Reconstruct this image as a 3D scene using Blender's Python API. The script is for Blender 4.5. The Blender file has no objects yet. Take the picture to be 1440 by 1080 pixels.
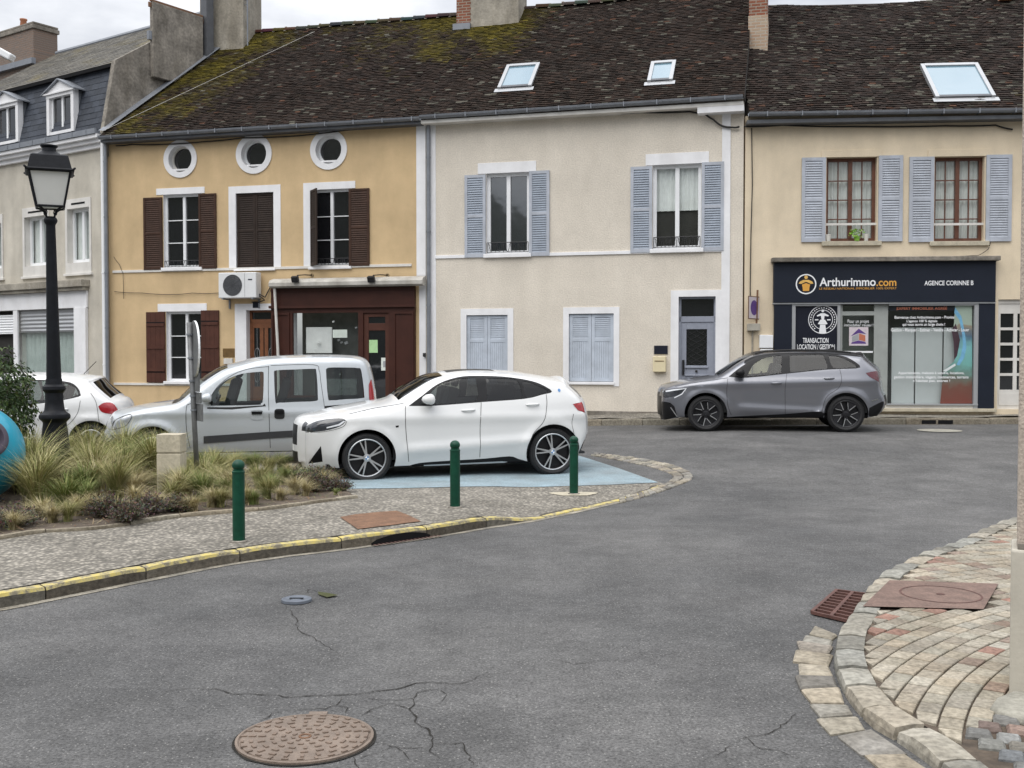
import bpy, bmesh, math, random
import numpy as np
from mathutils import Vector, Matrix, noise as mnoise
from mathutils.geometry import delaunay_2d_cdt
random.seed(7)
R = math.radians
scene = bpy.context.scene
col = scene.collection

# ------------------------------------------------------------------ camera model (used to read places off the photograph)
FPX, PITCH = 1500.0, math.atan(43/1500)
CAM = Vector((0, 0, 1.8))
FWD = Vector((0, math.cos(PITCH), -math.sin(PITCH)))
UPV = Vector((0, math.sin(PITCH), math.cos(PITCH)))
def ray(px, py):
    return FWD + Vector((1, 0, 0))*((px-720)/FPX) + UPV*((540-py)/FPX)
def sm(t):
    t = min(1, max(0, t)); return t*t*(3-2*t)
def z_road(x, y):
    return .275*sm((x+3)/8)*sm((y-12)/9)
def z_island(x, y):
    return z_road(x, y) + .012 + .10*(1-sm((x+.45)/.75))*(1-.75*sm((y-11.5)/3.0))
def z_corner(x, y):
    return z_road(x, y) + .066
def hit(px, py, zf=z_road):
    d = ray(px, py); t = 10.0
    for _ in range(60):
        p = CAM + d*t
        z = zf(p.x, p.y)
        t2 = (z-CAM.z)/d.z
        t = t*.4+t2*.6
    p = CAM+d*t
    return Vector((p.x, p.y, zf(p.x, p.y)))

# ------------------------------------------------------------------ materials
def new_mat(name):
    m = bpy.data.materials.new(name); m.use_nodes = True
    nt = m.node_tree; return m, nt, nt.nodes, nt.links, nt.nodes['Principled BSDF']
def pm(name, c, rough=.8, var=.12, scale=2.0, metal=0, bump=0, bscale=80, coat=0, spec=.5, fine=0, streak=0, tint=None):
    m, nt, N, L, b = new_mat(name)
    b.inputs['Roughness'].default_value = rough; b.inputs['Metallic'].default_value = metal
    b.inputs['Specular IOR Level'].default_value = spec
    if coat: b.inputs['Coat Weight'].default_value = coat; b.inputs['Coat Roughness'].default_value = .04
    tc = N.new('ShaderNodeTexCoord')
    def mixc(a_sock, dark, light, fac):
        mx = N.new('ShaderNodeMix'); mx.data_type = 'RGBA'
        mx.inputs['A'].default_value = (*dark, 1); mx.inputs['B'].default_value = (*light, 1)
        L.new(fac, mx.inputs['Factor']); return mx.outputs['Result']
    lo = [x*(1-var) for x in c]; hi = [min(1, x*(1+var)) for x in c]
    if tint: lo = list(tint)
    n1 = N.new('ShaderNodeTexNoise'); n1.inputs['Scale'].default_value = scale; n1.inputs['Detail'].default_value = 8; n1.inputs['Roughness'].default_value = .65
    L.new(tc.outputs['Object'], n1.inputs['Vector'])
    rp = N.new('ShaderNodeMapRange'); rp.inputs['From Min'].default_value = .3; rp.inputs['From Max'].default_value = .7
    L.new(n1.outputs['Fac'], rp.inputs['Value'])
    cs = mixc(None, lo, hi, rp.outputs['Result'])
    def mul(cs, fac, amount):
        mx = N.new('ShaderNodeMix'); mx.data_type = 'RGBA'; mx.blend_type = 'MULTIPLY'
        mx.inputs['Factor'].default_value = amount
        L.new(cs, mx.inputs['A']); L.new(fac, mx.inputs['B']); return mx.outputs['Result']
    if fine:
        n2 = N.new('ShaderNodeTexNoise'); n2.inputs['Scale'].default_value = bscale; n2.inputs['Detail'].default_value = 3
        L.new(tc.outputs['Object'], n2.inputs['Vector'])
        r2 = N.new('ShaderNodeValToRGB'); r2.color_ramp.elements[0].position = .35; r2.color_ramp.elements[1].position = .65
        r2.color_ramp.elements[0].color = (.45, .45, .45, 1)
        L.new(n2.outputs['Fac'], r2.inputs['Fac']); cs = mul(cs, r2.outputs['Color'], fine)
    if streak:
        mp = N.new('ShaderNodeMapping'); mp.inputs['Scale'].default_value = (2.2, 2.2, .55)
        L.new(tc.outputs['Object'], mp.inputs['Vector'])
        n3 = N.new('ShaderNodeTexNoise'); n3.inputs['Scale'].default_value = 1.2; n3.inputs['Detail'].default_value = 7
        L.new(mp.outputs['Vector'], n3.inputs['Vector'])
        r3 = N.new('ShaderNodeValToRGB'); r3.color_ramp.elements[0].position = .36; r3.color_ramp.elements[1].position = .6
        r3.color_ramp.elements[0].color = (.5, .48, .44, 1)
        L.new(n3.outputs['Fac'], r3.inputs['Fac']); cs = mul(cs, r3.outputs['Color'], streak)
    L.new(cs, b.inputs['Base Color'])
    if bump:
        nb = N.new('ShaderNodeTexNoise'); nb.inputs['Scale'].default_value = bscale; nb.inputs['Detail'].default_value = 4
        L.new(tc.outputs['Object'], nb.inputs['Vector'])
        bp = N.new('ShaderNodeBump'); bp.inputs['Strength'].default_value = bump; bp.inputs['Distance'].default_value = .01
        L.new(nb.outputs['Fac'], bp.inputs['Height']); L.new(bp.outputs['Normal'], b.inputs['Normal'])
    return m
def attr_mat(name, rough=.9, bump=.4, bscale=60, fine=.5, spec=.3, dirt=.25):
    m, nt, N, L, b = new_mat(name)
    a = N.new('ShaderNodeAttribute'); a.attribute_name = 'Col'
    tc = N.new('ShaderNodeTexCoord')
    n = N.new('ShaderNodeTexNoise'); n.inputs['Scale'].default_value = bscale; n.inputs['Detail'].default_value = 5
    L.new(tc.outputs['Object'], n.inputs['Vector'])
    r = N.new('ShaderNodeValToRGB'); r.color_ramp.elements[0].position = .3; r.color_ramp.elements[1].position = .7
    r.color_ramp.elements[0].color = (.35, .35, .35, 1); r.color_ramp.elements[1].color = (1.15, 1.15, 1.15, 1)
    L.new(n.outputs['Fac'], r.inputs['Fac'])
    mx = N.new('ShaderNodeMix'); mx.data_type = 'RGBA'; mx.blend_type = 'MULTIPLY'; mx.inputs['Factor'].default_value = fine
    L.new(a.outputs['Color'], mx.inputs['A']); L.new(r.outputs['Color'], mx.inputs['B'])
    n2 = N.new('ShaderNodeTexNoise'); n2.inputs['Scale'].default_value = 2.6; n2.inputs['Detail'].default_value = 8; n2.inputs['Roughness'].default_value = .7
    L.new(tc.outputs['Object'], n2.inputs['Vector'])
    r2 = N.new('ShaderNodeValToRGB'); r2.color_ramp.elements[0].position = .34; r2.color_ramp.elements[1].position = .62
    r2.color_ramp.elements[0].color = (.52, .50, .46, 1); r2.color_ramp.elements[1].color = (1.05, 1.05, 1.05, 1); L.new(n2.outputs['Fac'], r2.inputs['Fac'])
    m2 = N.new('ShaderNodeMix'); m2.data_type = 'RGBA'; m2.blend_type = 'MULTIPLY'; m2.inputs['Factor'].default_value = dirt
    L.new(mx.outputs['Result'], m2.inputs['A']); L.new(r2.outputs['Color'], m2.inputs['B'])
    L.new(m2.outputs['Result'], b.inputs['Base Color'])
    b.inputs['Roughness'].default_value = rough; b.inputs['Specular IOR Level'].default_value = spec
    if bump:
        bp = N.new('ShaderNodeBump'); bp.inputs['Strength'].default_value = bump; bp.inputs['Distance'].default_value = .01
        L.new(n.outputs['Fac'], bp.inputs['Height']); L.new(bp.outputs['Normal'], b.inputs['Normal'])
    return m
def thin_glass(name, tint, refl=1.0, ior=1.5):
    m, nt, N, L, b = new_mat(name); N.remove(b)
    out = N['Material Output']
    t = N.new('ShaderNodeBsdfTransparent'); t.inputs['Color'].default_value = (*tint, 1)
    g = N.new('ShaderNodeBsdfGlossy'); g.inputs['Roughness'].default_value = .02
    # Schlick reflectance that is the same from both sides of the sheet
    ge = N.new('ShaderNodeNewGeometry'); dt = N.new('ShaderNodeVectorMath'); dt.operation = 'DOT_PRODUCT'
    L.new(ge.outputs['Incoming'], dt.inputs[0]); L.new(ge.outputs['Normal'], dt.inputs[1])
    ab = N.new('ShaderNodeMath'); ab.operation = 'ABSOLUTE'; L.new(dt.outputs['Value'], ab.inputs[0])
    om = N.new('ShaderNodeMath'); om.operation = 'SUBTRACT'; om.inputs[0].default_value = 1; L.new(ab.outputs[0], om.inputs[1])
    pw = N.new('ShaderNodeMath'); pw.operation = 'POWER'; pw.inputs[1].default_value = 5; L.new(om.outputs[0], pw.inputs[0])
    f0 = ((ior-1)/(ior+1))**2*1.8
    f = N.new('ShaderNodeMath'); f.operation = 'MULTIPLY_ADD'; f.inputs[1].default_value = 1-f0; f.inputs[2].default_value = f0; L.new(pw.outputs[0], f.inputs[0])
    mx = N.new('ShaderNodeMixShader')
    L.new(f.outputs[0], mx.inputs['Fac']); L.new(t.outputs['BSDF'], mx.inputs[1]); L.new(g.outputs['BSDF'], mx.inputs[2])
    L.new(mx.outputs['Shader'], out.inputs['Surface'])
    return m
def dark_pane(name, c=(.012, .013, .015), ior=1.9):
    m, nt, N, L, b = new_mat(name)
    b.inputs['Base Color'].default_value = (*c, 1); b.inputs['Roughness'].default_value = .04
    b.inputs['IOR'].default_value = ior
    tc = N.new('ShaderNodeTexCoord'); n = N.new('ShaderNodeTexNoise'); n.inputs['Scale'].default_value = 1.5
    L.new(tc.outputs['Object'], n.inputs['Vector'])
    bp = N.new('ShaderNodeBump'); bp.inputs['Strength'].default_value = .05; bp.inputs['Distance'].default_value = .05
    L.new(n.outputs['Fac'], bp.inputs['Height']); L.new(bp.outputs['Normal'], b.inputs['Normal'])
    return m

M = {}
M['yellow'] = pm('yellow_render', (.63, .465, .265), .92, .13, .9, bump=.3, bscale=60, fine=.14, streak=.14)
M['cream'] = pm('cream_render', (.73, .668, .572), .92, .10, .8, bump=.6, bscale=32, fine=.26, streak=.10)
M['beige'] = pm('beige_render', (.76, .645, .475), .92, .13, .8, bump=.35, bscale=50, streak=.16, fine=.14)
M['greycream'] = pm('grey_cream_render', (.57, .53, .45), .92, .18, .9, bump=.35, bscale=45, streak=.25, fine=.2)
M['white'] = pm('white_paint', (.82, .82, .83), .6, .06, 3, streak=.15)
M['offwhite'] = pm('offwhite_paint', (.68, .66, .62), .7, .08, 3, streak=.2)
M['pvc'] = pm('white_pvc', (.82, .83, .84), .35, .03, 3)
M['brown_shut'] = pm('brown_shutter_paint', (.054, .027, .017), .6, .25, 6, spec=.25, streak=.3)
M['darkbrown_shut'] = pm('dark_brown_shutter_paint', (.032, .021, .016), .65, .25, 6, spec=.25, streak=.3)
M['redbrown'] = pm('red_brown_paint', (.076, .028, .018), .55, .2, 4, spec=.3, streak=.25)
M['shopbrown'] = pm('shop_brown_paint', (.050, .016, .010), .5, .2, 3, spec=.3)
M['woodbrown'] = pm('window_wood', (.12, .045, .025), .5, .25, 8)
M['doorwood'] = pm('door_wood', (.20, .075, .030), .45, .25, 8)
M['greyblue'] = pm('grey_blue_shutter_paint', (.43, .46, .515), .65, .12, 5, streak=.25)
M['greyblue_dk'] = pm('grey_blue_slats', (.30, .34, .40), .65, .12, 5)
M['lightblue'] = pm('light_blue_paint', (.48, .53, .60), .65, .12, 4, streak=.22)
M['doorgrey'] = pm('grey_door_paint', (.27, .29, .345), .5, .12, 4)
M['dark'] = dark_pane('dark_glass')
M['skyglass'] = dark_pane('reflecting_glass', (.02, .025, .03), 2.6)
M['mirrorglass'] = dark_pane('skylight_glass', (.14, .24, .30), 2.6)
M['glass'] = thin_glass('window_glass', (.93, .96, .95))
M['shopglass'] = thin_glass('shop_glass', (.95, .97, .965), ior=1.5)
M['black'] = pm('black_iron', (.012, .012, .014), .5, .2, 10)
M['blackmatte'] = pm('black_matte', (.008, .008, .009), .9, .2, 10, spec=.2)
M['lampblack'] = pm('lamp_black_paint', (.008, .009, .012), .5, .3, 12, bump=.25, bscale=30, spec=.2)
M['zinc'] = pm('zinc_metal', (.22, .235, .26), .45, .15, 5, metal=.3)
M['zincdark'] = pm('dark_zinc', (.10, .105, .115), .5, .2, 5, metal=.2)
M['slate'] = attr_mat('slate_tiles', .6, .2, 20, .3)
M['tiles'] = attr_mat('old_roof_tiles', .95, .8, 45, .75, .15)
M['pavers'] = attr_mat('paving_stones', .85, .6, 40, .65, dirt=.75)
M['kerbstone'] = attr_mat('kerb_stones', .85, .8, 28, .65, dirt=.7)
M['cement'] = pm('weathered_cement', (.27, .245, .21), .95, .4, 2.2, bump=.9, bscale=14, streak=.6, fine=.55)
M['cement_lt'] = pm('pale_cement', (.36, .33, .275), .95, .3, 1.8, bump=.7, bscale=18, streak=.6, fine=.35)
M['terracotta'] = pm('terracotta', (.36, .15, .08), .85, .2, 6, bump=.2)
M['curtain'] = pm('curtain_cloth', (.75, .76, .74), .9, .08, 4)
M['curtain_green'] = pm('curtain_pale_green', (.50, .56, .53), .9, .12, 4)
M['interior'] = pm('dark_interior', (.035, .033, .03), .95, .2, 3)
M['room'] = pm('room_grey', (.40, .42, .41), .9, .1, 2)
M['navy'] = pm('navy_sign_paint', (.012, .016, .027), .5, .1, 3, spec=.25)
M['navy_tx'] = pm('navy_film', (.010, .012, .022), .5, .1, 3, spec=.25)
M['signwhite'] = pm('sign_white', (.85, .86, .87), .5, .02, 3)
M['orange'] = pm('sign_orange', (.72, .36, .06), .5, .05, 3)
M['gold'] = pm('sign_gold', (.75, .46, .12), .5, .15, 12)
M['redtext'] = pm('sign_dull_red', (.50, .16, .09), .5, .05, 3)
M['alu'] = pm('grey_aluminium', (.42, .43, .44), .4, .05, 4, metal=.4)
M['shopdoor'] = pm('grey_green_frame', (.33, .35, .33), .5, .08, 4)
M['awning'] = pm('awning_box_paint', (.47, .45, .41), .7, .2, 4, streak=.6)
M['acwhite'] = pm('ac_white_plastic', (.70, .71, .71), .5, .05, 4)
M['acgrey'] = pm('ac_grille_grey', (.06, .063, .068), .5, .1, 8)
M['brass'] = pm('dull_brass', (.17, .10, .035), .5, .2, 10, metal=.3)
M['green'] = pm('green_paint', (.004, .050, .028), .4, .25, 12, spec=.3, bump=.15, bscale=25)
M['turq'] = pm('turquoise_plastic', (.006, .285, .42), .35, .06, 2, coat=.2)
M['turq_dk'] = pm('dark_purple_rubber', (.055, .045, .065), .6, .1, 5)
M['limestone'] = pm('limestone', (.52, .47, .36), .9, .2, 5, bump=.5, bscale=30, fine=.25, streak=.2)
M['poleconc'] = pm('pinkish_concrete', (.50, .43, .36), .95, .15, 6, bump=.9, bscale=70, fine=.45)
M['slabstone'] = pm('slab_stone', (.33, .315, .265), .9, .25, 6, bump=.6, bscale=40, fine=.4)
M['baseconc'] = pm('smooth_concrete', (.50, .47, .40), .85, .15, 3, bump=.2, bscale=40, streak=.3)
M['lampglass'] = pm('frosted_lamp_glass', (.62, .62, .59), .3, .05, 3)
M['soil'] = pm('planting_soil', (.105, .080, .058), .95, .4, 6, bump=.8, bscale=25, fine=.5)
M['blue'] = pm('blue_road_paint', (.27, .37, .42), .85, .14, .9, bump=.4, bscale=45, fine=.5, streak=.35, tint=(.25, .29, .305))
M['yellowpaint'] = pm('worn_yellow_paint', (.58, .47, .13), .8, .25, 5, bump=.5, bscale=40, fine=.25, tint=(.44, .40, .26))
def wornpaint():
    m, nt, N, L, b = new_mat('worn_yellow_paint'); tc = N.new('ShaderNodeTexCoord')
    n = N.new('ShaderNodeTexNoise'); n.inputs['Scale'].default_value = 9; n.inputs['Detail'].default_value = 9; n.inputs['Roughness'].default_value = .75; L.new(tc.outputs['Object'], n.inputs['Vector'])
    r = N.new('ShaderNodeValToRGB'); e = r.color_ramp.elements; e[0].position = .43; e[1].position = .56; e[0].color = (.20, .175, .125, 1); e[1].color = (.52, .42, .13, 1)
    x = e.new(.50); x.color = (.42, .36, .17, 1)
    L.new(n.outputs['Fac'], r.inputs['Fac']); L.new(r.outputs['Color'], b.inputs['Base Color']); b.inputs['Roughness'].default_value = .85
    bp = N.new('ShaderNodeBump'); bp.inputs['Strength'].default_value = .6; bp.inputs['Distance'].default_value = .008; L.new(n.outputs['Fac'], bp.inputs['Height']); L.new(bp.outputs['Normal'], b.inputs['Normal'])
    return m
M['yellowpaint'] = wornpaint()
M['rust'] = pm('rusty_iron', (.19, .10, .055), .85, .35, 8, bump=.5, bscale=60, fine=.5)
M['rustpink'] = pm('worn_iron_lid', (.20, .155, .122), .7, .25, 8, bump=.4, bscale=70, fine=.35)
M['drain'] = pm('drain_iron', (.10, .045, .035), .7, .3, 10, bump=.3)
M['valve'] = pm('blue_grey_iron', (.11, .125, .15), .6, .2, 10)
M['crack'] = pm('road_crack', (.030, .028, .025), .95, .3, 10, spec=.1)
M['moss'] = pm('moss', (.05, .055, .015), .95, .3, 30, bump=.8, bscale=60)
M['plate'] = pm('plate_white', (.7, .7, .68), .5, .05, 3)
M['wire'] = pm('cable_black', (.02, .018, .017), .7, .2, 5)
M['signback'] = pm('galvanised_sign_back', (.17, .175, .18), .55, .25, 9, metal=.3, streak=.3)
M['signpink'] = pm('faded_sign_white', (.62, .55, .58), .5, .08, 10)
M['purple'] = pm('faded_sign_purple', (.10, .045, .22), .5, .15, 10)
M['paper_green'] = pm('green_paper', (.42, .66, .33), .7, .1, 10)
M['paper'] = pm('white_paper', (.72, .76, .70), .7, .06, 10)
M['potwhite'] = pm('pot_white', (.66, .64, .58), .6, .06, 10)
M['leafbright'] = pm('bright_leaf', (.22, .42, .05), .6, .25, 30)
M['tilebase'] = pm('roof_base', (.030, .024, .020), .95, .2, 4)
def foliage(name, c1, c2, rough=.7):
    m, nt, N, L, b = new_mat(name)
    a = N.new('ShaderNodeAttribute'); a.attribute_name = 'Col'
    L.new(a.outputs['Color'], b.inputs['Base Color']); b.inputs['Roughness'].default_value = rough
    b.inputs['Specular IOR Level'].default_value = .25
    return m
M['blades'] = foliage('grass_blades', 0, 0)
M['leaves'] = foliage('leaves', 0, 0, .45)

# asphalt
def asphalt():
    m, nt, N, L, b = new_mat('asphalt')
    tc = N.new('ShaderNodeTexCoord')
    def nz(scale, det, rough=.6):
        n = N.new('ShaderNodeTexNoise'); n.inputs['Scale'].default_value = scale; n.inputs['Detail'].default_value = det; n.inputs['Roughness'].default_value = rough
        L.new(tc.outputs['Object'], n.inputs['Vector']); return n.outputs['Fac']
    def ramp(f, p0, c0, p1, c1):
        r = N.new('ShaderNodeValToRGB'); e = r.color_ramp.elements
        e[0].position = p0; e[1].position = p1; e[0].color = (c0, c0, c0, 1) if not isinstance(c0, tuple) else (*c0, 1)
        e[1].color = (c1, c1, c1, 1) if not isinstance(c1, tuple) else (*c1, 1)
        L.new(f, r.inputs['Fac']); return r.outputs['Color']
    def mul(a, c, f=1):
        mx = N.new('ShaderNodeMix'); mx.data_type = 'RGBA'; mx.blend_type = 'MULTIPLY'; mx.inputs['Factor'].default_value = f
        L.new(a, mx.inputs['A']); L.new(c, mx.inputs['B']); return mx.outputs['Result']
    base = ramp(nz(.28, 10, .66), .34, (.070, .070, .070), .66, (.136, .133, .129))
    c = mul(base, ramp(nz(1.7, 7, .65), .32, .74, .68, 1.16)); c = mul(c, ramp(nz(13, 6, .8), .30, .70, .68, 1.22))
    c = mul(c, ramp(nz(60, 4, .75), .34, .38, .66, 1.58), .9)
    v = N.new('ShaderNodeTexVoronoi'); v.inputs['Scale'].default_value = 55; L.new(tc.outputs['Object'], v.inputs['Vector'])
    sp = N.new('ShaderNodeValToRGB'); sp.color_ramp.elements[0].position = .02; sp.color_ramp.elements[1].position = .30
    sp.color_ramp.elements[0].color = (1, 1, 1, 1); sp.color_ramp.elements[1].color = (0, 0, 0, 1)
    L.new(v.outputs['Distance'], sp.inputs['Fac'])
    th = N.new('ShaderNodeMath'); th.operation = 'GREATER_THAN'; th.inputs[1].default_value = .72
    sx = N.new('ShaderNodeSeparateColor'); L.new(v.outputs['Color'], sx.inputs['Color']); L.new(sx.outputs['Red'], th.inputs[0])
    pr = N.new('ShaderNodeMath'); pr.operation = 'MULTIPLY'; L.new(th.outputs[0], pr.inputs[0]); L.new(sp.outputs['Color'], pr.inputs[1])
    mx = N.new('ShaderNodeMix'); mx.data_type = 'RGBA'; mx.inputs['B'].default_value = (.34, .33, .31, 1)
    L.new(pr.outputs[0], mx.inputs['Factor']); L.new(c, mx.inputs['A'])
    L.new(mx.outputs['Result'], b.inputs['Base Color'])
    b.inputs['Roughness'].default_value = .82; b.inputs['Specular IOR Level'].default_value = .35
    bp = N.new('ShaderNodeBump'); bp.inputs['Strength'].default_value = .55; bp.inputs['Distance'].default_value = .008
    L.new(nz(90, 3, .7), bp.inputs['Height']); L.new(bp.outputs['Normal'], b.inputs['Normal'])
    return m
M['asphalt'] = asphalt()
M['gravelpave'] = None
def gravelpave():
    m, nt, N, L, b = new_mat('worn_pavement')
    tc = N.new('ShaderNodeTexCoord')
    v = N.new('ShaderNodeTexVoronoi'); v.inputs['Scale'].default_value = 26; L.new(tc.outputs['Object'], v.inputs['Vector'])
    n = N.new('ShaderNodeTexNoise'); n.inputs['Scale'].default_value = 1.6; n.inputs['Detail'].default_value = 9; n.inputs['Roughness'].default_value = .7
    L.new(tc.outputs['Object'], n.inputs['Vector'])
    r = N.new('ShaderNodeValToRGB'); e = r.color_ramp.elements; e[0].position = .3; e[1].position = .7
    e[0].color = (.21, .19, .155, 1); e[1].color = (.42, .385, .325, 1); L.new(n.outputs['Fac'], r.inputs['Fac'])
    r2 = N.new('ShaderNodeValToRGB'); e = r2.color_ramp.elements; e[0].position = .05; e[1].position = .55
    e[0].color = (1.2, 1.2, 1.2, 1); e[1].color = (.3, .3, .3, 1); L.new(v.outputs['Distance'], r2.inputs['Fac'])
    mx = N.new('ShaderNodeMix'); mx.data_type = 'RGBA'; mx.blend_type = 'MULTIPLY'; mx.inputs['Factor'].default_value = .8
    L.new(r.outputs['Color'], mx.inputs['A']); L.new(r2.outputs['Color'], mx.inputs['B'])
    sc = N.new('ShaderNodeMix'); sc.data_type = 'RGBA'; sc.blend_type = 'OVERLAY'; sc.inputs['Factor'].default_value = .45
    L.new(mx.outputs['Result'], sc.inputs['A']); bw = N.new('ShaderNodeRGBToBW'); L.new(v.outputs['Color'], bw.inputs['Color']); L.new(bw.outputs['Val'], sc.inputs['B'])
    hs = N.new('ShaderNodeHueSaturation'); hs.inputs['Saturation'].default_value = 1.0; L.new(sc.outputs['Result'], hs.inputs['Color'])
    L.new(hs.outputs['Color'], b.inputs['Base Color']); b.inputs['Roughness'].default_value = .9
    bp = N.new('ShaderNodeBump'); bp.inputs['Strength'].default_value = .6; bp.inputs['Distance'].default_value = .01; bp.invert = True
    L.new(v.outputs['Distance'], bp.inputs['Height']); L.new(bp.outputs['Normal'], b.inputs['Normal'])
    return m
M['gravelpave'] = gravelpave()
def brickmat(name, c1, c2, mortar, sc=1.0):
    m, nt, N, L, b = new_mat(name)
    tc = N.new('ShaderNodeTexCoord'); mp = N.new('ShaderNodeMapping'); mp.inputs['Rotation'].default_value = (R(90), 0, 0)
    L.new(tc.outputs['Object'], mp.inputs['Vector'])
    t = N.new('ShaderNodeTexBrick'); t.inputs['Scale'].default_value = 1; t.inputs['Brick Width'].default_value = .23*sc; t.inputs['Row Height'].default_value = .075*sc
    t.inputs['Mortar Size'].default_value = .012; t.inputs['Color1'].default_value = (*c1, 1); t.inputs['Color2'].default_value = (*c2, 1); t.inputs['Mortar'].default_value = (*mortar, 1)
    L.new(mp.outputs['Vector'], t.inputs['Vector']); L.new(t.outputs['Color'], b.inputs['Base Color']); b.inputs['Roughness'].default_value = .9
    bp = N.new('ShaderNodeBump'); bp.inputs['Strength'].default_value = .5; bp.inputs['Distance'].default_value = .01; bp.invert = True
    L.new(t.outputs['Fac'], bp.inputs['Height']); L.new(bp.outputs['Normal'], b.inputs['Normal'])
    return m
M['brick'] = brickmat('red_brick', (.25, .085, .045), (.18, .07, .042), (.30, .25, .2))
M['brickpale'] = brickmat('pale_brick', (.42, .33, .24), (.38, .25, .17), (.42, .37, .3))
M['brickgrey'] = brickmat('sooty_brick', (.17, .13, .105), (.22, .15, .11), (.19, .16, .14))

# ------------------------------------------------------------------ mesh builder
class MB:
    def __init__(s): s.v = []; s.f = []; s.m = []; s.c = []; s.hascol = False; s.curcol = (1, 1, 1)
    def add(s, vs, fs, m=0, c=None):
        o = len(s.v); s.v += [tuple(p) for p in vs]
        for f in fs:
            s.f.append(tuple(i+o for i in f)); s.m.append(m); s.c.append(c if c is not None else (1, 1, 1))
        if c is not None: s.hascol = True
        return s
    def box(s, x0, x1, y0, y1, z0, z1, m=0, c=None):
        vs = [(x0, y0, z0), (x1, y0, z0), (x1, y1, z0), (x0, y1, z0), (x0, y0, z1), (x1, y0, z1), (x1, y1, z1), (x0, y1, z1)]
        return s.add(vs, [(0, 3, 2, 1), (4, 5, 6, 7), (0, 1, 5, 4), (1, 2, 6, 5), (2, 3, 7, 6), (3, 0, 4, 7)], m, c)
    def obox(s, cen, ax, ay, az, m=0, c=None):
        cen, ax, ay, az = Vector(cen), Vector(ax), Vector(ay), Vector(az)
        vs = [cen+ax*i+ay*j+az*k for k in (-1, 1) for (i, j) in ((-1, -1), (1, -1), (1, 1), (-1, 1))]
        return s.add(vs, [(0, 3, 2, 1), (4, 5, 6, 7), (0, 1, 5, 4), (1, 2, 6, 5), (2, 3, 7, 6), (3, 0, 4, 7)], m, c)
    def tube(s, pts, r, n=8, m=0, cap=True, c=None):
        pts = [Vector(p) for p in pts]; rr = r if isinstance(r, (list, tuple)) else [r]*len(pts)
        rings = []
        up = Vector((0, 0, 1))
        for i, p in enumerate(pts):
            d = (pts[min(i+1, len(pts)-1)]-pts[max(i-1, 0)]).normalized()
            a = d.cross(up if abs(d.z) < .95 else Vector((1, 0, 0))).normalized(); b = a.cross(d).normalized()
            rings.append([p+(a*math.cos(t)+b*math.sin(t))*rr[i] for t in [2*math.pi*k/n for k in range(n)]])
        vs = [q for rg in rings for q in rg]; fs = []
        for i in range(len(pts)-1):
            for k in range(n):
                k2 = (k+1) % n; fs.append((i*n+k, (i+1)*n+k, (i+1)*n+k2, i*n+k2))
        if cap: fs.append(tuple(range(n))[::-1] if False else tuple(range(n))); fs.append(tuple((len(pts)-1)*n+k for k in range(n))[::-1])
        return s.add(vs, fs, m, c)
    def lathe(s, prof, n=24, cen=(0, 0, 0), m=0, axis='z', c=None, rot=0):
        vs = []; fs = []
        for (r, h) in prof:
            for k in range(n):
                t = 2*math.pi*k/n+rot
                if axis == 'z': vs.append((cen[0]+r*math.cos(t), cen[1]+r*math.sin(t), cen[2]+h))
                elif axis == 'y': vs.append((cen[0]+r*math.cos(t), cen[1]+h, cen[2]+r*math.sin(t)))
                else: vs.append((cen[0]+h, cen[1]+r*math.cos(t), cen[2]+r*math.sin(t)))
        for i in range(len(prof)-1):
            for k in range(n):
                k2 = (k+1) % n; q = (i*n+k, i*n+k2, (i+1)*n+k2, (i+1)*n+k)
                fs.append(q if axis != 'y' else q[::-1])
        return s.add(vs, fs, m, c)
    def prism(s, poly, d0, d1, fn, m=0, c=None):   # poly of 2D points, fn(a, b, depth) -> 3D
        n = len(poly)
        vs = [fn(a, b, d0) for a, b in poly]+[fn(a, b, d1) for a, b in poly]
        fs = [tuple(range(n)), tuple(range(n, 2*n))[::-1]]+[(i, i+n, (i+1) % n+n, (i+1) % n) for i in range(n)]
        return s.add(vs, fs, m, c)
    def build(s, name, mats, parent=None, smooth=False, bevel=0, label=None, angle=None):
        me = bpy.data.meshes.new(name); me.from_pydata(s.v, [], s.f)
        for mm in (mats if isinstance(mats, (list, tuple)) else [mats]): me.materials.append(mm)
        me.polygons.foreach_set('material_index', s.m)
        if s.hascol:
            at = me.color_attributes.new('Col', 'FLOAT_COLOR', 'CORNER')
            arr = []
            for p, c in zip(me.polygons, s.c): arr += [c[0], c[1], c[2], 1.0]*p.loop_total
            at.data.foreach_set('color', arr)
        if smooth: me.polygons.foreach_set('use_smooth', [True]*len(me.polygons))
        me.update()
        if angle: 
            me.polygons.foreach_set('use_smooth', [True]*len(me.polygons)); me.set_sharp_from_angle(angle=R(angle))
        o = bpy.data.objects.new(name, me); col.objects.link(o)
        if parent is not None: o.parent = parent
        if bevel:
            b = o.modifiers.new('b', 'BEVEL'); b.width = bevel; b.segments = 2; b.limit_method = 'ANGLE'
        if label: o['label'] = label
        return o
def fix_normals(o):
    bm = bmesh.new(); bm.from_mesh(o.data); bmesh.ops.recalc_face_normals(bm, faces=bm.faces); bm.to_mesh(o.data); bm.free(); return o
def tag(o, label, cat, group=None):
    o['label'] = label; o['category'] = cat
    if group: o['group'] = group
    return o
def struct(o, kind='structure'):
    o['kind'] = kind; return o
def empty(name, loc, rz=0, label=None, cat=None, group=None):
    o = bpy.data.objects.new(name, None); col.objects.link(o); o.location = loc; o.rotation_euler = (0, 0, rz)
    o.empty_display_size = .3
    if label: tag(o, label, cat, group)
    return o
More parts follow.
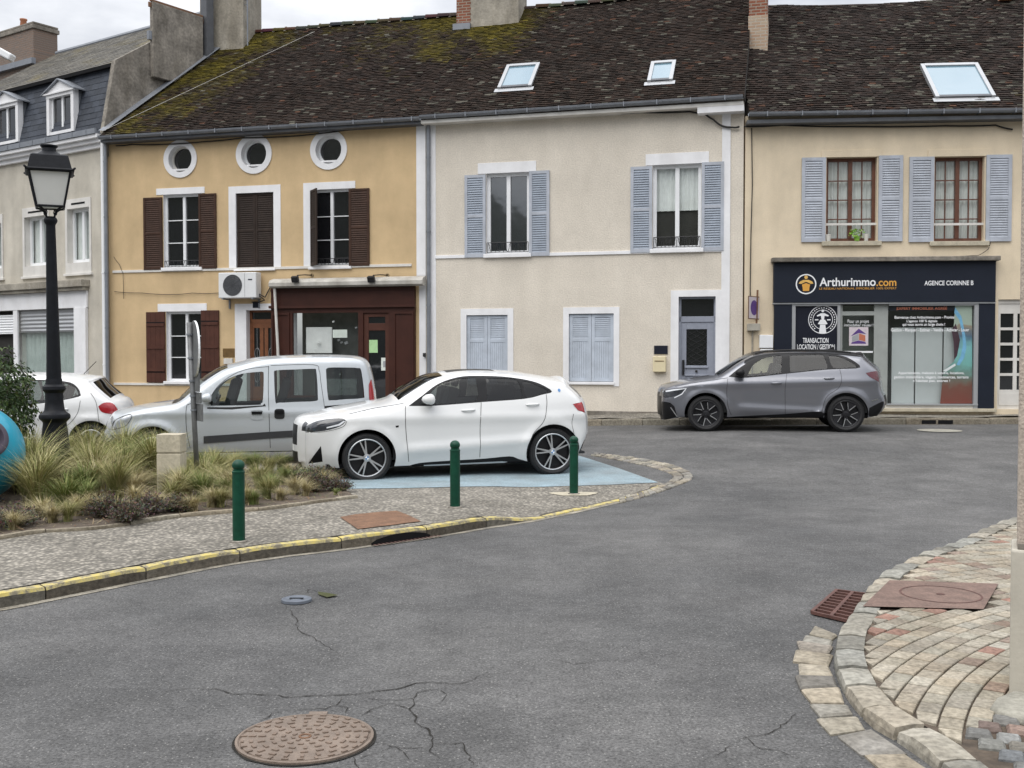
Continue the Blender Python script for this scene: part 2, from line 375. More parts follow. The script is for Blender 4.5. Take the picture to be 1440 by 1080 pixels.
def pip(x, y, poly):
    ins = False; j = len(poly)-1
    for i in range(len(poly)):
        xi, yi = poly[i]; xj, yj = poly[j]
        if (yi > y) != (yj > y) and x < (xj-xi)*(y-yi)/(yj-yi)+xi: ins = not ins
        j = i
    return ins
def cdt(pts, loops):
    """constrained triangulation: loops are closed lists of 2D points; pts are extra points"""
    vs = [Vector(p) for p in pts]; es = []
    for lp in loops:
        o = len(vs); vs += [Vector(p) for p in lp]; es += [(o+i, o+(i+1) % len(lp)) for i in range(len(lp))]
    r = delaunay_2d_cdt(vs, es, [], 0, 1e-5)
    return r[0], r[2]
def catmull(pts, n):
    out = []; P = [Vector(p) for p in pts]
    for i in range(len(P)-1):
        p0 = P[max(i-1, 0)]; p1 = P[i]; p2 = P[i+1]; p3 = P[min(i+2, len(P)-1)]
        for k in range(n):
            t = k/n
            out.append(.5*((2*p1)+(p2-p0)*t+(2*p0-5*p1+4*p2-p3)*t*t+(3*p1-p0-3*p2+p3)*t**3))
    out.append(P[-1]); return out
_fontcache = {}
def text_geo(body, bold=False):
    cu = bpy.data.curves.new('t', 'FONT'); cu.body = body; cu.size = 1; cu.extrude = 0
    if bold: cu.offset = .018
    o = bpy.data.objects.new('t', cu); col.objects.link(o)
    dg = bpy.context.evaluated_depsgraph_get(); dg.update()
    me = bpy.data.meshes.new_from_object(o.evaluated_get(dg))
    vs = [v.co.copy() for v in me.vertices]; fs = [tuple(p.vertices) for p in me.polygons]
    bpy.data.objects.remove(o); bpy.data.curves.remove(cu); bpy.data.meshes.remove(me)
    return vs, fs
def put_text(mb, body, u0, u1, v0, v1, y, m=0, bold=False):
    """lettering lying in a local x-z plane at depth y, filling the box (v0 = base, v1 = cap top)"""
    vs, fs = text_geo(body, bold)
    xs = [v.x for v in vs]; ys = [v.y for v in vs]
    a, b = min(xs), max(xs); d = max(ys) if not any(ch in body for ch in '') else max(ys)
    sx = (u1-u0)/(b-a); sy = (v1-v0)/max(.72, d*.98 if d > .6 else .72)
    mb.add([(u0+(v.x-a)*sx, y, v0+v.y*sy) for v in vs], fs, m)

# ------------------------------------------------------------------ world, sun, camera
w = bpy.data.worlds.new('World'); scene.world = w; w.use_nodes = True
N, L = w.node_tree.nodes, w.node_tree.links
bg = N['Background']; out = N['World Output']
SUN_EL, SUN_AZ = 58, 215          # degrees; the sun stands behind the viewer, a little to the left
sky = N.new('ShaderNodeTexSky'); sky.sky_type = 'NISHITA'; sky.sun_disc = False
sky.sun_elevation = R(SUN_EL); sky.sun_rotation = R(SUN_AZ)
L.new(sky.outputs['Color'], bg.inputs['Color']); bg.inputs['Strength'].default_value = .10
tc = N.new('ShaderNodeTexCoord'); mp = N.new('ShaderNodeMapping'); mp.inputs['Scale'].default_value = (1, 1, 2.6)
L.new(tc.outputs['Generated'], mp.inputs['Vector'])
nz = N.new('ShaderNodeTexNoise'); nz.inputs['Scale'].default_value = 3.2; nz.inputs['Detail'].default_value = 8; nz.inputs['Roughness'].default_value = .55
L.new(mp.outputs['Vector'], nz.inputs['Vector'])
rp = N.new('ShaderNodeValToRGB'); e = rp.color_ramp.elements; e[0].position = .36; e[1].position = .62
e[0].color = (.47, .49, .54, 1); e[1].color = (.97, .975, .99, 1); L.new(nz.outputs['Fac'], rp.inputs['Fac'])
sp = N.new('ShaderNodeSeparateXYZ'); L.new(tc.outputs['Generated'], sp.inputs['Vector'])
el = N.new('ShaderNodeMath'); el.operation = 'MAXIMUM'; el.inputs[1].default_value = 0; L.new(sp.outputs['Z'], el.inputs[0])
m1 = N.new('ShaderNodeMath'); m1.operation = 'MULTIPLY_ADD'; m1.inputs[1].default_value = 1.75; m1.inputs[2].default_value = .33; L.new(el.outputs[0], m1.inputs[0])
bg2 = N.new('ShaderNodeBackground'); L.new(rp.outputs['Color'], bg2.inputs['Color']); L.new(m1.outputs[0], bg2.inputs['Strength'])
ms = N.new('ShaderNodeMixShader'); ms.inputs['Fac'].default_value = .88
L.new(bg.outputs['Background'], ms.inputs[1]); L.new(bg2.outputs['Background'], ms.inputs[2]); L.new(ms.outputs['Shader'], out.inputs['Surface'])
sd = bpy.data.lights.new('sun', 'SUN'); sd.energy = 1.2; sd.angle = R(58); sd.color = (1, .96, .90)
so = bpy.data.objects.new('sun', sd); col.objects.link(so)
az = R(SUN_AZ); sv = Vector((math.sin(az)*math.cos(R(SUN_EL)), math.cos(az)*math.cos(R(SUN_EL)), math.sin(R(SUN_EL))))
so.rotation_euler = sv.to_track_quat('Z', 'Y').to_euler()
cd = bpy.data.cameras.new('camera'); co = bpy.data.objects.new('camera', cd); col.objects.link(co)
cd.sensor_width = 36; cd.lens = 36*FPX/1440; cd.clip_end = 3000; cd.clip_start = .05
co.location = CAM; co.rotation_euler = (R(90)-PITCH, 0, 0); scene.camera = co
scene.view_settings.view_transform = 'Standard'; scene.view_settings.look = 'None'
scene.view_settings.exposure = .58; scene.view_settings.gamma = 1
scene.cycles.max_bounces = 8; scene.cycles.transparent_max_bounces = 16

# ------------------------------------------------------------------ houses
class House:
    def __init__(s, name, origin, rz, label):
        s.e = empty(name, origin, rz, label, 'house'); s.o = Vector(origin); s.rz = rz
        s.Mi = (Matrix.Translation(s.o) @ Matrix.Rotation(rz, 4, 'Z')).inverted()
        s.c = s.Mi @ CAM; s.holes = []
    def rayl(s, px, py): return s.Mi.to_3x3() @ ray(px, py)
    def loc(s, px, py, y=0.0):
        d = s.rayl(px, py); t = (y-s.c.y)/d.y; p = s.c+d*t; return p.x, p.z
    def rect(s, a, b, c, d, y=0.0):
        u0 = s.loc(a, (b+d)/2, y)[0]; u1 = s.loc(c, (b+d)/2, y)[0]
        return u0, u1, s.loc((a+c)/2, d, y)[1], s.loc((a+c)/2, b, y)[1]
    def plane(s, px, py, ze, yov, tp, lift=0):      # hit on the roof plane z = ze+(y+yov)*tp
        d = s.rayl(px, py); c = s.c
        t = (ze+lift+(c.y+yov)*tp-c.z)/(d.z-d.y*tp); p = c+d*t; return p.x, p.y

def wall_part(h, name, outline, holes, mat, reveal=.16, revmat=None, y=0.0, thick=.3):
    mb = MB(); mats = [mat, revmat or mat]
    def inside_hole(x, z): return any(pip(x, z, hp) for hp in holes)
    pts = []
    vs, fs = cdt(pts, [outline]+holes)
    keep = []
    for f in fs:
        cx = sum(vs[i].x for i in f)/3; cz = sum(vs[i].y for i in f)/3
        if pip(cx, cz, outline) and not inside_hole(cx, cz):
            a, b, c = [vs[i] for i in f]
            keep.append(f if (b-a).cross(c-a) > 0 else (f[0], f[2], f[1]))
    mb.add([(v.x, y, v.y) for v in vs], keep, 0)
    for hp in holes:
        n = len(hp); o = [(a, y, b) for a, b in hp]+[(a, y+reveal, b) for a, b in hp]
        ar = sum(hp[i][0]*hp[(i+1) % n][1]-hp[(i+1) % n][0]*hp[i][1] for i in range(n))
        q = [(i, (i+1) % n, (i+1) % n+n, i+n) for i in range(n)]
        mb.add(o, q if ar > 0 else [f[::-1] for f in q], 1)
    # ends and back of the wall
    n = len(outline); o = [(a, y, b) for a, b in outline]+[(a, y+thick, b) for a, b in outline]
    mb.add(o, [(i, i+n, (i+1) % n+n, (i+1) % n) for i in range(n)], 0)
    return mb.build(name, mats, h.e)
def rp4(u0, u1, v0, v1): return [(u0, v0), (u1, v0), (u1, v1), (u0, v1)]
def ellipse(cu, cv, a, b, n=40): return [(cu+a*math.cos(2*math.pi*i/n), cv+b*math.sin(2*math.pi*i/n)) for i in range(n)]

def band(h, name, u0, u1, v0, v1, mat, out=.015, y=0.0):
    return MB().box(u0, u1, y-out, y+.02, v0, v1).build(name, mat, h.e, bevel=.004)
def surround(h, outer, inner, mat, out=.014, bottom=False, parent=None, name='window_surround', right=True, left=True):
    (a, b, c, d), (e, f, g, k) = outer, inner; mb = MB(); o = -out
    mb.box(a, b, o, .01, k, d)
    if left: mb.box(a, e, o, .01, c, k)
    if right: mb.box(f, b, o, .01, c, k)
    if bottom: mb.box(e, f, o, .01, c, g)
    return mb.build(name, mat, parent or h.e)
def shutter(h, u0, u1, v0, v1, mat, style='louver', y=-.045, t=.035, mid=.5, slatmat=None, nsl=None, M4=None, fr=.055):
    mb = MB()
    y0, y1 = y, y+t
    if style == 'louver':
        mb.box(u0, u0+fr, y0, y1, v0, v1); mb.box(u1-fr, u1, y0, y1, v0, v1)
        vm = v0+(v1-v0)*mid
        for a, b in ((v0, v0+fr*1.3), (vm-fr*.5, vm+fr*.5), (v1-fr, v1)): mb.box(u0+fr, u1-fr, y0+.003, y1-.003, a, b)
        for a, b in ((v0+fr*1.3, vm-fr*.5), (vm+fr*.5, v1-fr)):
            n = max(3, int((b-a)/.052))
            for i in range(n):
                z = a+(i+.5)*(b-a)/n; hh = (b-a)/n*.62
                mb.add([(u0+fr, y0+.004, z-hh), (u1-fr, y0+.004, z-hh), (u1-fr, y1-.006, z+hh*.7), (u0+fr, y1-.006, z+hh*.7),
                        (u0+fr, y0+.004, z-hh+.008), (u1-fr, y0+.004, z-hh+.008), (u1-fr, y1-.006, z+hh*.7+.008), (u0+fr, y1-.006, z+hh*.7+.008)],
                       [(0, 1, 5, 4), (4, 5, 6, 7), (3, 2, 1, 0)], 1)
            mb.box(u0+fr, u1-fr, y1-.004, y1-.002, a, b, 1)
    elif style == 'plank':
        n = 4
        for i in range(n):
            a = u0+(u1-u0)*i/n; b = u0+(u1-u0)*(i+1)/n
            mb.box(a+.002, b-.002, y0, y1, v0, v1)
        for z in (.18, .5, .82):
            mb.box(u0+.02, u1-.02, y0-.018, y0, v0+(v1-v0)*z-.04, v0+(v1-v0)*z+.04)
    elif style == 'half':        # planks below, louvres above
        mb.box(u0, u0+fr, y0, y1, v0, v1); mb.box(u1-fr, u1, y0, y1, v0, v1)
        vm = v0+(v1-v0)*mid
        for a, b in ((v0, v0+fr), (vm-fr*.5, vm+fr*.5), (v1-fr, v1)): mb.box(u0+fr, u1-fr, y0+.003, y1, a, b)
        n = 7; uu0, uu1 = u0+fr, u1-fr
        for i in range(n):
            a = uu0+(uu1-uu0)*i/n; b = uu0+(uu1-uu0)*(i+1)/n
            mb.box(a+.002, b-.002, y0+.010, y1, v0+fr, vm-fr*.5)
        a, b = vm+fr*.5, v1-fr; n = 11
        for i in range(n):
            z = a+(i+.5)*(b-a)/n; hh = (b-a)/n*.62
            mb.add([(uu0, y0+.006, z-hh), (uu1, y0+.006, z-hh), (uu1, y1-.006, z+hh*.7), (uu0, y1-.006, z+hh*.7)], [(0, 1, 2, 3)], 1)
        mb.box(uu0, uu1, y1-.004, y1-.002, a, b, 1)
    # hinges
    o = mb.build('shutter', [mat, slatmat or mat], h.e)
    hb = MB()
    for z in (.15, .85):
        zz = v0+(v1-v0)*z; hb.box(u0+.01, u1-.01, y0-.006, y0-.001, zz-.015, zz+.015)
    if style == 'plank': hb.build('hinge', M['blackmatte'] if style != 'louver' else mat, o)
    return o
def rail(h, u0, u1, v, parent, hgt=.16, mat='black', y=-.01):
    mb = MB(); mb.tube([(u0, y, v+hgt), (u1, y, v+hgt)], .010, 6); mb.tube([(u0, y, v+.012), (u1, y, v+.012)], .008, 6)
    n = max(2, round((u1-u0)/.19))
    for i in range(n):
        a = u0+(u1-u0)*i/n; b = u0+(u1-u0)*(i+1)/n; c = (a+b)/2; r = (b-a)*.30
        for s in (-1, 1):
            pts = [(c+s*(r*.15+r*.75*(1-math.cos(t*1.5*math.pi/10))/1.0*.7), y, v+.02+(hgt-.03)*(.5+.5*math.sin(-math.pi/2+t*math.pi*1.35/10))) for t in range(11)]
            mb.tube(pts, .006, 5)
        mb.tube([(a, y, v), (a, y, v+hgt)], .007, 5)
    mb.tube([(u1, y, v), (u1, y, v+hgt)], .007, 5)
    return mb.build('railing', M[mat], parent)
def window(h, u0, u1, v0, v1, fm, rows=(.33, .66), leaves=2, cols=1, fw=.06, recess=.15, pane='dark', sill=None, curtain=None, hole=True, bar=.022, sillmat=None):
    if hole: h.holes.append(rp4(u0, u1, v0, v1))
    y0, y1 = recess-.055, recess+.01
    f = MB(); p = MB()
    f.box(u0, u0+fw, y0, y1, v0, v1); f.box(u1-fw, u1, y0, y1, v0, v1); f.box(u0+fw, u1-fw, y0, y1, v1-fw, v1); f.box(u0+fw, u1-fw, y0, y1, v0, v0+fw*1.3)
    a0, a1 = u0+fw, u1-fw; b0, b1 = v0+fw*1.3, v1-fw
    for k in range(1, leaves):
        x = a0+(a1-a0)*k/leaves; f.box(x-fw*.62, x+fw*.62, y0-.012, y1, b0, b1)
    for k in range(leaves):
        xa = a0+(a1-a0)*k/leaves; xb = a0+(a1-a0)*(k+1)/leaves
        xa2 = xa+(fw*.62 if k else 0); xb2 = xb-(fw*.62 if k < leaves-1 else 0)
        for r in rows:
            z = b0+(b1-b0)*r; f.box(xa2, xb2, y0+.012, y1-.01, z-bar/2, z+bar/2)
        for c in range(1, cols):
            x = xa2+(xb2-xa2)*c/cols; f.box(x-bar/2, x+bar/2, y0+.0135, y1-.012, b0, b1)
        p.add([(xa2, y1-.025, b0), (xb2, y1-.025, b0), (xb2, y1-.025, b1), (xa2, y1-.025, b1)], [(0, 1, 2, 3)])
    o = f.build('window', fm, h.e)
    p.build('pane', M[pane], o)
    if curtain:
        c = MB(); n = 60; y = recess+.07
        vs = []; fs = []
        for i in range(n+1):
            x = u0+(u1-u0)*i/n; yy = y+.018*math.sin(i*1.1)+.012*math.sin(i*.37+1)
            vs += [(x, yy, v0), (x, yy, v1)]
        fs = [(2*i, 2*i+2, 2*i+3, 2*i+1) for i in range(n)]
        c.add(vs, fs); c.build('curtain', M[curtain], o, smooth=True)
    if pane not in ('dark', 'skyglass'):
        b = MB(); b.box(u0-.1, u1+.1, recess+.12, recess+.5, v0-.1, v1+.1); bm_ = b.build('room', M['interior'], o)
    if sill:
        a, b, c, d = sill
        MB().box(a, b, -.07, recess-.056, c, d).build('sill', sillmat or fm, o, bevel=.008)
    return o

def tile_roof(h, name, u0f, u1f, ze, yov, pitch, D, mat='tiles', tw=.15, course=.088, colour=None, parent=None, sag=.03, seed=1, thick=.024):
    """real courses of flat tiles; u0f/u1f give the left and right edge at depth d along the slope run"""
    rnd = random.Random(seed); tp = math.tan(pitch); cp = math.cos(pitch); sp_ = math.sin(pitch)
    Ls = (D+yov)/cp; nrow = int(Ls/course); mb = MB()
    for r in range(nrow):
        s0 = r*course; s1 = min(Ls, s0+course*1.25)
        y0 = -yov+s0*cp
        ua, ub = u0f(y0), u1f(y0)
        off = (r % 2)*.5*tw + rnd.uniform(-.02, .02)
        k0 = int((ua-off)/tw)-1; k1 = int((ub-off)/tw)+1
        for k in range(k0, k1+1):
            a = max(ua, off+k*tw+.002); b = min(ub, off+(k+1)*tw-.002)
            if b-a < .02: continue
            cu = (a+b)/2
            wv = sag*mnoise.noise(Vector((cu*.45+seed*7, y0*.5, seed)))+.35*sag*mnoise.noise(Vector((cu*1.7, y0*2, seed+3)))
            t0 = thick*rnd.uniform(.75, 1.35); tilt = rnd.uniform(-.006, .006)
            ds = rnd.uniform(-.008, .008)
            c = colour(cu, y0, rnd)
            def P(u, s, hgt): return (u, -yov+s*cp-hgt*sp_, ze+s*sp_+hgt*cp+wv)
            h0 = t0
            vs = [P(a, s0+ds, h0+tilt), P(b, s0+ds, h0-tilt), P(b, s1, .004), P(a, s1, .004), P(a, s0+ds, -.005), P(b, s0+ds, -.005)]
            mb.add(vs, [(0, 1, 2, 3), (4, 5, 1, 0), (0, 3, 4), (1, 5, 2)], 0, c)
    o = mb.build(name, M[mat], parent or h.e)
    # boards under the tiles and the slope behind the ridge
    b = MB(); za = ze-.03; zt = ze+(D+yov)*tp-.03
    yy = [(-yov+.02), D, 2*D+yov]
    zz = [za-.0, zt, za]
    L0 = [(u0f(-yov), yy[0], zz[0]), (u0f(D), yy[1], zz[1]), (u0f(D), yy[2], zz[2])]
    L1 = [(u1f(-yov), yy[0], zz[0]), (u1f(D), yy[1], zz[1]), (u1f(D), yy[2], zz[2])]
    b.add(L0+L1, [(0, 3, 4, 1), (1, 4, 5, 2), (0, 1, 2), (3, 5, 4)])
    b.build('roof_boarding', M['tilebase'], o)
    return o
def ridge_tiles(h, u0, u1, y, z, parent, seed=1, r=.11, sagf=None, colour=(.06, .05, .04)):
    rnd = random.Random(seed); mb = MB(); u = u0; sg = sagf or (lambda u: 0)
    while u < u1:
        l = .36; n = 7; rr = r*rnd.uniform(.92, 1.1); dz = rnd.uniform(-.012, .012)+sg(u); vs = []
        for e_, q in ((u, 1.06), (min(u1, u+l), .94)):
            for k in range(n): t = math.pi*(k/(n-1)); vs.append((e_, y-math.cos(t)*rr*q*1.1, z+dz-.03+math.sin(t)*rr*q))
        c = [x*rnd.uniform(.6, 1.6) for x in colour]
        mb.add(vs, [(k, k+n, k+n+1, k+1) for k in range(n-1)]+[tuple(range(n))], 0, c)
        mb.add([(u-.02, y-.13, z+dz-.06), (u+.05, y-.13, z+dz-.06), (u+.05, y-.02, z+dz+r*.85), (u-.02, y-.02, z+dz+r*.85)], [(0, 1, 2, 3)], 0, (.30, .27, .22))
        u += l
    return mb.build('ridge', M['tiles'], parent)
def gutter(h, pts, parent, r=.075, mat='zinc', depth=None):
    mb = MB()
    n = 7
    for i in range(len(pts)-1):
        vs = []
        for p in (pts[i], pts[i+1]):
            for k in range(n): t = math.pi+math.pi*k/(n-1); vs.append((p[0], p[1]+math.cos(t)*r, p[2]+math.sin(t)*r))
            for k in range(n): t = 2*math.pi-math.pi*k/(n-1); vs.append((p[0], p[1]+math.cos(t)*r*.93, p[2]+math.sin(t)*r*.93))
        q = 2*n; mb.add(vs, [(k, (k+1) % q, (k+1) % q+q, k+q) for k in range(q)]+[tuple(range(q)), tuple(range(q, 2*q))[::-1]])
    a, b = Vector(pts[0]), Vector(pts[-1]); d = (b-a).length; k = .4
    while k < d:
        p = a+(b-a)*(k/d); mb.box(p.x-.012, p.x+.012, p.y-r-.006, p.y+r+.006, p.z-r-.008, p.z+.008); k += .75
    return mb.build('gutter', M[mat], parent)
def downpipe(h, u, v0, v1, y, parent, r=.045, mat='zinc', nband=4):
    mb = MB(); mb.tube([(u, y, v0), (u, y, v1)], r, 12)
    for i in range(nband):
        z = v0+(v1-v0)*(i+.5)/nband; mb.lathe([(r, -.02), (r+.008, -.02), (r+.008, .02), (r, .02)], 12, (u, y, z))
    return mb.build('downpipe', M[mat], parent, angle=40)

# main street line: yellow and cream house stand on one front
A15 = R(15); dS = Vector((math.cos(A15), -math.sin(A15), 0)); CN = Vector((5.2, 24.0, 0))
O1 = CN - dS*16.4
HY = House('townhouse', O1, -A15, 'ochre yellow rendered house with three round attic windows and dark brown shutters')
UY1 = HY.loc(598, 300)[0]
HC = House('townhouse', O1+dS*UY1, -A15, 'cream rendered house with grey blue shutters and a grey front door, two small roof windows')
UC1 = 16.4-UY1-.02
ZE, YOV, PIT, DR = 7.46, .30, R(41), 4.0
TP = math.tan(PIT)

# ---- roof colours
def moss_noise(u, y, s=1.0): return mnoise.noise(Vector((u*.9*s, y*1.3*s, 3.1)))*.6+mnoise.noise(Vector((u*2.7*s, y*3.5*s, 9.2)))*.4
def tile_colour(moss_fn, base=(.030, .0235, .0195), lichen=.06):
    def f(u, y, rnd):
        k = rnd.uniform(.6, 1.45); warm = rnd.uniform(0, .6)
        c = [base[0]*k*(1+.45*warm), base[1]*k*(1+.12*warm), base[2]*k]
        q = rnd.random()
        if q < lichen: g = rnd.uniform(1.2, 3.2); c = [.045*g, .042*g, .034*g]
        elif q < lichen+.02: c = [.085*k, .045*k, .03*k]
        m = moss_fn(u, y)+rnd.uniform(-.16, .16)
        if m > 0:
            m = min(1, m*1.8); gc = Vector((.075, .064, .012)).lerp(Vector((.150, .120, .018)), rnd.random())
            gc *= rnd.uniform(.55, 1.15)
            c = [c[i]*(1-m)+gc[i]*m for i in range(3)]
        return c
    return f
PW = (math.tan(R(19.65)))
def leftY(y): return max(0.0, (y+YOV)*.40)-.02
def mossY(u, y):
    return 1.15*math.exp(-((u-(1.0+.36*y))/1.7)**2)*(.6+.25*y/4)+.85*math.exp(-((u-8.4)/2.2)**2)*max(0, (y-.6)/2.6)+.35*math.exp(-((u-5.2)/1.5)**2)*max(0, (y-2.6)/1.4)+moss_noise(u, y)*.8-.42
def mossC(u, y):
    return 1.05*math.exp(-((u-.9)/1.35)**2)*max(0, (y-.7)/2.4)+.25*math.exp(-((u-2.5)/.5)**2)*math.exp(-((y-.35)/.3)**2)+moss_noise(u+9, y)*.5-.42
def mossB(u, y): return .3*math.exp(-((u-5.9)/.7)**2)*math.exp(-((y-.2)/.25)**2)+moss_noise(u+20, y)*.55-.46

# ================= yellow house
H = HY
# window openings, measured on the front
ocs = []
for (x0, y0, x1, y1), (a, b, c, d) in [((228, 200, 280, 247), (236, 206, 274, 239)), ((330, 191, 385, 242), (339, 199, 377, 231)), ((434, 185, 491, 236), (444, 192, 483, 225))]:
    O = H.rect(x0, y0, x1, y1); I = H.rect(a, b, c, d)
    cu, cv = (O[0]+O[1])/2, (O[2]+O[3])/2; ro = (O[1]-O[0]+O[3]-O[2])/4; ri = ro*.70
    ocs.append((cu, cv, ro, ri))
for cu, cv, ro, ri in ocs:
    H.holes.append(ellipse(cu, cv, ri, ri))
    mb = MB(); n = 40; vs = []
    for r, y in ((ro, .008), (ro, -.03), (ri, -.03), (ri, .008)):
        for k in range(n): t = 2*math.pi*k/n; vs.append((cu+r*math.cos(t), y, cv+r*math.sin(t)))
    mb.add(vs, [(j*n+k, j*n+(k+1) % n, (j+1)*n+(k+1) % n, (j+1)*n+k) for j in range(3) for k in range(n)])
    o = mb.build('round_window', M['white'], H.e); fix_normals(o)
    p = MB(); p.add([(a, .19, b) for a, b in ellipse(cu, cv, ri+.02, ri+.02)], [tuple(range(40))]); p.build('pane', M['dark'], o)
    f = MB(); f.lathe([(ri, 0), (ri-.045, 0), (ri-.045, .04), (ri, .04)], 40, (cu, .145, cv), axis='y')
    f.build('frame', M['pvc' if cu > 3 else 'offwhite'], o, angle=40)
    if cu > 0: MB().box(cu-ri*.72, cu+ri*.6, .02, .17, cv-ri*.86, cv-ri*.74).build('sill', M['white'], o)
# first floor
u0, u1, v0, v1 = H.rect(230, 273, 281, 377)
u1 += .06
wv0, wv1 = v0, v1
w1 = window(H, u0, u1, v0, v1, M['pvc'], sill=(u0-.05, u1+.02, v0-.07, v0+.015), sillmat=M['white']); rail(H, u0+.03, u1-.05, v0+.03, w1, y=.0)
a = H.rect(203, 279, 228, 379); shutter(H, a[0], u0-.02, v0-.03, v1-.06, M['brown_shut'])
a2 = H.rect(280, 274, 305, 376); shutter(H, u1-.07, a2[1], v0-.03, v1-.02, M['brown_shut'])
a = H.rect(220, 264, 288, 277); band(H, 'lintel', a[0], a[1], v1-.0, a[3], M['white'], .014)
b = H.rect(332, 271, 385, 376); s = H.rect(322, 261, 395, 378)
zb = v0-.06; 
surround(H, (s[0], s[1], zb, s[3]), (b[0], b[1], zb, b[3]), M['white'])
H.holes.append(rp4(b[0], b[1], zb+.02, b[3]))
um = (b[0]+b[1])/2
shutter(H, b[0]+.01, um-.003, zb+.03, b[3]-.01, M['darkbrown_shut'], y=.03); shutter(H, um+.003, b[1]-.01, zb+.03, b[3]-.01, M['darkbrown_shut'], y=.03)
MB().box(b[0], b[1], .10, .12, zb, b[3]).build('window_blank', M['interior'], H.e)
MB().box(b[0]-.05, b[1]+.05, -.06, .0, zb-.055, zb).build('sill', M['white'], H.e, bevel=.008)
b = H.rect(437, 266, 493, 374); s = H.rect(427, 256, 500, 377)
b = (b[0], b[1], zb+.02, b[3])
surround(H, (s[0], s[1], zb, s[3]), (b[0], b[1], zb, b[3]), M['white'], right=False)
w3 = window(H, b[0], b[1], b[2], b[3], M['pvc'], sill=(b[0]-.05, b[1]+.03, zb-.055, zb+.01), sillmat=M['white']); rail(H, b[0]+.1, b[1]-.03, b[2]+.03, w3, y=.0)
a = H.rect(491, 264, 520, 372); shutter(H, b[1]-.03, a[1], zb+.01, b[3]-.02, M['brown_shut'])
# half-closed leaf on the left, turned outwards
sh = shutter(H, 0, .50, b[2]+.01, b[3]-.02, M['darkbrown_shut'], y=-.02)
sh.location = (b[0]+.01, -.01, 0); sh.rotation_euler = (0, 0, R(-48))
# ground floor window
u0, u1, v0, v1 = H.rect(234, 438, 284, 537)
u1 += .06
window(H, u0, u1, v0, v1, M['pvc'], sill=(u0-.06, u1+.04, v0-.06, v0+.015), sillmat=M['white'], recess=.16)
a = H.rect(207, 438, 233, 538); shutter(H, a[0], u0-.015, v0-.02, v1-.01, M['redbrown'], 'plank')
a = H.rect(283, 435, 309, 535); shutter(H, u1-.06, a[1], v0-.02, v1+.02, M['redbrown'], 'plank')
a = H.rect(222, 427, 291, 437); band(H, 'lintel', a[0], a[1], v1, a[3], M['white'], .014)
# bands
zb1 = H.loc(390, 376)[1]; band(H, 'string_course', .12, UY1-.35, zb1-.05, zb1+.015, M['offwhite'], .03)
zpl = H.loc(200, 540)[1]; band(H, 'plinth_band', .12, H.loc(328, 540)[0], zpl-.03, zpl+.03, M['offwhite'], .028)
# house door
d = H.rect(347, 436, 386, 570); s = H.rect(331, 427, 390, 570); zt = d[3]
H.holes.append(rp4(d[0], d[1], .02, zt))
surround(H, (s[0], s[1], 0, s[3]), (d[0], d[1], 0, zt), M['white'], name='door_surround')
mb = MB(); ztr = H.loc(366, 452)[1]; y = .17
mb.box(d[0], d[1], y, y+.06, ztr-.03, ztr+.06); mb.box(d[0], d[0]+.06, y, y+.06, .05, zt); mb.box(d[1]-.06, d[1], y, y+.06, .05, zt); mb.box(d[0]+.06, d[1]-.06, y, y+.06, zt-.05, zt)
mb.box(d[0]+.06, d[1]-.06, y+.015, y+.05, .05, .95)
W_ = d[1]-d[0]-.12
for q in (.0, .40, .60, 1.0):
    cx = d[0]+.06+W_*q; mb.box(max(d[0]+.06, cx-.05), min(d[1]-.06, cx+.05), y+.015, y+.05, .95, ztr-.03)
mb.box(d[0]+.06, d[1]-.06, y+.013, y+.052, ztr-.16, ztr-.03)
dr = mb.build('front_door', M['doorwood'], H.e)
pb = MB(); pb.box(d[0]+.06, d[1]-.06, y+.03, y+.034, .95, zt-.05); pb.build('pane', M['dark'], dr)
gb = MB()
for q in (.2, .8):
    cx = d[0]+.06+W_*q
    for zc in (1.2, 1.5, 1.8):
        pts = [(cx+.07*math.cos(t), y+.02, zc+.14*math.sin(t)) for t in [2*math.pi*i/12 for i in range(13)]]
        gb.tube(pts, .007, 4)
    gb.tube([(cx, y+.02, .95), (cx, y+.02, ztr-.16)], .006, 4)
gb.build('ironwork', M['alu'], dr)
a = H.rect(356, 424, 364, 433); MB().box(a[0], a[1], -.02, -.012, a[2], a[3]).build('number_plate', M['navy'], H.e)
# quoin on the party line with the cream house
a = H.rect(586, 172, 602, 388); band(H, 'corner_pilaster', a[0], UY1+.02, a[2], ZE-.05, M['white'], .03)
band(H, 'corner_strip', a[0]+.06, UY1+.015, 0.0, a[2]-.04, M['white'], .02)
downpipe(H, H.loc(604, 300)[0], .3, ZE-.05, -.075, H.e, .05)
# shopfront
S = H.rect(384, 403, 585, 560); zs_top = H.loc(484, 403)[1]; zband = H.loc(484, 431)[1]
uL, uR = S[0], S[1]
wn = H.rect(414, 440, 506, 512); dd = H.rect(513, 440, 549, 560)
zst = .75
holes_s = [rp4(wn[0], wn[1], zst, wn[3]), rp4(dd[0], dd[1], .12, dd[3])]; H.holes.append(rp4(wn[0]-.02, wn[1]+.02, zst-.02, wn[3]+.02))
sf = wall_part(H, 'shop_front', rp4(uL, uR, 0.0, zs_top), holes_s, M['shopbrown'], .07, y=-.10, thick=.1)
mb = MB()
mb.box(uL-.03, uR+.03, -.17, -.102, zband-.035, zband+.03); mb.box(uL, uR, -.125, -.102, zs_top-.10, zs_top-.04)
for ua, ub in ((uL+.02, H.loc(410, 480)[0]), (H.loc(556, 480)[0], uR-.02)):
    mb.box(ua, ub, -.128, -.102, .12, .16); mb.box(ua, ub, -.128, -.102, zband-.20, zband-.15); mb.box(ua, ua+.04, -.127, -.102, .16, zband-.2); mb.box(ub-.04, ub, -.127, -.102, .16, zband-.2)
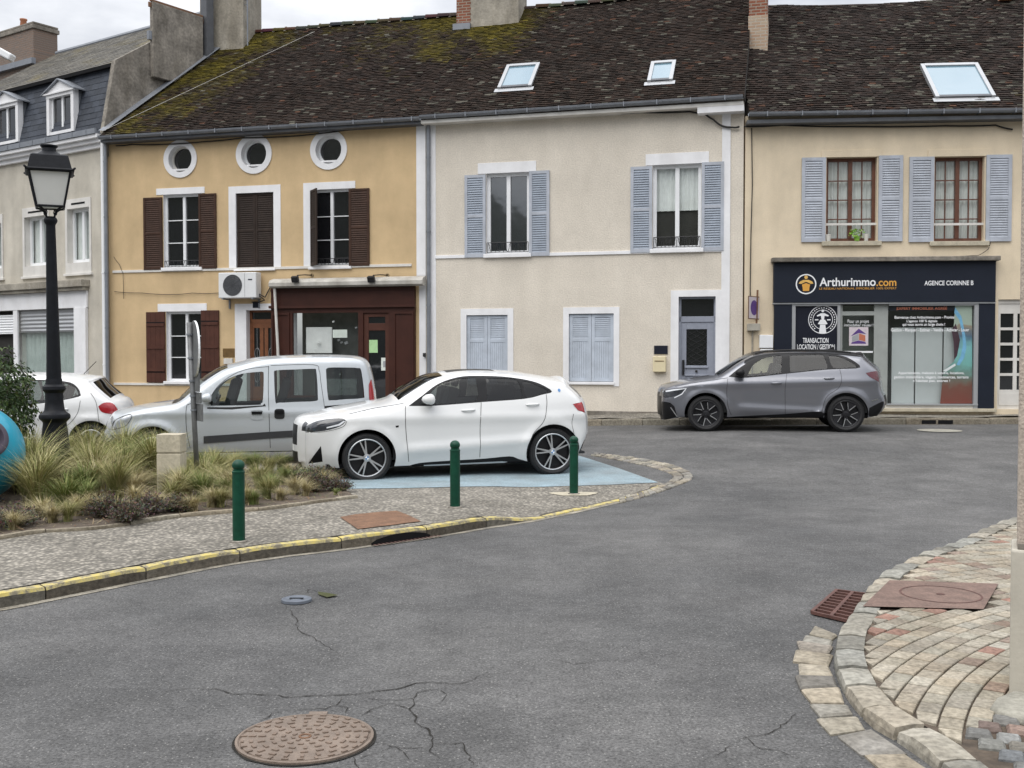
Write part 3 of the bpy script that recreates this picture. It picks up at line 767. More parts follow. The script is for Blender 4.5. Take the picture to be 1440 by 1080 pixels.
mb.box(wn[0], wn[1], -.128, -.102, .15, .19); mb.box(wn[0], wn[1], -.128, -.102, .58, .62)
mb.build('panel_moulding', M['shopbrown'], sf)
pb = MB(); pb.add([(wn[0], -.035, zst), (wn[1], -.035, zst), (wn[1], -.035, wn[3]), (wn[0], -.035, wn[3])], [(0, 1, 2, 3)])
pb.build('shop_window', M['shopglass'], sf)
ib = MB()
ib.add([(wn[0]-.05, .55, zst-.1), (wn[1]+.05, .55, zst-.1), (wn[1]+.05, .55, wn[3]+.1), (wn[0]-.05, .55, wn[3]+.1)], [(0, 1, 2, 3)], 0)
ib.add([(wn[0]-.05, -.02, zst-.1), (wn[1]+.05, -.02, zst-.1), (wn[1]+.05, .55, zst-.1), (wn[0]-.05, .55, zst-.1)], [(0, 1, 2, 3)], 0)
ib.box(wn[0]+.25, wn[0]+.95, .15, .2, wn[3]-1.0, wn[3]-.35, 1)
ib.box(wn[0]+.55, wn[1]-.1, .02, .04, zst, zst+.42, 3)
for k in range(20):
    x = random.uniform(wn[0]+.5, wn[1]-.15); z = random.uniform(zst+.45, wn[3]-.1); q = random.uniform(.015, .045)
    ib.obox((x, random.uniform(.03, .3), z), (q, 0, q*.4), (0, .01, 0), (-q*.3, 0, q*.7), random.choice((1, 1, 2, 2, 3)))
ib.build('display', [pm('shop_dim_wall', (.10, .105, .10), .9, .3, 3), M['curtain'], M['alu'], M['room']], sf)
MB().box(wn[0]+1.06, wn[0]+1.45, -.034, -.031, wn[3]-.62, wn[3]-.42).build('paper_notice', M['paper'], sf)
# shop door
mb = MB(); y = -.06; ztr = H.loc(531, 458)[1]
mb.box(dd[0], dd[0]+.13, y, y+.05, .12, dd[3]); mb.box(dd[1]-.11, dd[1], y, y+.05, .12, dd[3]); mb.box(dd[0]+.13, dd[1]-.11, y, y+.05, ztr-.12, ztr+.06); mb.box(dd[0]+.13, dd[1]-.11, y, y+.05, dd[3]-.1, dd[3])
mb.box(dd[0]+.13, dd[1]-.11, y, y+.05, .12, .62)
mb.box(dd[0]+.17, dd[1]-.15, y-.012, y, .2, .54)
dr = mb.build('shop_door', M['redbrown'], sf, bevel=.006)
MB().box(dd[0]+.12, dd[1]-.1, y+.02, y+.024, .6, dd[3]-.08).build('pane', M['shopglass'], dr) if False else None
MB().box(dd[0]+.12, dd[1]-.1, y+.02, y+.024, .6, dd[3]-.08).build('door_pane', M['dark'], sf)
pa = H.rect(519, 478, 531, 496, -.05); MB().box(pa[0], pa[1], y+.012, y+.017, pa[2], pa[3]).build('green_notice', M['paper_green'], sf)
pa = H.rect(536, 503, 548, 521, -.05); MB().box(pa[0], pa[1]-.02, y+.012, y+.017, pa[2], pa[3]).build('paper_notice', M['paper'], sf)
MB().box(pa[0]+.05, pa[1]-.07, y+.009, y+.0115, pa[2]+.08, pa[3]-.08).build('notice_picture', M['alu'], sf)
MB().tube([(dd[0]+.06, y-.05, 1.0), (dd[0]+.06, y-.05, 1.28)], .012, 8).build('door_handle', M['alu'], sf)
# awning box over the shop
aw = H.rect(378, 392, 594, 403, -.35)
mb = MB(); n = 9; vs = []; zc = (aw[2]+aw[3])/2; hh = (aw[3]-aw[2])/2
prof = [(-.10, hh+.05), (-.30, hh), (-.36, hh*.3), (-.36, -hh*.6), (-.30, -hh), (-.12, -hh)]
for u in (aw[0], aw[1]): vs += [(u, a, zc+b) for a, b in prof]
k = len(prof); mb.add(vs, [(i, (i+1) % k, (i+1) % k+k, i+k) for i in range(k)]+[tuple(range(k))[::-1], tuple(range(k, 2*k))])
ab = mb.build('awning_box', M['awning'], H.e); fix_normals(ab)
MB().tube([(aw[0]+.1, -.24, zc-hh), (aw[0]+.16, -.2, 1.9), (aw[0]+.16, -.17, .5)], .035, 8).build('winding_rod', M['offwhite'], ab)
# wall
outl = rp4(0, UY1, -.3, ZE+.03)
wall_part(H, 'wall', outl, H.holes, M['yellow'], .2, M['white'])
# roof
roofY = tile_roof(H, 'roof', leftY, lambda y: UY1, ZE, YOV, PIT, DR, colour=tile_colour(mossY), seed=1, sag=.05)
ZR = ZE+(DR+YOV)*TP
ridge_tiles(H, leftY(DR), UY1, DR, ZR, roofY, 1)
gutter(H, [(0, -YOV-.04, ZE-.02), (UY1, -YOV-.04, ZE-.02)], roofY, .085, 'zinc')
MB().box(0, UY1-.02, -YOV, -.002, ZE-.17, ZE-.10).build('eaves_board', M['zincdark'], roofY)

# ================= cream house
H = HC
for (L_, O_, SL, SR, gl) in [((672, 228, 754, 241), (684, 243, 744, 358), (654, 242, 683, 360), (744, 239, 773, 358), 'skyglass'),
                             ((908, 215, 997, 230), (918, 231, 986, 351), (887, 233, 917, 354), (986, 227, 1018, 351), 'glass')]:
    u0, u1, v0, v1 = H.rect(*O_)
    wv = window(H, u0, u1, v0, v1, M['pvc'], rows=(), sill=(u0-.06, u1+.06, v0-.07, v0+.02), pane=gl, sillmat=M['white'], fw=.075, curtain=None)
    rail(H, u0+.02, u1-.02, v0+.05, wv, .24, y=.0)
    if gl == 'glass':
        c = MB(); n = 50
        vs = []
        for i in range(n+1):
            x = u0+.05+(u1-u0-.1)*i/n; yy = .22+.015*math.sin(i*1.0)
            vs += [(x, yy, v0+(v1-v0)*.47), (x, yy, v1)]
        c.add(vs, [(2*i, 2*i+2, 2*i+3, 2*i+1) for i in range(n)]); c.build('curtain', M['curtain'], wv, smooth=True)
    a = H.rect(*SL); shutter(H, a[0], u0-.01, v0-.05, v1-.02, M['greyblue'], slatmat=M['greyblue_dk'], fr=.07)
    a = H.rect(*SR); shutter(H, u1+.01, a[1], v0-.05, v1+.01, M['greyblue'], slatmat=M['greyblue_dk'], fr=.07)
    a = H.rect(*L_); band(H, 'lintel', a[0], a[1], v1-.0, a[3], M['white'], .016)
zbc = H.loc(800, 356)[1]
band(H, 'string_course', H.loc(612, 360)[0], H.loc(1016, 352)[0], zbc-.055, zbc+.02, M['white'], .03)
for (sx, ix, ytop, yin) in [((648, 722), (656, 714), 434, 443), ((792, 871), (800, 863), 432, 441)]:
    u0, u1, v0, v1 = H.rect(ix[0], yin, ix[1], 537); s = H.rect(sx[0], ytop, sx[1], 543)
    H.holes.append(rp4(u0, u1, v0, v1))
    surround(H, s, (u0, u1, v0, v1), M['white'], .016)
    um = (u0+u1)/2
    for a, b in ((u0+.008, um-.004), (um+.004, u1-.008)):
        shutter(H, a, b, v0+.01, v1-.01, M['lightblue'], 'half', y=.03, mid=.62, fr=.075)
    MB().box(u0, u1, .10, .12, v0, v1).build('window_blank', M['interior'], H.e)
    MB().box(u0-.02, u1+.02, -.05, .03, v0-.065, v0).build('sill', M['white'], H.e, bevel=.008)
# door
d = H.rect(954, 417, 1006, 580); s = H.rect(943, 408, 1017, 580)
ZB = .40
H.holes.append(rp4(d[0], d[1], ZB, d[3]))
surround(H, (s[0], s[1], ZB, s[3]), (d[0], d[1], ZB, d[3]), M['white'], .02, name='door_surround')
mb = MB(); y = .11; ztr = H.loc(980, 449)[1]
mb.box(d[0], d[1], y, y+.07, ztr-.06, ztr+.07); mb.box(d[0], d[0]+.05, y, y+.07, ZB, d[3]); mb.box(d[1]-.05, d[1], y, y+.07, ZB, d[3]); mb.box(d[0]+.05, d[1]-.05, y, y+.07, d[3]-.05, d[3])
g = H.rect(965, 463, 994, 514, y)
mb.box(d[0]+.05, g[0], y+.02, y+.06, ZB+.03, ztr-.06); mb.box(g[1], d[1]-.05, y+.02, y+.06, ZB+.03, ztr-.06); mb.box(g[0], g[1], y+.02, y+.06, g[3], ztr-.06); mb.box(g[0], g[1], y+.02, y+.06, ZB+.03, g[2])
mb.box(g[0]-.03, g[1]+.03, y-.012, y+.02, g[2]-.06, g[2]-.02); mb.box(g[0]-.03, g[1]+.03, y-.012, y+.02, g[2]-.24, g[2]-.20); mb.box(g[0], g[1], y-.006, y+.02, ZB+.12, g[2]-.30)
dr = mb.build('front_door', M['doorgrey'], H.e, bevel=.006)
pb = MB(); pb.box(g[0], g[1], y+.045, y+.05, g[2], g[3]); pb.box(d[0]+.05, d[1]-.05, y+.03, y+.035, ztr+.07, d[3]-.05); pb.build('pane', M['dark'], dr)
gb = MB(); gw, gh = g[1]-g[0], g[3]-g[2]
for i in range(-3, 4):
    for sg in (-1, 1):
        pts = [(g[0]+gw*(.5+.5*sg*math.sin(t*.55+i)), y+.035, g[2]+gh*t/12) for t in range(13)]
        if i in (-1, 0, 1): gb.tube(pts, .006, 4)
gb.build('ironwork', M['black'], dr)
hb = MB(); hb.tube([(d[0]+.10, y-.03, ZB+.95), (d[0]+.10, y-.03, ZB+1.22)], .013, 8); hb.box(d[0]+.075, d[0]+.125, y-.01, y+.02, ZB+.9, ZB+1.25); hb.lathe([(.0, -.03), (.03, -.02), (.03, .0), (0, .01)], 12, ((g[0]+g[1])/2, y-.01, g[2]-.13), axis='y')
hb.build('door_handle', M['black'], dr)
MB().box(s[0]-.03, s[1]-.03, -.28, .1, .3, ZB).build('doorstep', M['limestone'], H.e, bevel=.015)
# quoin, right hand
a = H.rect(1015, 165, 1027, 420); band(H, 'corner_pilaster', a[0], a[1], 0.2, ZE-.1, M['white'], .03)
a2 = H.rect(606, 175, 613, 420); band(H, 'corner_strip', .10, a2[1], 0.0, ZE-.1, M['white'], .015)
zpb = H.loc(870, 577)[1]
MB().box(.0, s[0], -.02, .02, -.2, zpb-.02).build('plinth', M['cement'], H.e, bevel=.01)
wall_part(H, 'wall', rp4(0, UC1, -.3, ZE+.03), H.holes, M['cream'], .2, M['white'])
roofC = tile_roof(H, 'roof', lambda y: 0, lambda y: UC1+.02, ZE+.02, YOV, PIT, DR, colour=tile_colour(mossC), seed=2, sag=.05)
ridge_tiles(H, 0, UC1, DR, ZR+.02, roofC, 2)
gutter(H, [(.0, -YOV-.04, ZE+.01), (UC1, -YOV-.04, ZE+.03)], roofC, .085, 'zinc')
MB().box(0, UC1, -YOV, -.002, ZE-.17, ZE-.09).build('eaves_board', M['offwhite'], roofC)
# white eaves end on the right
MB().box(UC1-1.0, UC1+.015, -YOV+.005, -.003, ZE-.30, ZE-.171).build('eaves_box', M['white'], roofC)
def skylight(h, px, ze, roof, lift=.05):
    """px: top left, top right, bottom right, bottom left on the roof plane"""
    q = [h.plane(a, b, ze, YOV, TP, lift) for a, b in px]
    u0 = (q[0][0]+q[3][0])/2; u1 = (q[1][0]+q[2][0])/2; y0 = (q[2][1]+q[3][1])/2; y1 = (q[0][1]+q[1][1])/2
    cp, sp_ = math.cos(PIT), math.sin(PIT)
    s0 = (y0+YOV)/cp; s1 = (y1+YOV)/cp
    def P(u, s, hgt): return (u, -YOV+s*cp-hgt*sp_, ze+s*sp_+hgt*cp)
    mb = MB()
    def slab(ua, ub, sa, sb, ha, hb, m=0):
        vs = [P(ua, sa, ha), P(ub, sa, ha), P(ub, sb, ha), P(ua, sb, ha), P(ua, sa, hb), P(ub, sa, hb), P(ub, sb, hb), P(ua, sb, hb)]
        mb.add(vs, [(0, 3, 2, 1), (4, 5, 6, 7), (0, 1, 5, 4), (1, 2, 6, 5), (2, 3, 7, 6), (3, 0, 4, 7)], m)
    fw = .085
    slab(u0, u0+fw, s0, s1, -.02, .09); slab(u1-fw, u1, s0, s1, -.02, .09); slab(u0+fw, u1-fw, s1-fw*1.2, s1, -.02, .095); slab(u0+fw, u1-fw, s0, s0+fw, -.02, .08, 1)
    slab(u0-.06, u1+.06, s0-.16, s0-.004, .03, .045, 0)
    o = mb.build('roof_window', [M['alu'], M['zincdark']], roof)
    p = MB(); vs = [P(u0+fw, s0+fw, .06), P(u1-fw, s0+fw, .06), P(u1-fw, s1-fw*1.2, .06), P(u0+fw, s1-fw*1.2, .06)]; p.add(vs, [(0, 1, 2, 3)])
    # a sub-part would be one level too deep, so the glass is a slot of the window itself
    me = o.data; me.materials.append(M['mirrorglass'])
    bm = bmesh.new(); bm.from_mesh(me); f = bm.faces.new([bm.verts.new(v) for v in vs]); f.material_index = 2; bm.to_mesh(me); bm.free()
    return o
skylight(H, [(712, 91), (757, 91), (750, 122), (703, 123)], ZE+.02, roofC)
skylight(H, [(915, 87), (949, 87), (948, 113), (912, 114)], ZE+.02, roofC)

def chimney(h, name, u0, u1, y0, y1, z0, z1, mat, parent, cap=None, capmat=None, pots=(), flash=False):
    mb = MB(); mb.box(u0, u1, y0, y1, z0, z1)
    o = mb.build(name, M[mat], parent, bevel=.02)
    if cap:
        c = MB(); c.box(u0-cap, u1+cap, y0-cap, y1+cap, z1-.16, z1-.02); c.box(u0-cap*.4, u1+cap*.4, y0-cap*.4, y1+cap*.4, z1+.0, z1+.07); c.build('chimney_cap', M[capmat or mat], o, bevel=.015)
    for (u, y) in pots:
        c = MB(); c.lathe([(.12, .03), (.13, .1), (.10, .35), (.125, .38), (.125, .42), (.09, .42), (.09, .1)], 16, (u, y, z1+.04)); c.build('chimney_pot', M['terracotta'], o, smooth=True)
    return o
# ridge chimney by the party line, brick end and cement body
u = [H.loc(x, 20, 3.5)[0] for x in (644, 665, 732)]
chimney(H, 'chimney', u[1], u[2], 3.3, 4.2, ZR-1.0, ZR+1.3, 'cement_lt', roofC)
chimney(H, 'chimney', u[0], u[1]-.004, 3.35, 4.15, ZR-1.0, ZR+1.3, 'brick', roofC)
zf = H.loc(650, 40, 3.3)[1]
MB().box(u[0]-.06, u[1], 3.22, 3.34, zf-.15, zf+.12).build('flashing', M['zinc'], roofC)
# right-hand party chimney
u = [H.loc(x, 40, 2.2)[0] for x in (1053, 1079)]
zc0 = H.loc(1066, 72, 2.2)[1]
chimney(H, 'chimney', u[0], u[1], 2.2, 2.9, zc0-.3, ZR+1.6, 'brick', roofC)
MB().box(u[0]-.012, u[1]+.012, 2.17, 2.91, zc0-.35, H.loc(1066, 22, 2.2)[1]).build('chimney_render', M['brickpale'], roofC)

# ================= beige house with the agency
A4 = R(5)
OB = CN + dS*.02
HB = House('townhouse', OB, -A4, 'pale beige house with grey blue shutters, brown windows and a navy shop front below')
H = HB
ZEB = H.loc(1240, 160, -.34)[1]+.05
UB1 = 8.6
for (L_, O_, SL, SR) in [((1155, 211, 1240, 220), (1162, 221, 1233, 340), (1127, 221, 1161, 339), (1235, 219, 1269, 338)),
                         ((1305, 210, 1392, 219), (1314, 220, 1384, 340), (1278, 220, 1313, 338), (1386, 219, 1422, 338))]:
    u0, u1, v0, v1 = H.rect(*O_)
    wv = window(H, u0, u1, v0, v1, M['woodbrown'], rows=(.25, .5, .75), cols=2, pane='glass', curtain='curtain', recess=.2, sill=(u0-.1, u1+.1, v0-.09, v0+.01), sillmat=M['limestone'], fw=.07)
    a = H.rect(*SL); shutter(H, a[0], u0-.02, v0+.0, v1-.0, M['greyblue'], slatmat=M['greyblue'], fr=.075)
    a = H.rect(*SR); shutter(H, u1+.03, a[1], v0+.0, v1+.02, M['greyblue'], slatmat=M['greyblue'], fr=.075)
    a = H.rect(*L_); band(H, 'lintel', a[0], a[1], v1, a[3], M['beige'], .02)
    zr = H.loc((O_[0]+O_[2])/2, 315)[1]
    MB().box(u0, u1, .02, .05, zr-.025, zr+.025).build('guard_bar', M['offwhite'], wv)
# shop opening
F = H.rect(1088, 368, 1400, 425, -.12)
zbot = H.loc(1320, 575)[1]
lo = H.rect(1088, 425, 1400, 575, -.06)
uA, uB = F[0], F[1]
# main hole behind the shop
H.holes.append(rp4(uA+.45, uB-.4, zbot+.0, F[2]+.05))
dR = H.rect(1399, 421, 1440, 575); H.holes.append(rp4(dR[0]+.06, dR[1]+.9, zbot, dR[3]))
wall_part(H, 'wall', rp4(0, UB1, -.3, ZEB+.03), H.holes, M['beige'], .25, M['beige'])
mb = MB()
mb.box(uA, uB, -.14, .0, F[2], F[3]); 
sfr = mb.build('shop_front', M['navy'], H.e, bevel=.005)
MB().box(uA-.05, uB+.06, -.26, .0, F[3]+.002, F[3]+.10).build('cornice', M['cement'], sfr, bevel=.01)
mb = MB()
xs = [H.loc(x, 500, -.06)[0] for x in (1088, 1113, 1118, 1177, 1181, 1236, 1249, 1369, 1375, 1398)]
mb.box(xs[0], xs[1], -.10, .0, zbot, F[2]-.03); mb.build('pilaster', M['navy'], sfr, bevel=.004); mb = MB(); mb.box(xs[8], xs[9], -.10, .0, zbot+.02, F[2]-.03)
mb.build('pilaster', M['navy'], sfr, bevel=.004)
mb = MB()
mb.box(uA-.01, uB+.01, -.12, .0, F[2]-.035, F[2]-.002)
mb.box(xs[1], xs[2], -.09, .05, zbot, F[2]-.036); mb.box(xs[3], xs[4], -.085, .05, zbot, F[2]-.036); mb.box(xs[7], xs[8], -.09, .05, zbot+.02, F[2]-.036)
mb.box(xs[6], xs[7], -.085, .05, F[2]-.075, F[2]-.036); mb.box(xs[1]+.06, xs[3], -.086, .05, F[2]-.075, F[2]-.036)
zs = H.loc(1310, 568, -.08)[1]
mb.box(xs[6]-.05, xs[8], -.11, .05, zs-.03, zs+.0)
mb.build('shop_frame', M['alu'], sfr)
MB().box(xs[5]-.2, xs[9]+.05, -.13, .03, zbot-.06, zbot+.015).build('sill', M['limestone'], sfr, bevel=.01)
MB().box(xs[6]-.05, xs[8]-.002, -.07, .05, zbot+.016, zs-.031).build('stall_riser', M['offwhite'], sfr)
# navy film with the emblem
MB().box(xs[2], xs[3], -.04, .0, zbot, F[2]-.076).build('film_panel', M['navy_tx'], sfr)
zpb = zbot
def ring(mb, cu, cv, r0, r1, y, m=0, n=48, t=.004):
    vs = [(cu+r*math.cos(2*math.pi*k/n), y, cv+r*math.sin(2*math.pi*k/n)) for r in (r0, r1) for k in range(n)]
    mb.add(vs, [(k, (k+1) % n, n+(k+1) % n, n+k)[::-1] for k in range(n)], m)
def disc(mb, cu, cv, a, b, y, m=0, n=32):
    mb.add([(cu+a*math.cos(2*math.pi*k/n), y, cv+b*math.sin(2*math.pi*k/n)) for k in range(n)], [tuple(range(n))], m)
def poly(mb, pts, y, m=0): mb.add([(a, y, b) for a, b in pts], [tuple(range(len(pts)))], m)
e = H.rect(1136, 428, 1178, 471, -.045)
cu, cv, rr = (e[0]+e[1])/2, (e[2]+e[3])/2, (e[1]-e[0])/2*.97
mb = MB(); y = -.044
ring(mb, cu, cv, rr*.95, rr, y); ring(mb, cu, cv, rr*.66, rr*.70, y)
for k in range(30):
    t = 2*math.pi*k/30
    if abs(math.sin(t)+1) > .25: mb.obox((cu+rr*.83*math.cos(t), y, cv+rr*.83*math.sin(t)), (-rr*.045*math.sin(t), 0, rr*.045*math.cos(t)), (0, .001, 0), (rr*.035*math.cos(t), 0, rr*.035*math.sin(t)))
disc(mb, cu, cv+rr*.62, rr*.09, rr*.10, y-.001)
poly(mb, [(cu-rr*.13, cv+rr*.45), (cu-rr*.42, cv+rr*.30), (cu-rr*.38, cv+rr*.22), (cu-rr*.13, cv+rr*.27), (cu-rr*.08, cv), (cu+rr*.08, cv), (cu+rr*.13, cv+rr*.27), (cu+rr*.38, cv+rr*.22), (cu+rr*.42, cv+rr*.30), (cu+rr*.13, cv+rr*.45)], y-.001)
poly(mb, [(cu-rr*.16, cv-.0), (cu-rr*.34, cv-rr*.30), (cu-rr*.18, cv-rr*.34), (cu+rr*.18, cv-rr*.34), (cu+rr*.34, cv-rr*.30), (cu+rr*.16, cv)], y-.0015)
poly(mb, [(cu-rr*.18, cv-rr*.36), (cu-rr*.26, cv-rr*.97), (cu+rr*.26, cv-rr*.97), (cu+rr*.18, cv-rr*.36)], y-.001)
for s_ in (-1, 1): mb.box(cu+s_*rr*.42-rr*.12, cu+s_*rr*.42+rr*.12, y-.001, y, cv-rr*.05, cv+rr*.03)
mb.build('emblem', M['signwhite'], sfr)
mb = MB()
a = H.rect(1129, 475, 1165, 482, -.044); put_text(mb, 'TRANSACTION', a[0], a[1], a[2], a[3], -.044, bold=True)
a = H.rect(1121, 484, 1174, 491, -.044); put_text(mb, 'LOCATION / GESTION', a[0], a[1], a[2], a[3], -.044, bold=True)
# fascia lettering
y = -.145
def T(body, a, b, c, d, mb, bold=True, yy=y):
    q = H.rect(a, b, c, d, yy); put_text(mb, body, q[0], q[1], q[2], q[3], yy, bold=bold)
T('Arthurimmo', 1152.5, 390, 1231.5, 402, mb); mb.build('sign_lettering', M['signwhite'], sfr)
mb = MB(); T('AGENCE CORINNE B', 1300, 394.5, 1369, 401, mb); mb.build('sign_lettering', M['signwhite'], sfr)
mo = MB(); T('.com', 1232.5, 391, 1260.5, 402, mo); mo.build('sign_lettering', M['orange'], sfr); mo = MB(); T('LE RESEAU NATIONAL IMMOBILIER 100% EXPERT', 1152, 404, 1261, 407, mo, False)
mo.build('sign_lettering', M['orange'], sfr)
e = H.rect(1119, 385, 1148, 414, y); cu, cv, rr = (e[0]+e[1])/2, (e[2]+e[3])/2, (e[1]-e[0])/2
mb = MB(); ring(mb, cu, cv, rr*.88, rr, y, 0); disc(mb, cu, cv, rr*.87, rr*.87, y+.001, 1)
disc(mb, cu, cv+rr*.68, rr*.17, rr*.18, y-.001, 2)
poly(mb, [(cu-rr*.72, cv+rr*.05), (cu-rr*.6, cv+rr*.26), (cu-rr*.25, cv+rr*.42), (cu+rr*.25, cv+rr*.42), (cu+rr*.6, cv+rr*.26), (cu+rr*.72, cv+rr*.05), (cu+rr*.45, cv+rr*.02), (cu+rr*.1, cv+rr*.2), (cu-rr*.1, cv+rr*.2), (cu-rr*.45, cv+rr*.02)], y-.001, 2)
poly(mb, [(cu-rr*.40, cv-rr*.05), (cu-rr*.34, cv-rr*.28), (cu-rr*.3, cv-rr*.68), (cu+rr*.3, cv-rr*.68), (cu+rr*.34, cv-rr*.28), (cu+rr*.40, cv-rr*.05), (cu, cv+rr*.10)], y-.001, 3)
mb.build('logo', [M['signwhite'], M['navy_tx'], M['gold'], M['orange']], sfr)
# glazed shop door
mb = MB(); y0, y1 = -.02, .03
xa, xb = xs[4], xs[5]
ztr = H.loc(1208, 441, -.02)[1]
mb.box(xa, xa+.06, y0, y1, zbot, F[2]-.04); mb.box(xb-.10, xb, y0, y1, zbot, F[2]-.04); mb.box(xa+.06, xb-.10, y0, y1, ztr-.04, ztr+.05); mb.box(xa+.06, xb-.1, y0, y1, zbot, zbot+.12)
mb.box(xb, xs[6], y0+.005, y1, zbot, F[2]-.04)
sd_ = mb.build('shop_door', M['shopdoor'], sfr)
MB().box(xa+.06, xb-.1, .0, .004, zbot+.12, F[2]-.05).build('door_pane', M['shopglass'], sfr)
mb = MB(); yb = 1.1
mb.box(xs[2], xs[8], yb, yb+.05, zbot-.1, F[2]+.1, 0); mb.box(xs[2]-.05, xs[8], .05, yb, zbot-.12, zbot-.02, 0)
mb.box(xs[2], xs[8], .05, yb, F[2], F[2]+.05, 0)
mb.box(xs[7]+.02, xs[7]+.06, .05, yb, zbot-.1, F[2], 0); mb.box(xs[3]-.04, xs[3], .05, yb, zbot-.1, F[2], 0); mb.box(xs[6]-.10, xs[6]-.06, .06, yb, zbot-.1, F[2], 1)
# display boards standing inside the window
xq = [H.loc(x, 500, .07)[0] for x in (1254, 1285.5, 1287.5, 1325, 1327, 1366)]
zt_ = H.loc(1300, 462, .07)[1]
for a, b in ((xq[0], xq[1]), (xq[2], xq[3]), (xq[4], xq[5])): mb.box(a, b, .07, .09, zbot, zt_+.02, 2)
mb.box(xs[4]-.02, xs[6]-.12, .5, .53, zbot, F[2]-.05, 3)
mb.build('shop_interior', [M['room'], M['interior'], pm('display_board', (.50, .53, .525), .5, .06, 1.2), M['shopdoor']], sfr)
pa = H.rect(1194, 460, 1221, 486, -.004); 
mb = MB(); yy = -.006
mb.box(pa[0], pa[1], yy, yy+.004, pa[2], pa[3], 0)
pw, ph = pa[1]-pa[0], pa[3]-pa[2]
def pp(*q): return [(pa[0]+pw*a, pa[2]+ph*b) for a, b in q]
poly(mb, pp((.08, .5), (.5, .92), (.9, .62), (.5, .68)), yy-.001, 1); poly(mb, pp((.15, .48), (.5, .66), (.5, .3), (.15, .2)), yy-.001, 2)
poly(mb, pp((.52, .66), (.85, .55), (.85, .22), (.52, .3)), yy-.001, 3); poly(mb, pp((.1, .1), (.9, .1), (.85, .2), (.5, .28), (.15, .18)), yy-.001, 1)
mb.build('poster', [M['signpink'], M['purple'], M['alu'], M['redtext']], sfr)
mb = MB(); T('Pour un projet', 1192, 449, 1222, 454, mb, False, -.006); T('immobilier réussi !', 1187, 455, 1228, 459, mb, False, -.006)
mb.box(xa+.06, xb-.12, -.006, -.003, pa[2]-.16, pa[2]-.12)
mb.build('door_lettering', M['signwhite'], sfr)
# shop window glass, film and lettering
wx0, wx1, wz0, wz1 = xs[6], xs[7], zs, F[2]-.075
MB().add([(wx0, -.03, wz0), (wx1, -.03, wz0), (wx1, -.03, wz1), (wx0, -.03, wz1)], [(0, 1, 2, 3)]).build('shop_window', M['shopglass'], sfr)
def artmat():
    m, nt, N, L, b = new_mat('printed_film')
    tc = N.new('ShaderNodeTexCoord'); sx = N.new('ShaderNodeSeparateXYZ'); L.new(tc.outputs['Object'], sx.inputs['Vector'])
    n = N.new('ShaderNodeTexNoise'); n.inputs['Scale'].default_value = 2.2; n.inputs['Detail'].default_value = 3; L.new(tc.outputs['Object'], n.inputs['Vector'])
    mr = N.new('ShaderNodeMapRange'); mr.inputs['From Min'].default_value = wz0; mr.inputs['From Max'].default_value = wz1; L.new(sx.outputs['Z'], mr.inputs['Value'])
    ad = N.new('ShaderNodeMath'); ad.operation = 'MULTIPLY_ADD'; ad.inputs[1].default_value = .35; L.new(n.outputs['Fac'], ad.inputs[0]); L.new(mr.outputs['Result'], ad.inputs[2])
    r = N.new('ShaderNodeValToRGB'); el = r.color_ramp.elements
    el[0].position = .15; el[0].color = (.22, .045, .03, 1); el[1].position = 1.15; el[1].color = (.42, .50, .42, 1)
    for p, c in ((.34, (.20, .075, .05)), (.46, (.16, .20, .16)), (.56, (.22, .50, .46)), (.72, (.25, .55, .55)), (.84, (.10, .17, .25)), (.98, (.36, .30, .22))):
        x = el.new(p); x.color = (*c, 1)
    L.new(ad.outputs[0], r.inputs['Fac']); L.new(r.outputs['Color'], b.inputs['Base Color']); b.inputs['Roughness'].default_value = .4
    return m
M['art'] = artmat()
def W(px, py): return H.loc(px, py, -.02)
pts = [W(*q) for q in [(1342, 428), (1343.5, 432), (1342, 445), (1341, 460), (1343, 480), (1342, 508), (1328, 520), (1326, 526), (1322, 567.5), (1367, 567.5), (1367, 428)]]
mb = MB(); poly(mb, pts[::-1], -.022, 0)
arc = [W(*q) for q in [(1342, 440), (1349, 450), (1353, 470), (1354, 485), (1351, 500), (1345, 513)]]; arc2 = [W(*q) for q in [(1343, 432), (1352, 445), (1357, 470), (1359, 488), (1356, 503), (1349, 514)]]
for i in range(len(arc)-1): poly(mb, [arc[i], arc[i+1], arc2[i+1], arc2[i]], -.0235, 1)
poly(mb, [W(*q) for q in [(1326, 521), (1343, 511), (1344, 514), (1330, 523)]], -.024, 2)
poly(mb, [W(*q) for q in [(1338, 465), (1344, 455), (1350, 478), (1346, 500), (1342, 506), (1341, 480)]], -.0228, 3)
fo = mb.build('printed_film', [M['art'], pm('film_pale_blue', (.22, .50, .74), .4, .25, 6), M['signwhite'], pm('film_dark', (.07, .035, .05), .4, .4, 5)], sfr)
a = H.rect(1250, 429, 1343, 437, -.022); MB().box(a[0], a[1], -.022, -.02, a[2], a[3]+.03).build('film_strip', M['navy_tx'], sfr)
mb = MB(); T('EXPERT IMMOBILIER AGRÉÉ', 1261, 431, 1332, 435.5, mb, True, -.034); mb.build('window_lettering', M['redtext'], sfr)
mb = MB()
T('Bienvenue chez Arthurimmo.com - Provins', 1258, 444, 1342, 448, mb, True, -.034); T("L'agence 100 % digitale", 1275, 449.5, 1318, 453, mb, True, -.034)
T('qui vous ouvre un large choix !', 1269, 454, 1329, 458, mb, True, -.034); T('Gestion - Marquer - Estimer - Vendre - Acheter - Louer', 1253, 461.5, 1363, 466, mb, True, -.034)
T('Appartements, maisons à vendre, locations,', 1263, 522.5, 1356, 526, mb, True, -.034); T('gestion immobilière, viagers, commerces, terrains', 1257, 528, 1362, 532, mb, True, -.034); T("n'hésitez pas, entrez !", 1284, 533.5, 1336, 537, mb, True, -.034)
mb.build('window_lettering', M['signwhite'], sfr)
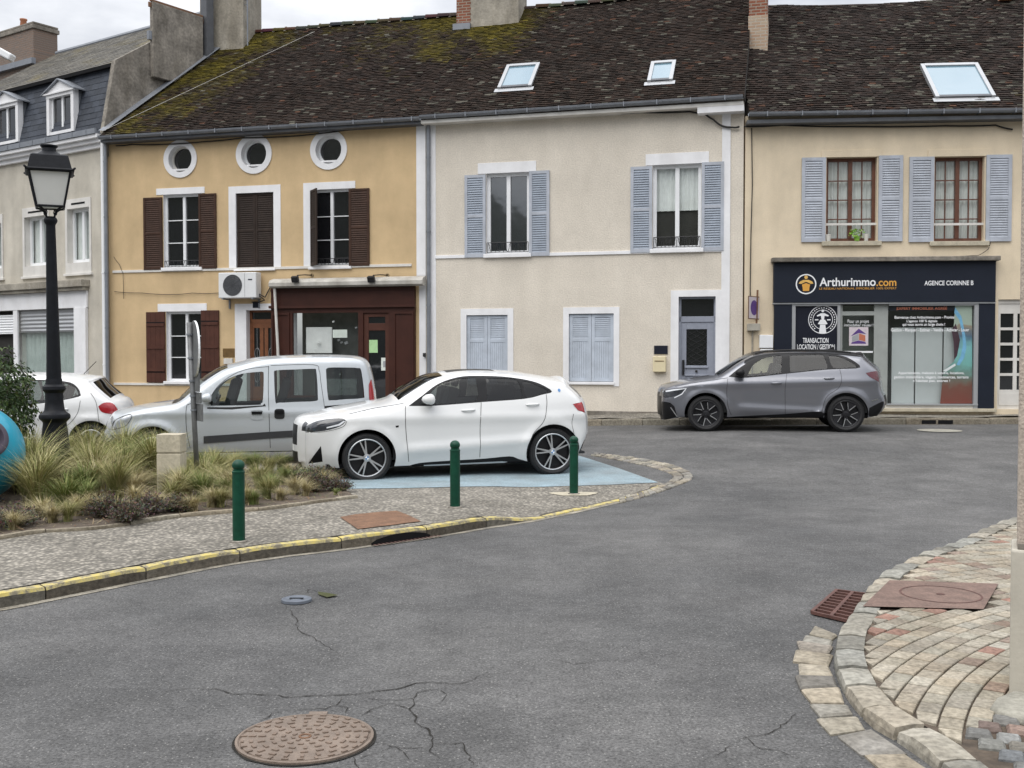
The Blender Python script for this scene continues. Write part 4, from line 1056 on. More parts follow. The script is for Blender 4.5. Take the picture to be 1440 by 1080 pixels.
# side door with small panes
x0, x1 = dR[0]+.06, dR[1]+.9
mb = MB(); y0, y1 = .08, .14
zt_ = dR[3]
cols_, rows_ = 3, 5
z_lo = H.loc(1410, 548, .1)[1]; z_hi = H.loc(1410, 441, .1)[1]
mb.box(x0, x1, y0, y1, zbot, z_lo); mb.box(x0, x1, y0, y1, z_hi, zt_)
ww = .36
k = 0; u = x0
while u < x1:
    mb.box(u, u+.08, y0+.002, y1-.002, z_lo, z_hi); u += ww
for i in range(1, rows_):
    z = z_lo+(z_hi-z_lo)*i/rows_; mb.box(x0, x1, y0+.004, y1-.004, z-.03, z+.03)
mb.box(x0+.06, x1-.1, y0-.01, y0, zbot+.08, z_lo-.08)
mb.box(x0, x1, y0-.02, y0, zt_-.09, zt_)
dr = mb.build('side_door', M['offwhite'], H.e)
MB().box(x0, x1, y1-.03, y1-.02, z_lo, z_hi).build('pane', M['dark'], dr)
# roof
sagf = lambda u: -.22*math.exp(-((u-2.9)/2.2)**2)
roofB = tile_roof(H, 'roof', lambda y: .06, lambda y: UB1, ZEB, YOV, PIT, DR, colour=tile_colour(mossB, (.034, .028, .025), .12), seed=3, sag=.08)
ridge_tiles(H, .3, UB1, DR, ZEB+(DR+YOV)*TP, roofB, 3, r=.085, sagf=sagf)
gutter(H, [(.02, -YOV-.04, ZEB+.03), (UB1, -YOV-.04, ZEB-.01)], roofB, .085, 'zinc')
MB().box(0, UB1, -YOV, -.002, ZEB-.2, ZEB-.12).build('eaves_board', M['zincdark'], roofB)
skylight(H, [(1296, 91), (1376, 90), (1397, 135), (1312, 138)], ZEB, roofB)
ub = H.loc(1421, 20, 3.6)[0]
MB().box(ub-.2, ub+.1, 3.7, 4.15, ZEB+(DR+YOV)*TP-.1, ZEB+(DR+YOV)*TP+.16).build('verge_kerb', M['terracotta'], roofB)

# ================= left house with the slate mansard
A34 = R(34.6)
HL = House('townhouse', O1+Vector((-.02, .02, 0)), -A34, 'grey cream house with a slate mansard roof and white dormers')
H = HL
zc_ = H.loc(140, 180, -.3)[1]      # top of the cornice
ZL = zc_-.42
UL0 = -8.5
for (a, b, c, d) in [(93, 279, 129, 384), (33, 291, 70, 388), (-28, 303, 5, 392)]:
    s = H.rect(a, b, c, d); o = (s[0]+.09, s[1]-.07, s[2]+.28, s[3]-.26)
    H.holes.append(rp4(*o))
    surround(H, s, o, M['offwhite'], .03, bottom=True)
    wv = window(H, o[0], o[1], o[2], o[3], M['pvc'], rows=(), pane='glass', curtain='curtain', recess=.2, hole=False, fw=.08, sill=(s[0]-.05, s[1]+.05, s[2]-.07, s[2]), sillmat=M['offwhite'])
    MB().box(s[0]+.3, s[1]-.25, -.036, -.031, s[3]-.16, s[3]-.11).build('air_vent', M['blackmatte'], wv)
# shop on the ground floor
c_ = H.rect(-60, 394, 126, 412, -.2); zcor = H.loc(110, 393, -.2)[1]; zcor0 = H.loc(110, 408, -.2)[1]
uE = H.loc(125, 480)[0]; uP = H.loc(108, 480)[0]; zfa = H.loc(108, 433)[1]
oW = (H.loc(27, 480)[0], uP, .35, zfa); oD = (H.loc(-60, 480)[0], H.loc(21, 480)[0], .1, zfa)
H.holes += [rp4(*oW), rp4(*oD)]
wall_part(H, 'wall', rp4(UL0, 0, -.3, zc_), H.holes, M['greycream'], .25, M['offwhite'])
mb = MB(); mb.box(UL0, uE, -.06, -.002, zfa, zcor0-.001); mb.box(uP, uE-.02, -.09, -.002, 0, zfa-.002); mb.box(oD[1], oW[0], -.05, .1, 0, zfa-.002)
mb.box(oW[0], oW[1], -.03, .1, 0, .35)
sfl = mb.build('shop_front', M['white'], H.e, bevel=.006)
mb = MB(); mb.box(UL0, uE+.04, -.20, -.002, zcor0, zcor0+.09); mb.box(UL0, uE+.08, -.27, -.002, zcor0+.092, zcor); mb.build('cornice', M['cement_lt'], sfl, bevel=.015)
zrs = H.loc(66, 467)[1]
def rolling(o, z0, z1, y, mat, name='roller_shutter', pitch=.075):
    mb = MB(); z = z1; vs = []; 
    while z > z0:
        zb_ = max(z0, z-pitch); mb.add([(o[0], y+.015, z), (o[1], y+.015, z), (o[1], y-.012, (z+zb_)/2), (o[0], y-.012, (z+zb_)/2), (o[1], y+.015, zb_), (o[0], y+.015, zb_)], [(3, 2, 1, 0), (5, 4, 2, 3)]); z -= pitch
    return mb.build(name, mat, sfl)
rolling(oW, zrs, zfa, .05, M['alu'], pitch=.11); rolling(oD, H.loc(10, 470)[1], zfa-.12, .05, M['pvc'])
mb = MB(); mb.box(oW[0], oW[1], .09, .095, .35, zrs); mb.build('shop_window', M['shopglass'], sfl)
c = MB(); n = 90; vs = []
for i in range(n+1):
    x = oW[0]+(oW[1]-oW[0])*i/n; yy = .22+.03*math.sin(i*.9)+.015*math.sin(i*2.3); vs += [(x, yy, .3), (x, yy, zfa)]
c.add(vs, [(2*i, 2*i+2, 2*i+3, 2*i+1) for i in range(n)]); c.build('curtain', M['curtain_green'], sfl, smooth=True)
MB().box(oD[0], oD[1], .24, .3, 0, zfa).build('shop_interior', M['interior'], sfl)
# white corner pilaster and cornice
a = H.loc(147, 300)[0]; band(H, 'corner_pilaster', a, -.01, 0, ZL, M['white'], .03)
mb = MB(); mb.box(UL0, -.03, -.10, -.002, ZL-.02, ZL+.10); mb.box(UL0, -.03, -.20, -.002, ZL+.102, ZL+.20); mb.box(UL0, -.03, -.30, -.002, ZL+.202, ZL+.30)
mb.build('cornice', M['white'], H.e, bevel=.008)
mb = MB(); mb.box(UL0, -.06, -.34, -.28, ZL+.302, ZL+.44); mb.box(UL0, -.06, -.28, .1, ZL+.302, ZL+.34)
k = UL0
while k < -.1: mb.box(k, k+.02, -.35, -.341, ZL+.302, ZL+.45); k += .62
gl = mb.build('gutter', M['zinc'], H.e)
downpipe(H, -.02, .3, ZL+.3, -.12, H.e, .06, 'pvc', 3)
downpipe(H, .10, .3, ZL+.3, -.13, H.e, .05, 'zinc', 5)
# mansard: steep slate face, then the upper slope
ZM0 = ZL+.33; yM0, yM1 = -.05, .38
ZM1 = H.loc(172, 87, yM1)[1]
pm_ = math.atan2(ZM1-ZM0, yM1-yM0)
def slate_col(u, y, rnd):
    k = rnd.uniform(.75, 1.3); return (.048*k, .056*k, .072*k)
def slope(name, u0, u1, y0, z0, y1, z1, tw, course, colf, seed, mat, thick=.012, parent=None):
    rnd = random.Random(seed); L_ = math.hypot(y1-y0, z1-z0); cy, cz = (y1-y0)/L_, (z1-z0)/L_; mb = MB(); r = 0
    while r*course < L_-.02:
        s0 = r*course; s1 = min(L_, s0+course*1.15); off = (r % 2)*tw*.5; u = u0-off
        while u < u1:
            a = max(u0, u+.0015); b = min(u1, u+tw-.0015); u += tw
            if b-a < .02: continue
            c = colf(a, y0+s0*cy, rnd); t = thick*rnd.uniform(.8, 1.3)
            P = lambda q, s, hgt: (q, y0+s*cy-hgt*cz, z0+s*cz+hgt*cy)
            mb.add([P(a, s0, t), P(b, s0, t), P(b, s1, .002), P(a, s1, .002), P(a, s0, -.004), P(b, s0, -.004)], [(0, 1, 2, 3), (4, 5, 1, 0)], 0, c)
        r += 1
    mb.add([(u0, y0, z0-.01), (u1, y0, z0-.01), (u1, y1+.02, z1-.01), (u0, y1+.02, z1-.01)], [(0, 1, 2, 3)], 0, (.02, .02, .022))
    return mb.build(name, M[mat], parent or H.e)
rm = slope('mansard_roof', UL0, -.12, yM0, ZM0, yM1, ZM1, .30, .17, slate_col, 5, 'slate')
yR, ZRL = 4.0, H.loc(214, 39, 4.0)[1]
def upper_col(u, y, rnd):
    k = rnd.uniform(.6, 1.35); m = moss_noise(u*.8, y)+.4*math.exp(-((u+.6)/.8)**2)
    c = Vector((.105, .095, .075))*k
    if m > .15: c = c.lerp(Vector((.16, .13, .05)), min(.8, (m-.15)*2))
    return tuple(c)
ru = slope('upper_roof', UL0, -.05, yM1-.12, ZM1-.05, yR, ZRL, .3, .2, upper_col, 6, 'slate')
mb = MB(); mb.box(UL0, -.1, yM1-.17, yM1-.05, ZM1-.12, ZM1-.03); mb.build('roof_edge', M['blackmatte'], ru)
mb = MB(); mb.tube([(UL0, yR, ZRL), (-.1, yR, ZRL)], .09, 8); mb.build('ridge', M['zinc'], ru)
MB().add([(UL0, yR, ZRL), (0, yR, ZRL), (0, 2*yR, 7), (UL0, 2*yR, 7)], [(0, 1, 2, 3)]).build('back_slope', M['slate'], ru)
# party gable seen above the yellow roof
g = [(yM0-.1, ZM0-.6), (yM0-.1, ZM0), (yM1-.15, ZM1+.03), (yR, ZRL+.12), (2*yR, 7.0)]
mb = MB(); n = len(g); o_ = [(-.10, a, b) for a, b in g]+[(.06, a, b) for a, b in g]
mb.add(o_, [tuple(range(n)), tuple(range(n, 2*n))[::-1]]+[(i, i+n, (i+1) % n+n, (i+1) % n) for i in range(n)])
gw = mb.build('gable_wall', M['cement'], H.e); fix_normals(gw)
mb = MB(); mb.obox((-.02, (yM0+yM1)/2-.1, (ZM0+ZM1)/2), (.07, 0, 0), (0, .0, .04), (0, (yM1-yM0)/2, (ZM1-ZM0)/2)); mb.build('gable_edge', M['cement_lt'], gw)
ys = 1.30
cc = [(H.loc(216, 30, ys)[0], .07)]
ch = chimney(H, 'chimney', H.loc(215, 30, ys)[0], .08, ys, 3.0, ZM1-.2, H.loc(240, -6, ys)[1], 'cement', H.e, cap=.09, capmat='rust')
MB().box(H.loc(214, 45, ys)[0], .085, ys-.10, ys-.005, H.loc(228, 52, ys)[1], H.loc(228, 40, ys)[1]).build('flashing', M['zinc'], ch)
MB().box(.04, .30, 3.05, 3.30, ZM1-.2, H.loc(285, -30, 3.1)[1]).build('flue', M['zincdark'], ch)
# chimneys next to the ridge of the yellow roof
xx = [HY.loc(x, 40, 3.2)[0] for x in (281, 342)]
chimney(HY, 'chimney', xx[0], xx[1], 3.2, 4.3, ZE+1.6, ZR+1.7, 'cement_lt', HY.e)
mb = MB(); mb.tube([(xx[1]+.08, 3.3, ZR-.6), (xx[1]+.08, 3.3, ZR+1.5)], .022, 8); mb.tube([(xx[1]-.3, 3.3, ZR+.72), (xx[1]+.12, 3.3, ZR+.72)], .012, 6); mb.tube([(xx[1]-.25, 3.3, ZR+.62), (xx[1]+.1, 3.3, ZR+.58)], .012, 6)
tag(mb.build('antenna_mast', M['zinc'], None), 'thin metal aerial mast beside the tall grey chimney', 'antenna')
o = bpy.data.objects['antenna_mast']; o.location = HY.o; o.rotation_euler = (0, 0, -A15)
# verge flashing along the gable
pts = []
for k in range(9):
    y = -.25+k*(DR+.25)/8; pts.append((leftY(y)+.02, y, ZE+(y+YOV)*TP+.10))
mb = MB(); 
for i in range(8):
    a, b = Vector(pts[i]), Vector(pts[i+1]); mb.add([a+Vector((-.12, 0, .02)), a+Vector((.08, 0, 0)), b+Vector((.08, 0, 0)), b+Vector((-.12, 0, .02))], [(0, 1, 2, 3)])
mb.build('verge_flashing', M['zinc'], roofY)
mb = MB(); mb.tube([(.05+.42*t, -.3+.43*t*.9, ZE+.12+(.43*t*.9)*TP) for t in range(11)], .0065, 5)
tag(mb.build('rope_cable', M['awning'], None), 'pale cable running up the mossy edge of the roof of the yellow house', 'cable')
o = bpy.data.objects['rope_cable']; o.location = HY.o; o.rotation_euler = (0, 0, -A15)
# dormers
def dormer(a, b, c, d, yf=.02):
    s = H.rect(a, b, c, d, yf); u0, u1, z0, z1 = s
    zt = z1-.42
    mb = MB(); fw = .13
    mb.box(u0, u0+fw, yf-.06, yf+.1, z0, zt); mb.box(u1-fw, u1, yf-.06, yf+.1, z0, zt); mb.box(u0, u1, yf-.07, yf+.1, zt, zt+.13); mb.box(u0+fw, u1-fw, yf-.04, yf+.1, z0, z0+.08)
    um = (u0+u1)/2
    mb.add([(u0-.08, yf-.07, zt+.13), (u1+.08, yf-.07, zt+.13), (um, yf-.07, z1)], [(0, 1, 2)])
    mb.box(u0-.1, u1+.1, yf-.12, yf-.0, zt+.09, zt+.128)
    do = mb.build('dormer', M['white'], H.e)
    r = MB(); yb_ = 1.3
    for s_ in (-1, 1):
        e_ = u0-.14 if s_ < 0 else u1+.14
        vs = [(e_, yf-.14, zt+.09), (um, yf-.14, z1+.02), (um, yb_, z1+.02), (e_, yb_, zt+.09)]
        vs += [(x, y, z+.035) for x, y, z in vs]
        r.add(vs, [(0, 1, 2, 3), (4, 5, 6, 7), (0, 1, 5, 4), (0, 3, 7, 4)])
    fix_normals(r.build('dormer_roof', M['zinc'], do))
    k = MB()
    for x in (u0+.02, u1-.02): k.add([(x, yf+.05, z0), (x, 1.0, z0), (x, 1.0, zt+.1), (x, yf+.05, zt+.1)], [(0, 1, 2, 3)])
    k.build('cheek', M['zinc'], do)
    p = MB(); p.box(u0+fw, u1-fw, yf+.06, yf+.07, z0+.08, zt, 0); p.box(um-.04, um+.04, yf+.02, yf+.059, z0+.08, zt, 1)
    p.box(u0+fw, u0+fw+.06, yf+.021, yf+.059, z0+.08, zt, 1); p.box(u1-fw-.06, u1-fw, yf+.021, yf+.059, z0+.08, zt, 1)
    p.build('dormer_window', [M['dark'], M['pvc']], do)
dormer(68, 114, 106, 188); dormer(-9, 131, 28, 203)
# far chimney on the left ridge
ul = [H.loc(x, 60, 3.6)[0] for x in (-20, 47)]
zq = H.loc(20, 41, 3.6)[1]
chimney(H, 'chimney', ul[0], ul[1], 3.6, 4.5, ZRL-1.2, zq, 'brickgrey', ru, cap=.05, capmat='cement', pots=((ul[0]+(ul[1]-ul[0])*.58, 4.0),))
MB().box(ul[0]-.05, ul[1]+.12, 3.45, 3.605, H.loc(20, 98, 3.6)[1], H.loc(20, 90, 3.6)[1]).build('flashing', M['zinc'], ru)

# ------------------------------------------------------------------ ground, road, pavements
def grid_axis(lo, hi, fine_lo, fine_hi, step, far):
    a = [fine_lo+i*step for i in range(int((fine_hi-fine_lo)/step)+1)]
    return [lo]+[fine_lo-(fine_lo-lo)*.4]+a+[fine_hi+(hi-fine_hi)*.4, hi]
gx = grid_axis(-900, 900, -16, 16, .4, 0); gy = grid_axis(-900, 900, -6, 40, .4, 0)
mb = MB(); vs = []
for y in gy:
    for x in gx:
        vs.append((x, y, z_road(x, y)))
nx = len(gx)
mb.add(vs, [(j*nx+i, j*nx+i+1, (j+1)*nx+i+1, (j+1)*nx+i) for j in range(len(gy)-1) for i in range(nx-1)])
struct(mb.build('road', M['asphalt'], smooth=True))
# added unseen ring behind the viewer, its height shaped to darken window reflections
mb = MB(); vs = []; nn = 120; rr = [70, 90, 110, 130]; hh = [0, .55, .85, 1]
def screen_top(t):
    az_ = math.degrees(math.atan2(-math.cos(t), -math.sin(t)))      # 0 straight back, positive to the left
    e_ = 9.4+3.2*sm((az_-36)/10)-2.6*math.exp(-((az_-30)/6)**2)+.8*math.exp(-((az_+8)/14)**2)
    return 5+145*math.tan(R(e_))
for j in range(4):
    for i in range(nn+1):
        t = math.pi*1.05+math.pi*.9*i/nn; k = screen_top(t)*(1+.05*mnoise.noise(Vector((i*.22, j*.4, 2)))+.05*mnoise.noise(Vector((i*1.3, j, 5))))
        vs.append((rr[j]*math.cos(t), rr[j]*math.sin(t), hh[j]*k-.3))
mb.add(vs, [(j*(nn+1)+i, j*(nn+1)+i+1, (j+1)*(nn+1)+i+1, (j+1)*(nn+1)+i) for j in range(3) for i in range(nn)])
struct(mb.build('reflection_screen', pm('dark_screen', (.030, .034, .022), .95, .4, .3), smooth=True))

def sheet(name, loops_outer, zf, mat, res=.35, lift=0.0, kerb=None, mats=None, smooth=True, holes=()):
    """a sheet over a 2D polygon, following the height function"""
    xs = [p[0] for p in loops_outer]; ys = [p[1] for p in loops_outer]
    pts = []
    x = min(xs)
    while x < max(xs):
        y = min(ys)
        while y < max(ys):
            if pip(x, y, loops_outer): pts.append((x+.02*math.sin(y*9), y+.02*math.sin(x*7)))
            y += res
        x += res
    lp = []
    n = len(loops_outer)
    for i in range(n):
        a, b = Vector(loops_outer[i]), Vector(loops_outer[(i+1) % n]); k = max(1, int((b-a).length/res))
        lp += [tuple(a+(b-a)*(j/k)) for j in range(k)]
    vs, fs = cdt(pts, [lp]+list(holes)); keep = []
    for f in fs:
        cx = sum(vs[i].x for i in f)/3; cy = sum(vs[i].y for i in f)/3
        if pip(cx, cy, loops_outer) and not any(pip(cx, cy, h_) for h_ in holes):
            a, b, c = [vs[i] for i in f]; keep.append(f if (b-a).cross(c-a) > 0 else (f[0], f[2], f[1]))
    mb = MB(); mb.add([(v.x, v.y, zf(v.x, v.y)+lift) for v in vs], keep)
    return mb.build(name, mat, smooth=smooth)
def xy(p): return (p.x, p.y)
def smooth2(pts, n=6): return [tuple(p) for p in catmull(pts, n)]

# island kerb: where its foot meets the road, from left to right, then round the end
foot_px = [(-900, 985), (-500, 931), (-190, 886), (0, 856), (104, 836), (208, 815), (312, 795), (400, 782), (460, 775), (530, 766), (602, 756), (650, 748), (690, 741), (750, 732), (797, 722), (872, 705), (910, 693), (938, 683)]
foot = [xy(hit(*p)) for p in foot_px]
foot_s = smooth2(foot, 5)
KW = .13
def offset_line(ln, d):
    o = []
    for i in range(len(ln)):
        a = Vector(ln[max(i-1, 0)]); b = Vector(ln[min(i+1, len(ln)-1)]); t = (b-a).normalized(); o.append((ln[i][0]-t.y*d, ln[i][1]+t.x*d))
    return o
kin = offset_line(foot_s, KW+.02)
# kerb stones, each with its worn edges
mb = MB(); rnd = random.Random(11); i = 0
def kerb_stones(foot, inner, zroad, ztop, colf, seg, seed, gap=.012, chip=.01, mbx=None, bev=.02):
    rnd = random.Random(seed); out = mbx or MB()
    # resample by length
    ln = [0]
    for a, b in zip(foot, foot[1:]): ln.append(ln[-1]+(Vector(b)-Vector(a)).length)
    def at(line, s):
        for k in range(len(ln)-1):
            if s <= ln[k+1] or k == len(ln)-2:
                t = (s-ln[k])/max(1e-6, ln[k+1]-ln[k]); return Vector(line[k]).lerp(Vector(line[k+1]), min(1, max(0, t)))
    s = 0
    while s < ln[-1]-.05:
        L_ = rnd.uniform(*seg); e = min(ln[-1], s+L_)
        n = max(2, int((e-s)/.12)); c = colf(rnd)
        vs = []
        dz = rnd.uniform(-.006, .006)
        for k in range(n+1):
            q = s+gap/2+(e-s-gap)*k/n
            f = at(foot, q); b = at(inner, q); zr = zroad(f.x, f.y)-.03; zt = ztop((f.x+b.x)/2, (f.y+b.y)/2)+dz
            d = (b-f); endin = bev if k in (0, n) else 0
            j = lambda: rnd.uniform(-chip, chip)
            prof = [(0.0, zr), (0.0+j()*.4, zt-bev-.008-endin*.3+j()*.3), (.06+j()*.5, zt-.003-endin*.5+j()*.15), (.5, zt+.003-endin*.3+j()*.2), (1, zt-.002-endin*.3), (1, zr)]
            vs += [(f.x+d.x*a, f.y+d.y*a, z) for a, z in prof]
        m_ = 6; fs = []
        for k in range(n):
            for r_ in range(m_-1): fs.append((k*m_+r_, (k+1)*m_+r_, (k+1)*m_+r_+1, k*m_+r_+1))
        fs += [tuple(range(m_))[::-1], tuple(n*m_+r_ for r_ in range(m_))]
        # top strip painted separately
        for f_ in fs:
            top = len(f_) == 4 and (f_[0] % m_) in (1, 2, 3)
            out.add([], [], 0)
        o = len(out.v); out.v += vs
        for f_ in fs:
            out.f.append(tuple(q+o for q in f_)); painted = len(f_) == 4 and (f_[0] % m_) in (1, 2)
            out.m.append(1 if painted and mats_paint(at(foot, (s+e)/2)) else 0); out.c.append(c); out.hascol = True
        s = e
    return out
def mats_paint(p): return True
def vary(r, c, lo, hi):
    k = r.uniform(lo, hi); q = r.uniform(-.04, .04); return (c[0]*k*(1+q), c[1]*k, c[2]*k*(1-q))
dirty = lambda r: vary(r, (.15, .135, .11), .7, 1.2)
kb = kerb_stones(foot_s, kin, z_road, z_island, dirty, (.8, 1.05), 4, chip=.009)
ok_ = kb.build('kerb', [M['kerbstone'], M['yellowpaint']]); fix_normals(ok_); struct(ok_)
# pale mortar gutter strip along its foot
g0 = offset_line(foot_s, -.075)
mb = MB(); n = len(g0); vs = []
for k in range(n):
    wob = 1+.35*mnoise.noise(Vector((k*.35, 0, 0)))
    a = Vector(foot_s[k]); b = a+(Vector(g0[k])-a)*wob
    for p in (a, b): vs.append((p.x, p.y, z_road(p.x, p.y)+.0045))
mb.add(vs, [(2*k+1, 2*k+3, 2*k+2, 2*k) for k in range(n-1)])
struct(mb.build('gutter_strip', pm('worn_gutter_mortar', (.33, .30, .24), .95, .35, 5, bump=.5, bscale=40, fine=.5, streak=.5, tint=(.15, .14, .12)), smooth=True))
# island body
bay_px = [(936, 681), (812, 640), (640, 630), (400, 640), (200, 655), (-120, 690)]
bay = [xy(hit(*p, zf=z_island)) for p in bay_px]
isl = offset_line(foot_s, KW-.03)+bay[:1]+[xy(hit(812, 640, z_island)), xy(hit(600, 634, z_island)), xy(hit(250, 648, z_island)), xy(hit(-250, 690, z_island)), xy(hit(-900, 770, z_island))]
struct(sheet('pavement', isl, z_island, M['gravelpave'], .3))
# parking bay painted pale blue
bp = [(470, 672), (475, 688), (560, 687), (700, 684.5), (860, 682), (926, 679), (870, 659), (812, 640.5), (620, 634), (540, 640)]
bpx = [xy(hit(*p, zf=z_island)) for p in bp]
struct(sheet('parking_bay', bpx, z_island, M['blue'], .3, .006))
# ring of setts round the end of the island
sett_out = smooth2([xy(hit(*p)) for p in [(870, 709), (915, 697), (950, 685), (974, 674), (970, 664), (948, 655), (905, 646), (868, 641), (832, 637.5)]], 6)
sett_in = smooth2([xy(hit(*p)) for p in [(868, 702), (908, 691), (932, 682), (946, 673), (942, 667), (920, 659), (885, 651), (856, 645.5), (830, 641)]], 6)
def setts(name, oline, iline, rows, seg, zf, col3, seed, lift=.012, h=.02, gap=.1, wobble=.012, cap=None):
    rnd = random.Random(seed); mb = MB(); n = len(oline)
    ln = [0]
    for a, b in zip(oline, oline[1:]): ln.append(ln[-1]+(Vector(b)-Vector(a)).length)
    def at(line, s):
        for k in range(n-1):
            if s <= ln[k+1] or k == n-2:
                t = (s-ln[k])/max(1e-6, ln[k+1]-ln[k]); return Vector(line[k]).lerp(Vector(line[k+1]), min(1, max(0, t)))
    for r in range(rows):
        s = rnd.uniform(0, seg[0])
        while s < ln[-1]-seg[0]*.5:
            L_ = rnd.uniform(*seg); e = min(ln[-1], s+L_); g = gap*.1
            t0, t1 = (r+.06)/rows, (r+.94)/rows
            c = vary(rnd, rnd.choice(col3), .75, 1.2); dz = rnd.uniform(-.006, .006)
            q = []
            for ss, tt in ((s+g, t0), (e-g, t0), (e-g, t1), (s+g, t1)):
                p = at(oline, ss).lerp(at(iline, ss), tt); q.append(p+Vector((rnd.uniform(-1, 1), rnd.uniform(-1, 1)))*wobble*.6)
            cen = sum(q, Vector((0, 0)))/4
            bot = [(p.x, p.y, zf(p.x, p.y)-.01) for p in q]; mid = [(p.x, p.y, zf(p.x, p.y)+lift+dz-.010) for p in q]
            top = [(p.x+(cen.x-p.x)*.13, p.y+(cen.y-p.y)*.13, zf(p.x, p.y)+lift+dz+rnd.uniform(-.002, .002)) for p in q]
            topc = (cen.x, cen.y, zf(cen.x, cen.y)+lift+dz+.004)
            mb.add(bot+mid+top+[topc], [(0, 1, 5, 4), (1, 2, 6, 5), (2, 3, 7, 6), (3, 0, 4, 7), (4, 5, 9, 8), (5, 6, 10, 9), (6, 7, 11, 10), (7, 4, 8, 11), (8, 9, 12), (9, 10, 12), (10, 11, 12), (11, 8, 12)], 0, c)
            s = e
    o = mb.build(name, M['kerbstone'], smooth=False); fix_normals(o); return o
stonec = [(.34, .31, .25), (.30, .28, .24), (.38, .34, .27), (.27, .25, .22)]
struct(setts('stone_setts', sett_out, sett_in, 2, (.13, .2), z_road, stonec, 21, lift=.018))

# far pavement in front of the houses
fk_px = [(850, 598.5), (1000, 598.0), (1200, 597.0), (1330, 597.0), (1420, 596.5)]
fk = [xy(hit(*p)) for p in fk_px]
dl = Vector(fk[0])-Vector(fk[1]); 
p0 = Vector(fk[0])
left = [tuple(p0+Vector((-3.2, 1.05))), tuple(p0+Vector((-8, 2.35))), tuple(p0+Vector((-12.5, 3.6))), tuple(p0+Vector((-15.0, 5.6))), tuple(p0+Vector((-20, 9.2)))]
rightp = [tuple(Vector(fk[-1])+(Vector(fk[-1])-Vector(fk[-2])).normalized()*9)]
fk = smooth2(left[::-1]+fk+rightp, 5)
fki = offset_line(fk, .16)
def z_far(x, y): return z_road(x, y)+.135
kb = kerb_stones(fk, fki, z_road, z_far, lambda r: vary(r, (.29, .26, .205), .75, 1.2), (.8, 1.1), 8, chip=.006)
kb.m = [0]*len(kb.m)
o = kb.build('kerb', [M['kerbstone']]); fix_normals(o); struct(o)
back = [(x, y+4.5) for x, y in fki][::-1]
def z_farp(x, y):
    d = min((Vector((x, y))-Vector(q)).length for q in fki[::2]); return z_far(x, y)+.05*min(1.5, d)
struct(sheet('pavement', fki+back, z_farp, M['gravelpave'], .5))
# drain slots in the far kerb
for a, b in ((1296, 1316), (1319, 1340)):
    q0, q1 = hit(a, 597), hit(b, 597); mb = MB(); d = (q1-q0); nrm = Vector((-d.y, d.x, 0)).normalized()
    z = q0.z; mb.add([q0-nrm*.006+Vector((0, 0, .012)), q1-nrm*.006+Vector((0, 0, .012)), q1-nrm*.006+Vector((0, 0, .095)), q0-nrm*.006+Vector((0, 0, .095))], [(0, 1, 2, 3)])
    o = mb.build('drain_slot', M['blackmatte']); tag(o, 'dark kerb drain slot below the agency shop front, '+('left one of the pair' if a == 1296 else 'right one of the pair'), 'drain', 'drain slots in the far kerb')
# pale round patch on the far road
p = hit(1321, 606); mb = MB(); mb.add([(p.x+.42*math.cos(t*math.pi/12), p.y+.42*math.sin(t*math.pi/12), z_road(p.x+.42*math.cos(t*math.pi/12), p.y+.42*math.sin(t*math.pi/12))+.012) for t in range(24)], [tuple(range(24))])
tag(mb.build('manhole_cover', M['slabstone']), 'pale round manhole cover on the far road before the agency', 'manhole cover')

# right-hand corner pavement: kerb stones, gutter setts, fan-laid pavers
ko_px = [(1325, 1092), (1290, 1064), (1258, 1042), (1227, 1024), (1197, 992), (1180, 962), (1173, 936), (1176, 914), (1181, 897), (1202, 865), (1224, 832), (1252, 809), (1297, 787), (1346, 769), (1388, 750), (1425, 735), (1500, 708)]
ko = smooth2([(hit(1420, 1200).x, hit(1420, 1200).y)]+[xy(hit(*p)) for p in ko_px], 5)
ki = offset_line(ko, -.165)
ksc = lambda r: vary(r, r.choice([(.385, .355, .295), (.35, .33, .28), (.40, .365, .30), (.31, .295, .255)]), .8, 1.15)
kb = kerb_stones(ko, ki, z_road, lambda x, y: z_corner(x, y)+.006, ksc, (.27, .40), 15, gap=.03, chip=.014, bev=.03)
kb.m = [0]*len(kb.m)
o = kb.build('kerb', [M['kerbstone']]); fix_normals(o); struct(o)
gut_i = [xy(hit(*p)) for p in [(1345, 1110), (1290, 1072), (1226, 1030), (1196, 997), (1178, 965), (1171, 937), (1173, 914), (1181, 893)]]
gut_o = [xy(hit(*p)) for p in [(1262, 1110), (1216, 1073), (1170, 1038), (1139, 999), (1121, 967), (1117, 932), (1121, 907), (1144, 878)]]
struct(setts('stone_setts', smooth2(gut_o, 5), smooth2(gut_i, 5), 1, (.19, .27), z_road, stonec, 33, lift=.02, gap=.16, wobble=.03))
# joint bed
bed = ki+[(9.5, 14.0), (9.5, 2.0), (2.6, 2.0)]
struct(sheet('pavement_bed', [tuple(p) for p in bed], lambda x, y: z_corner(x, y)-.012, M['soil'], .4))
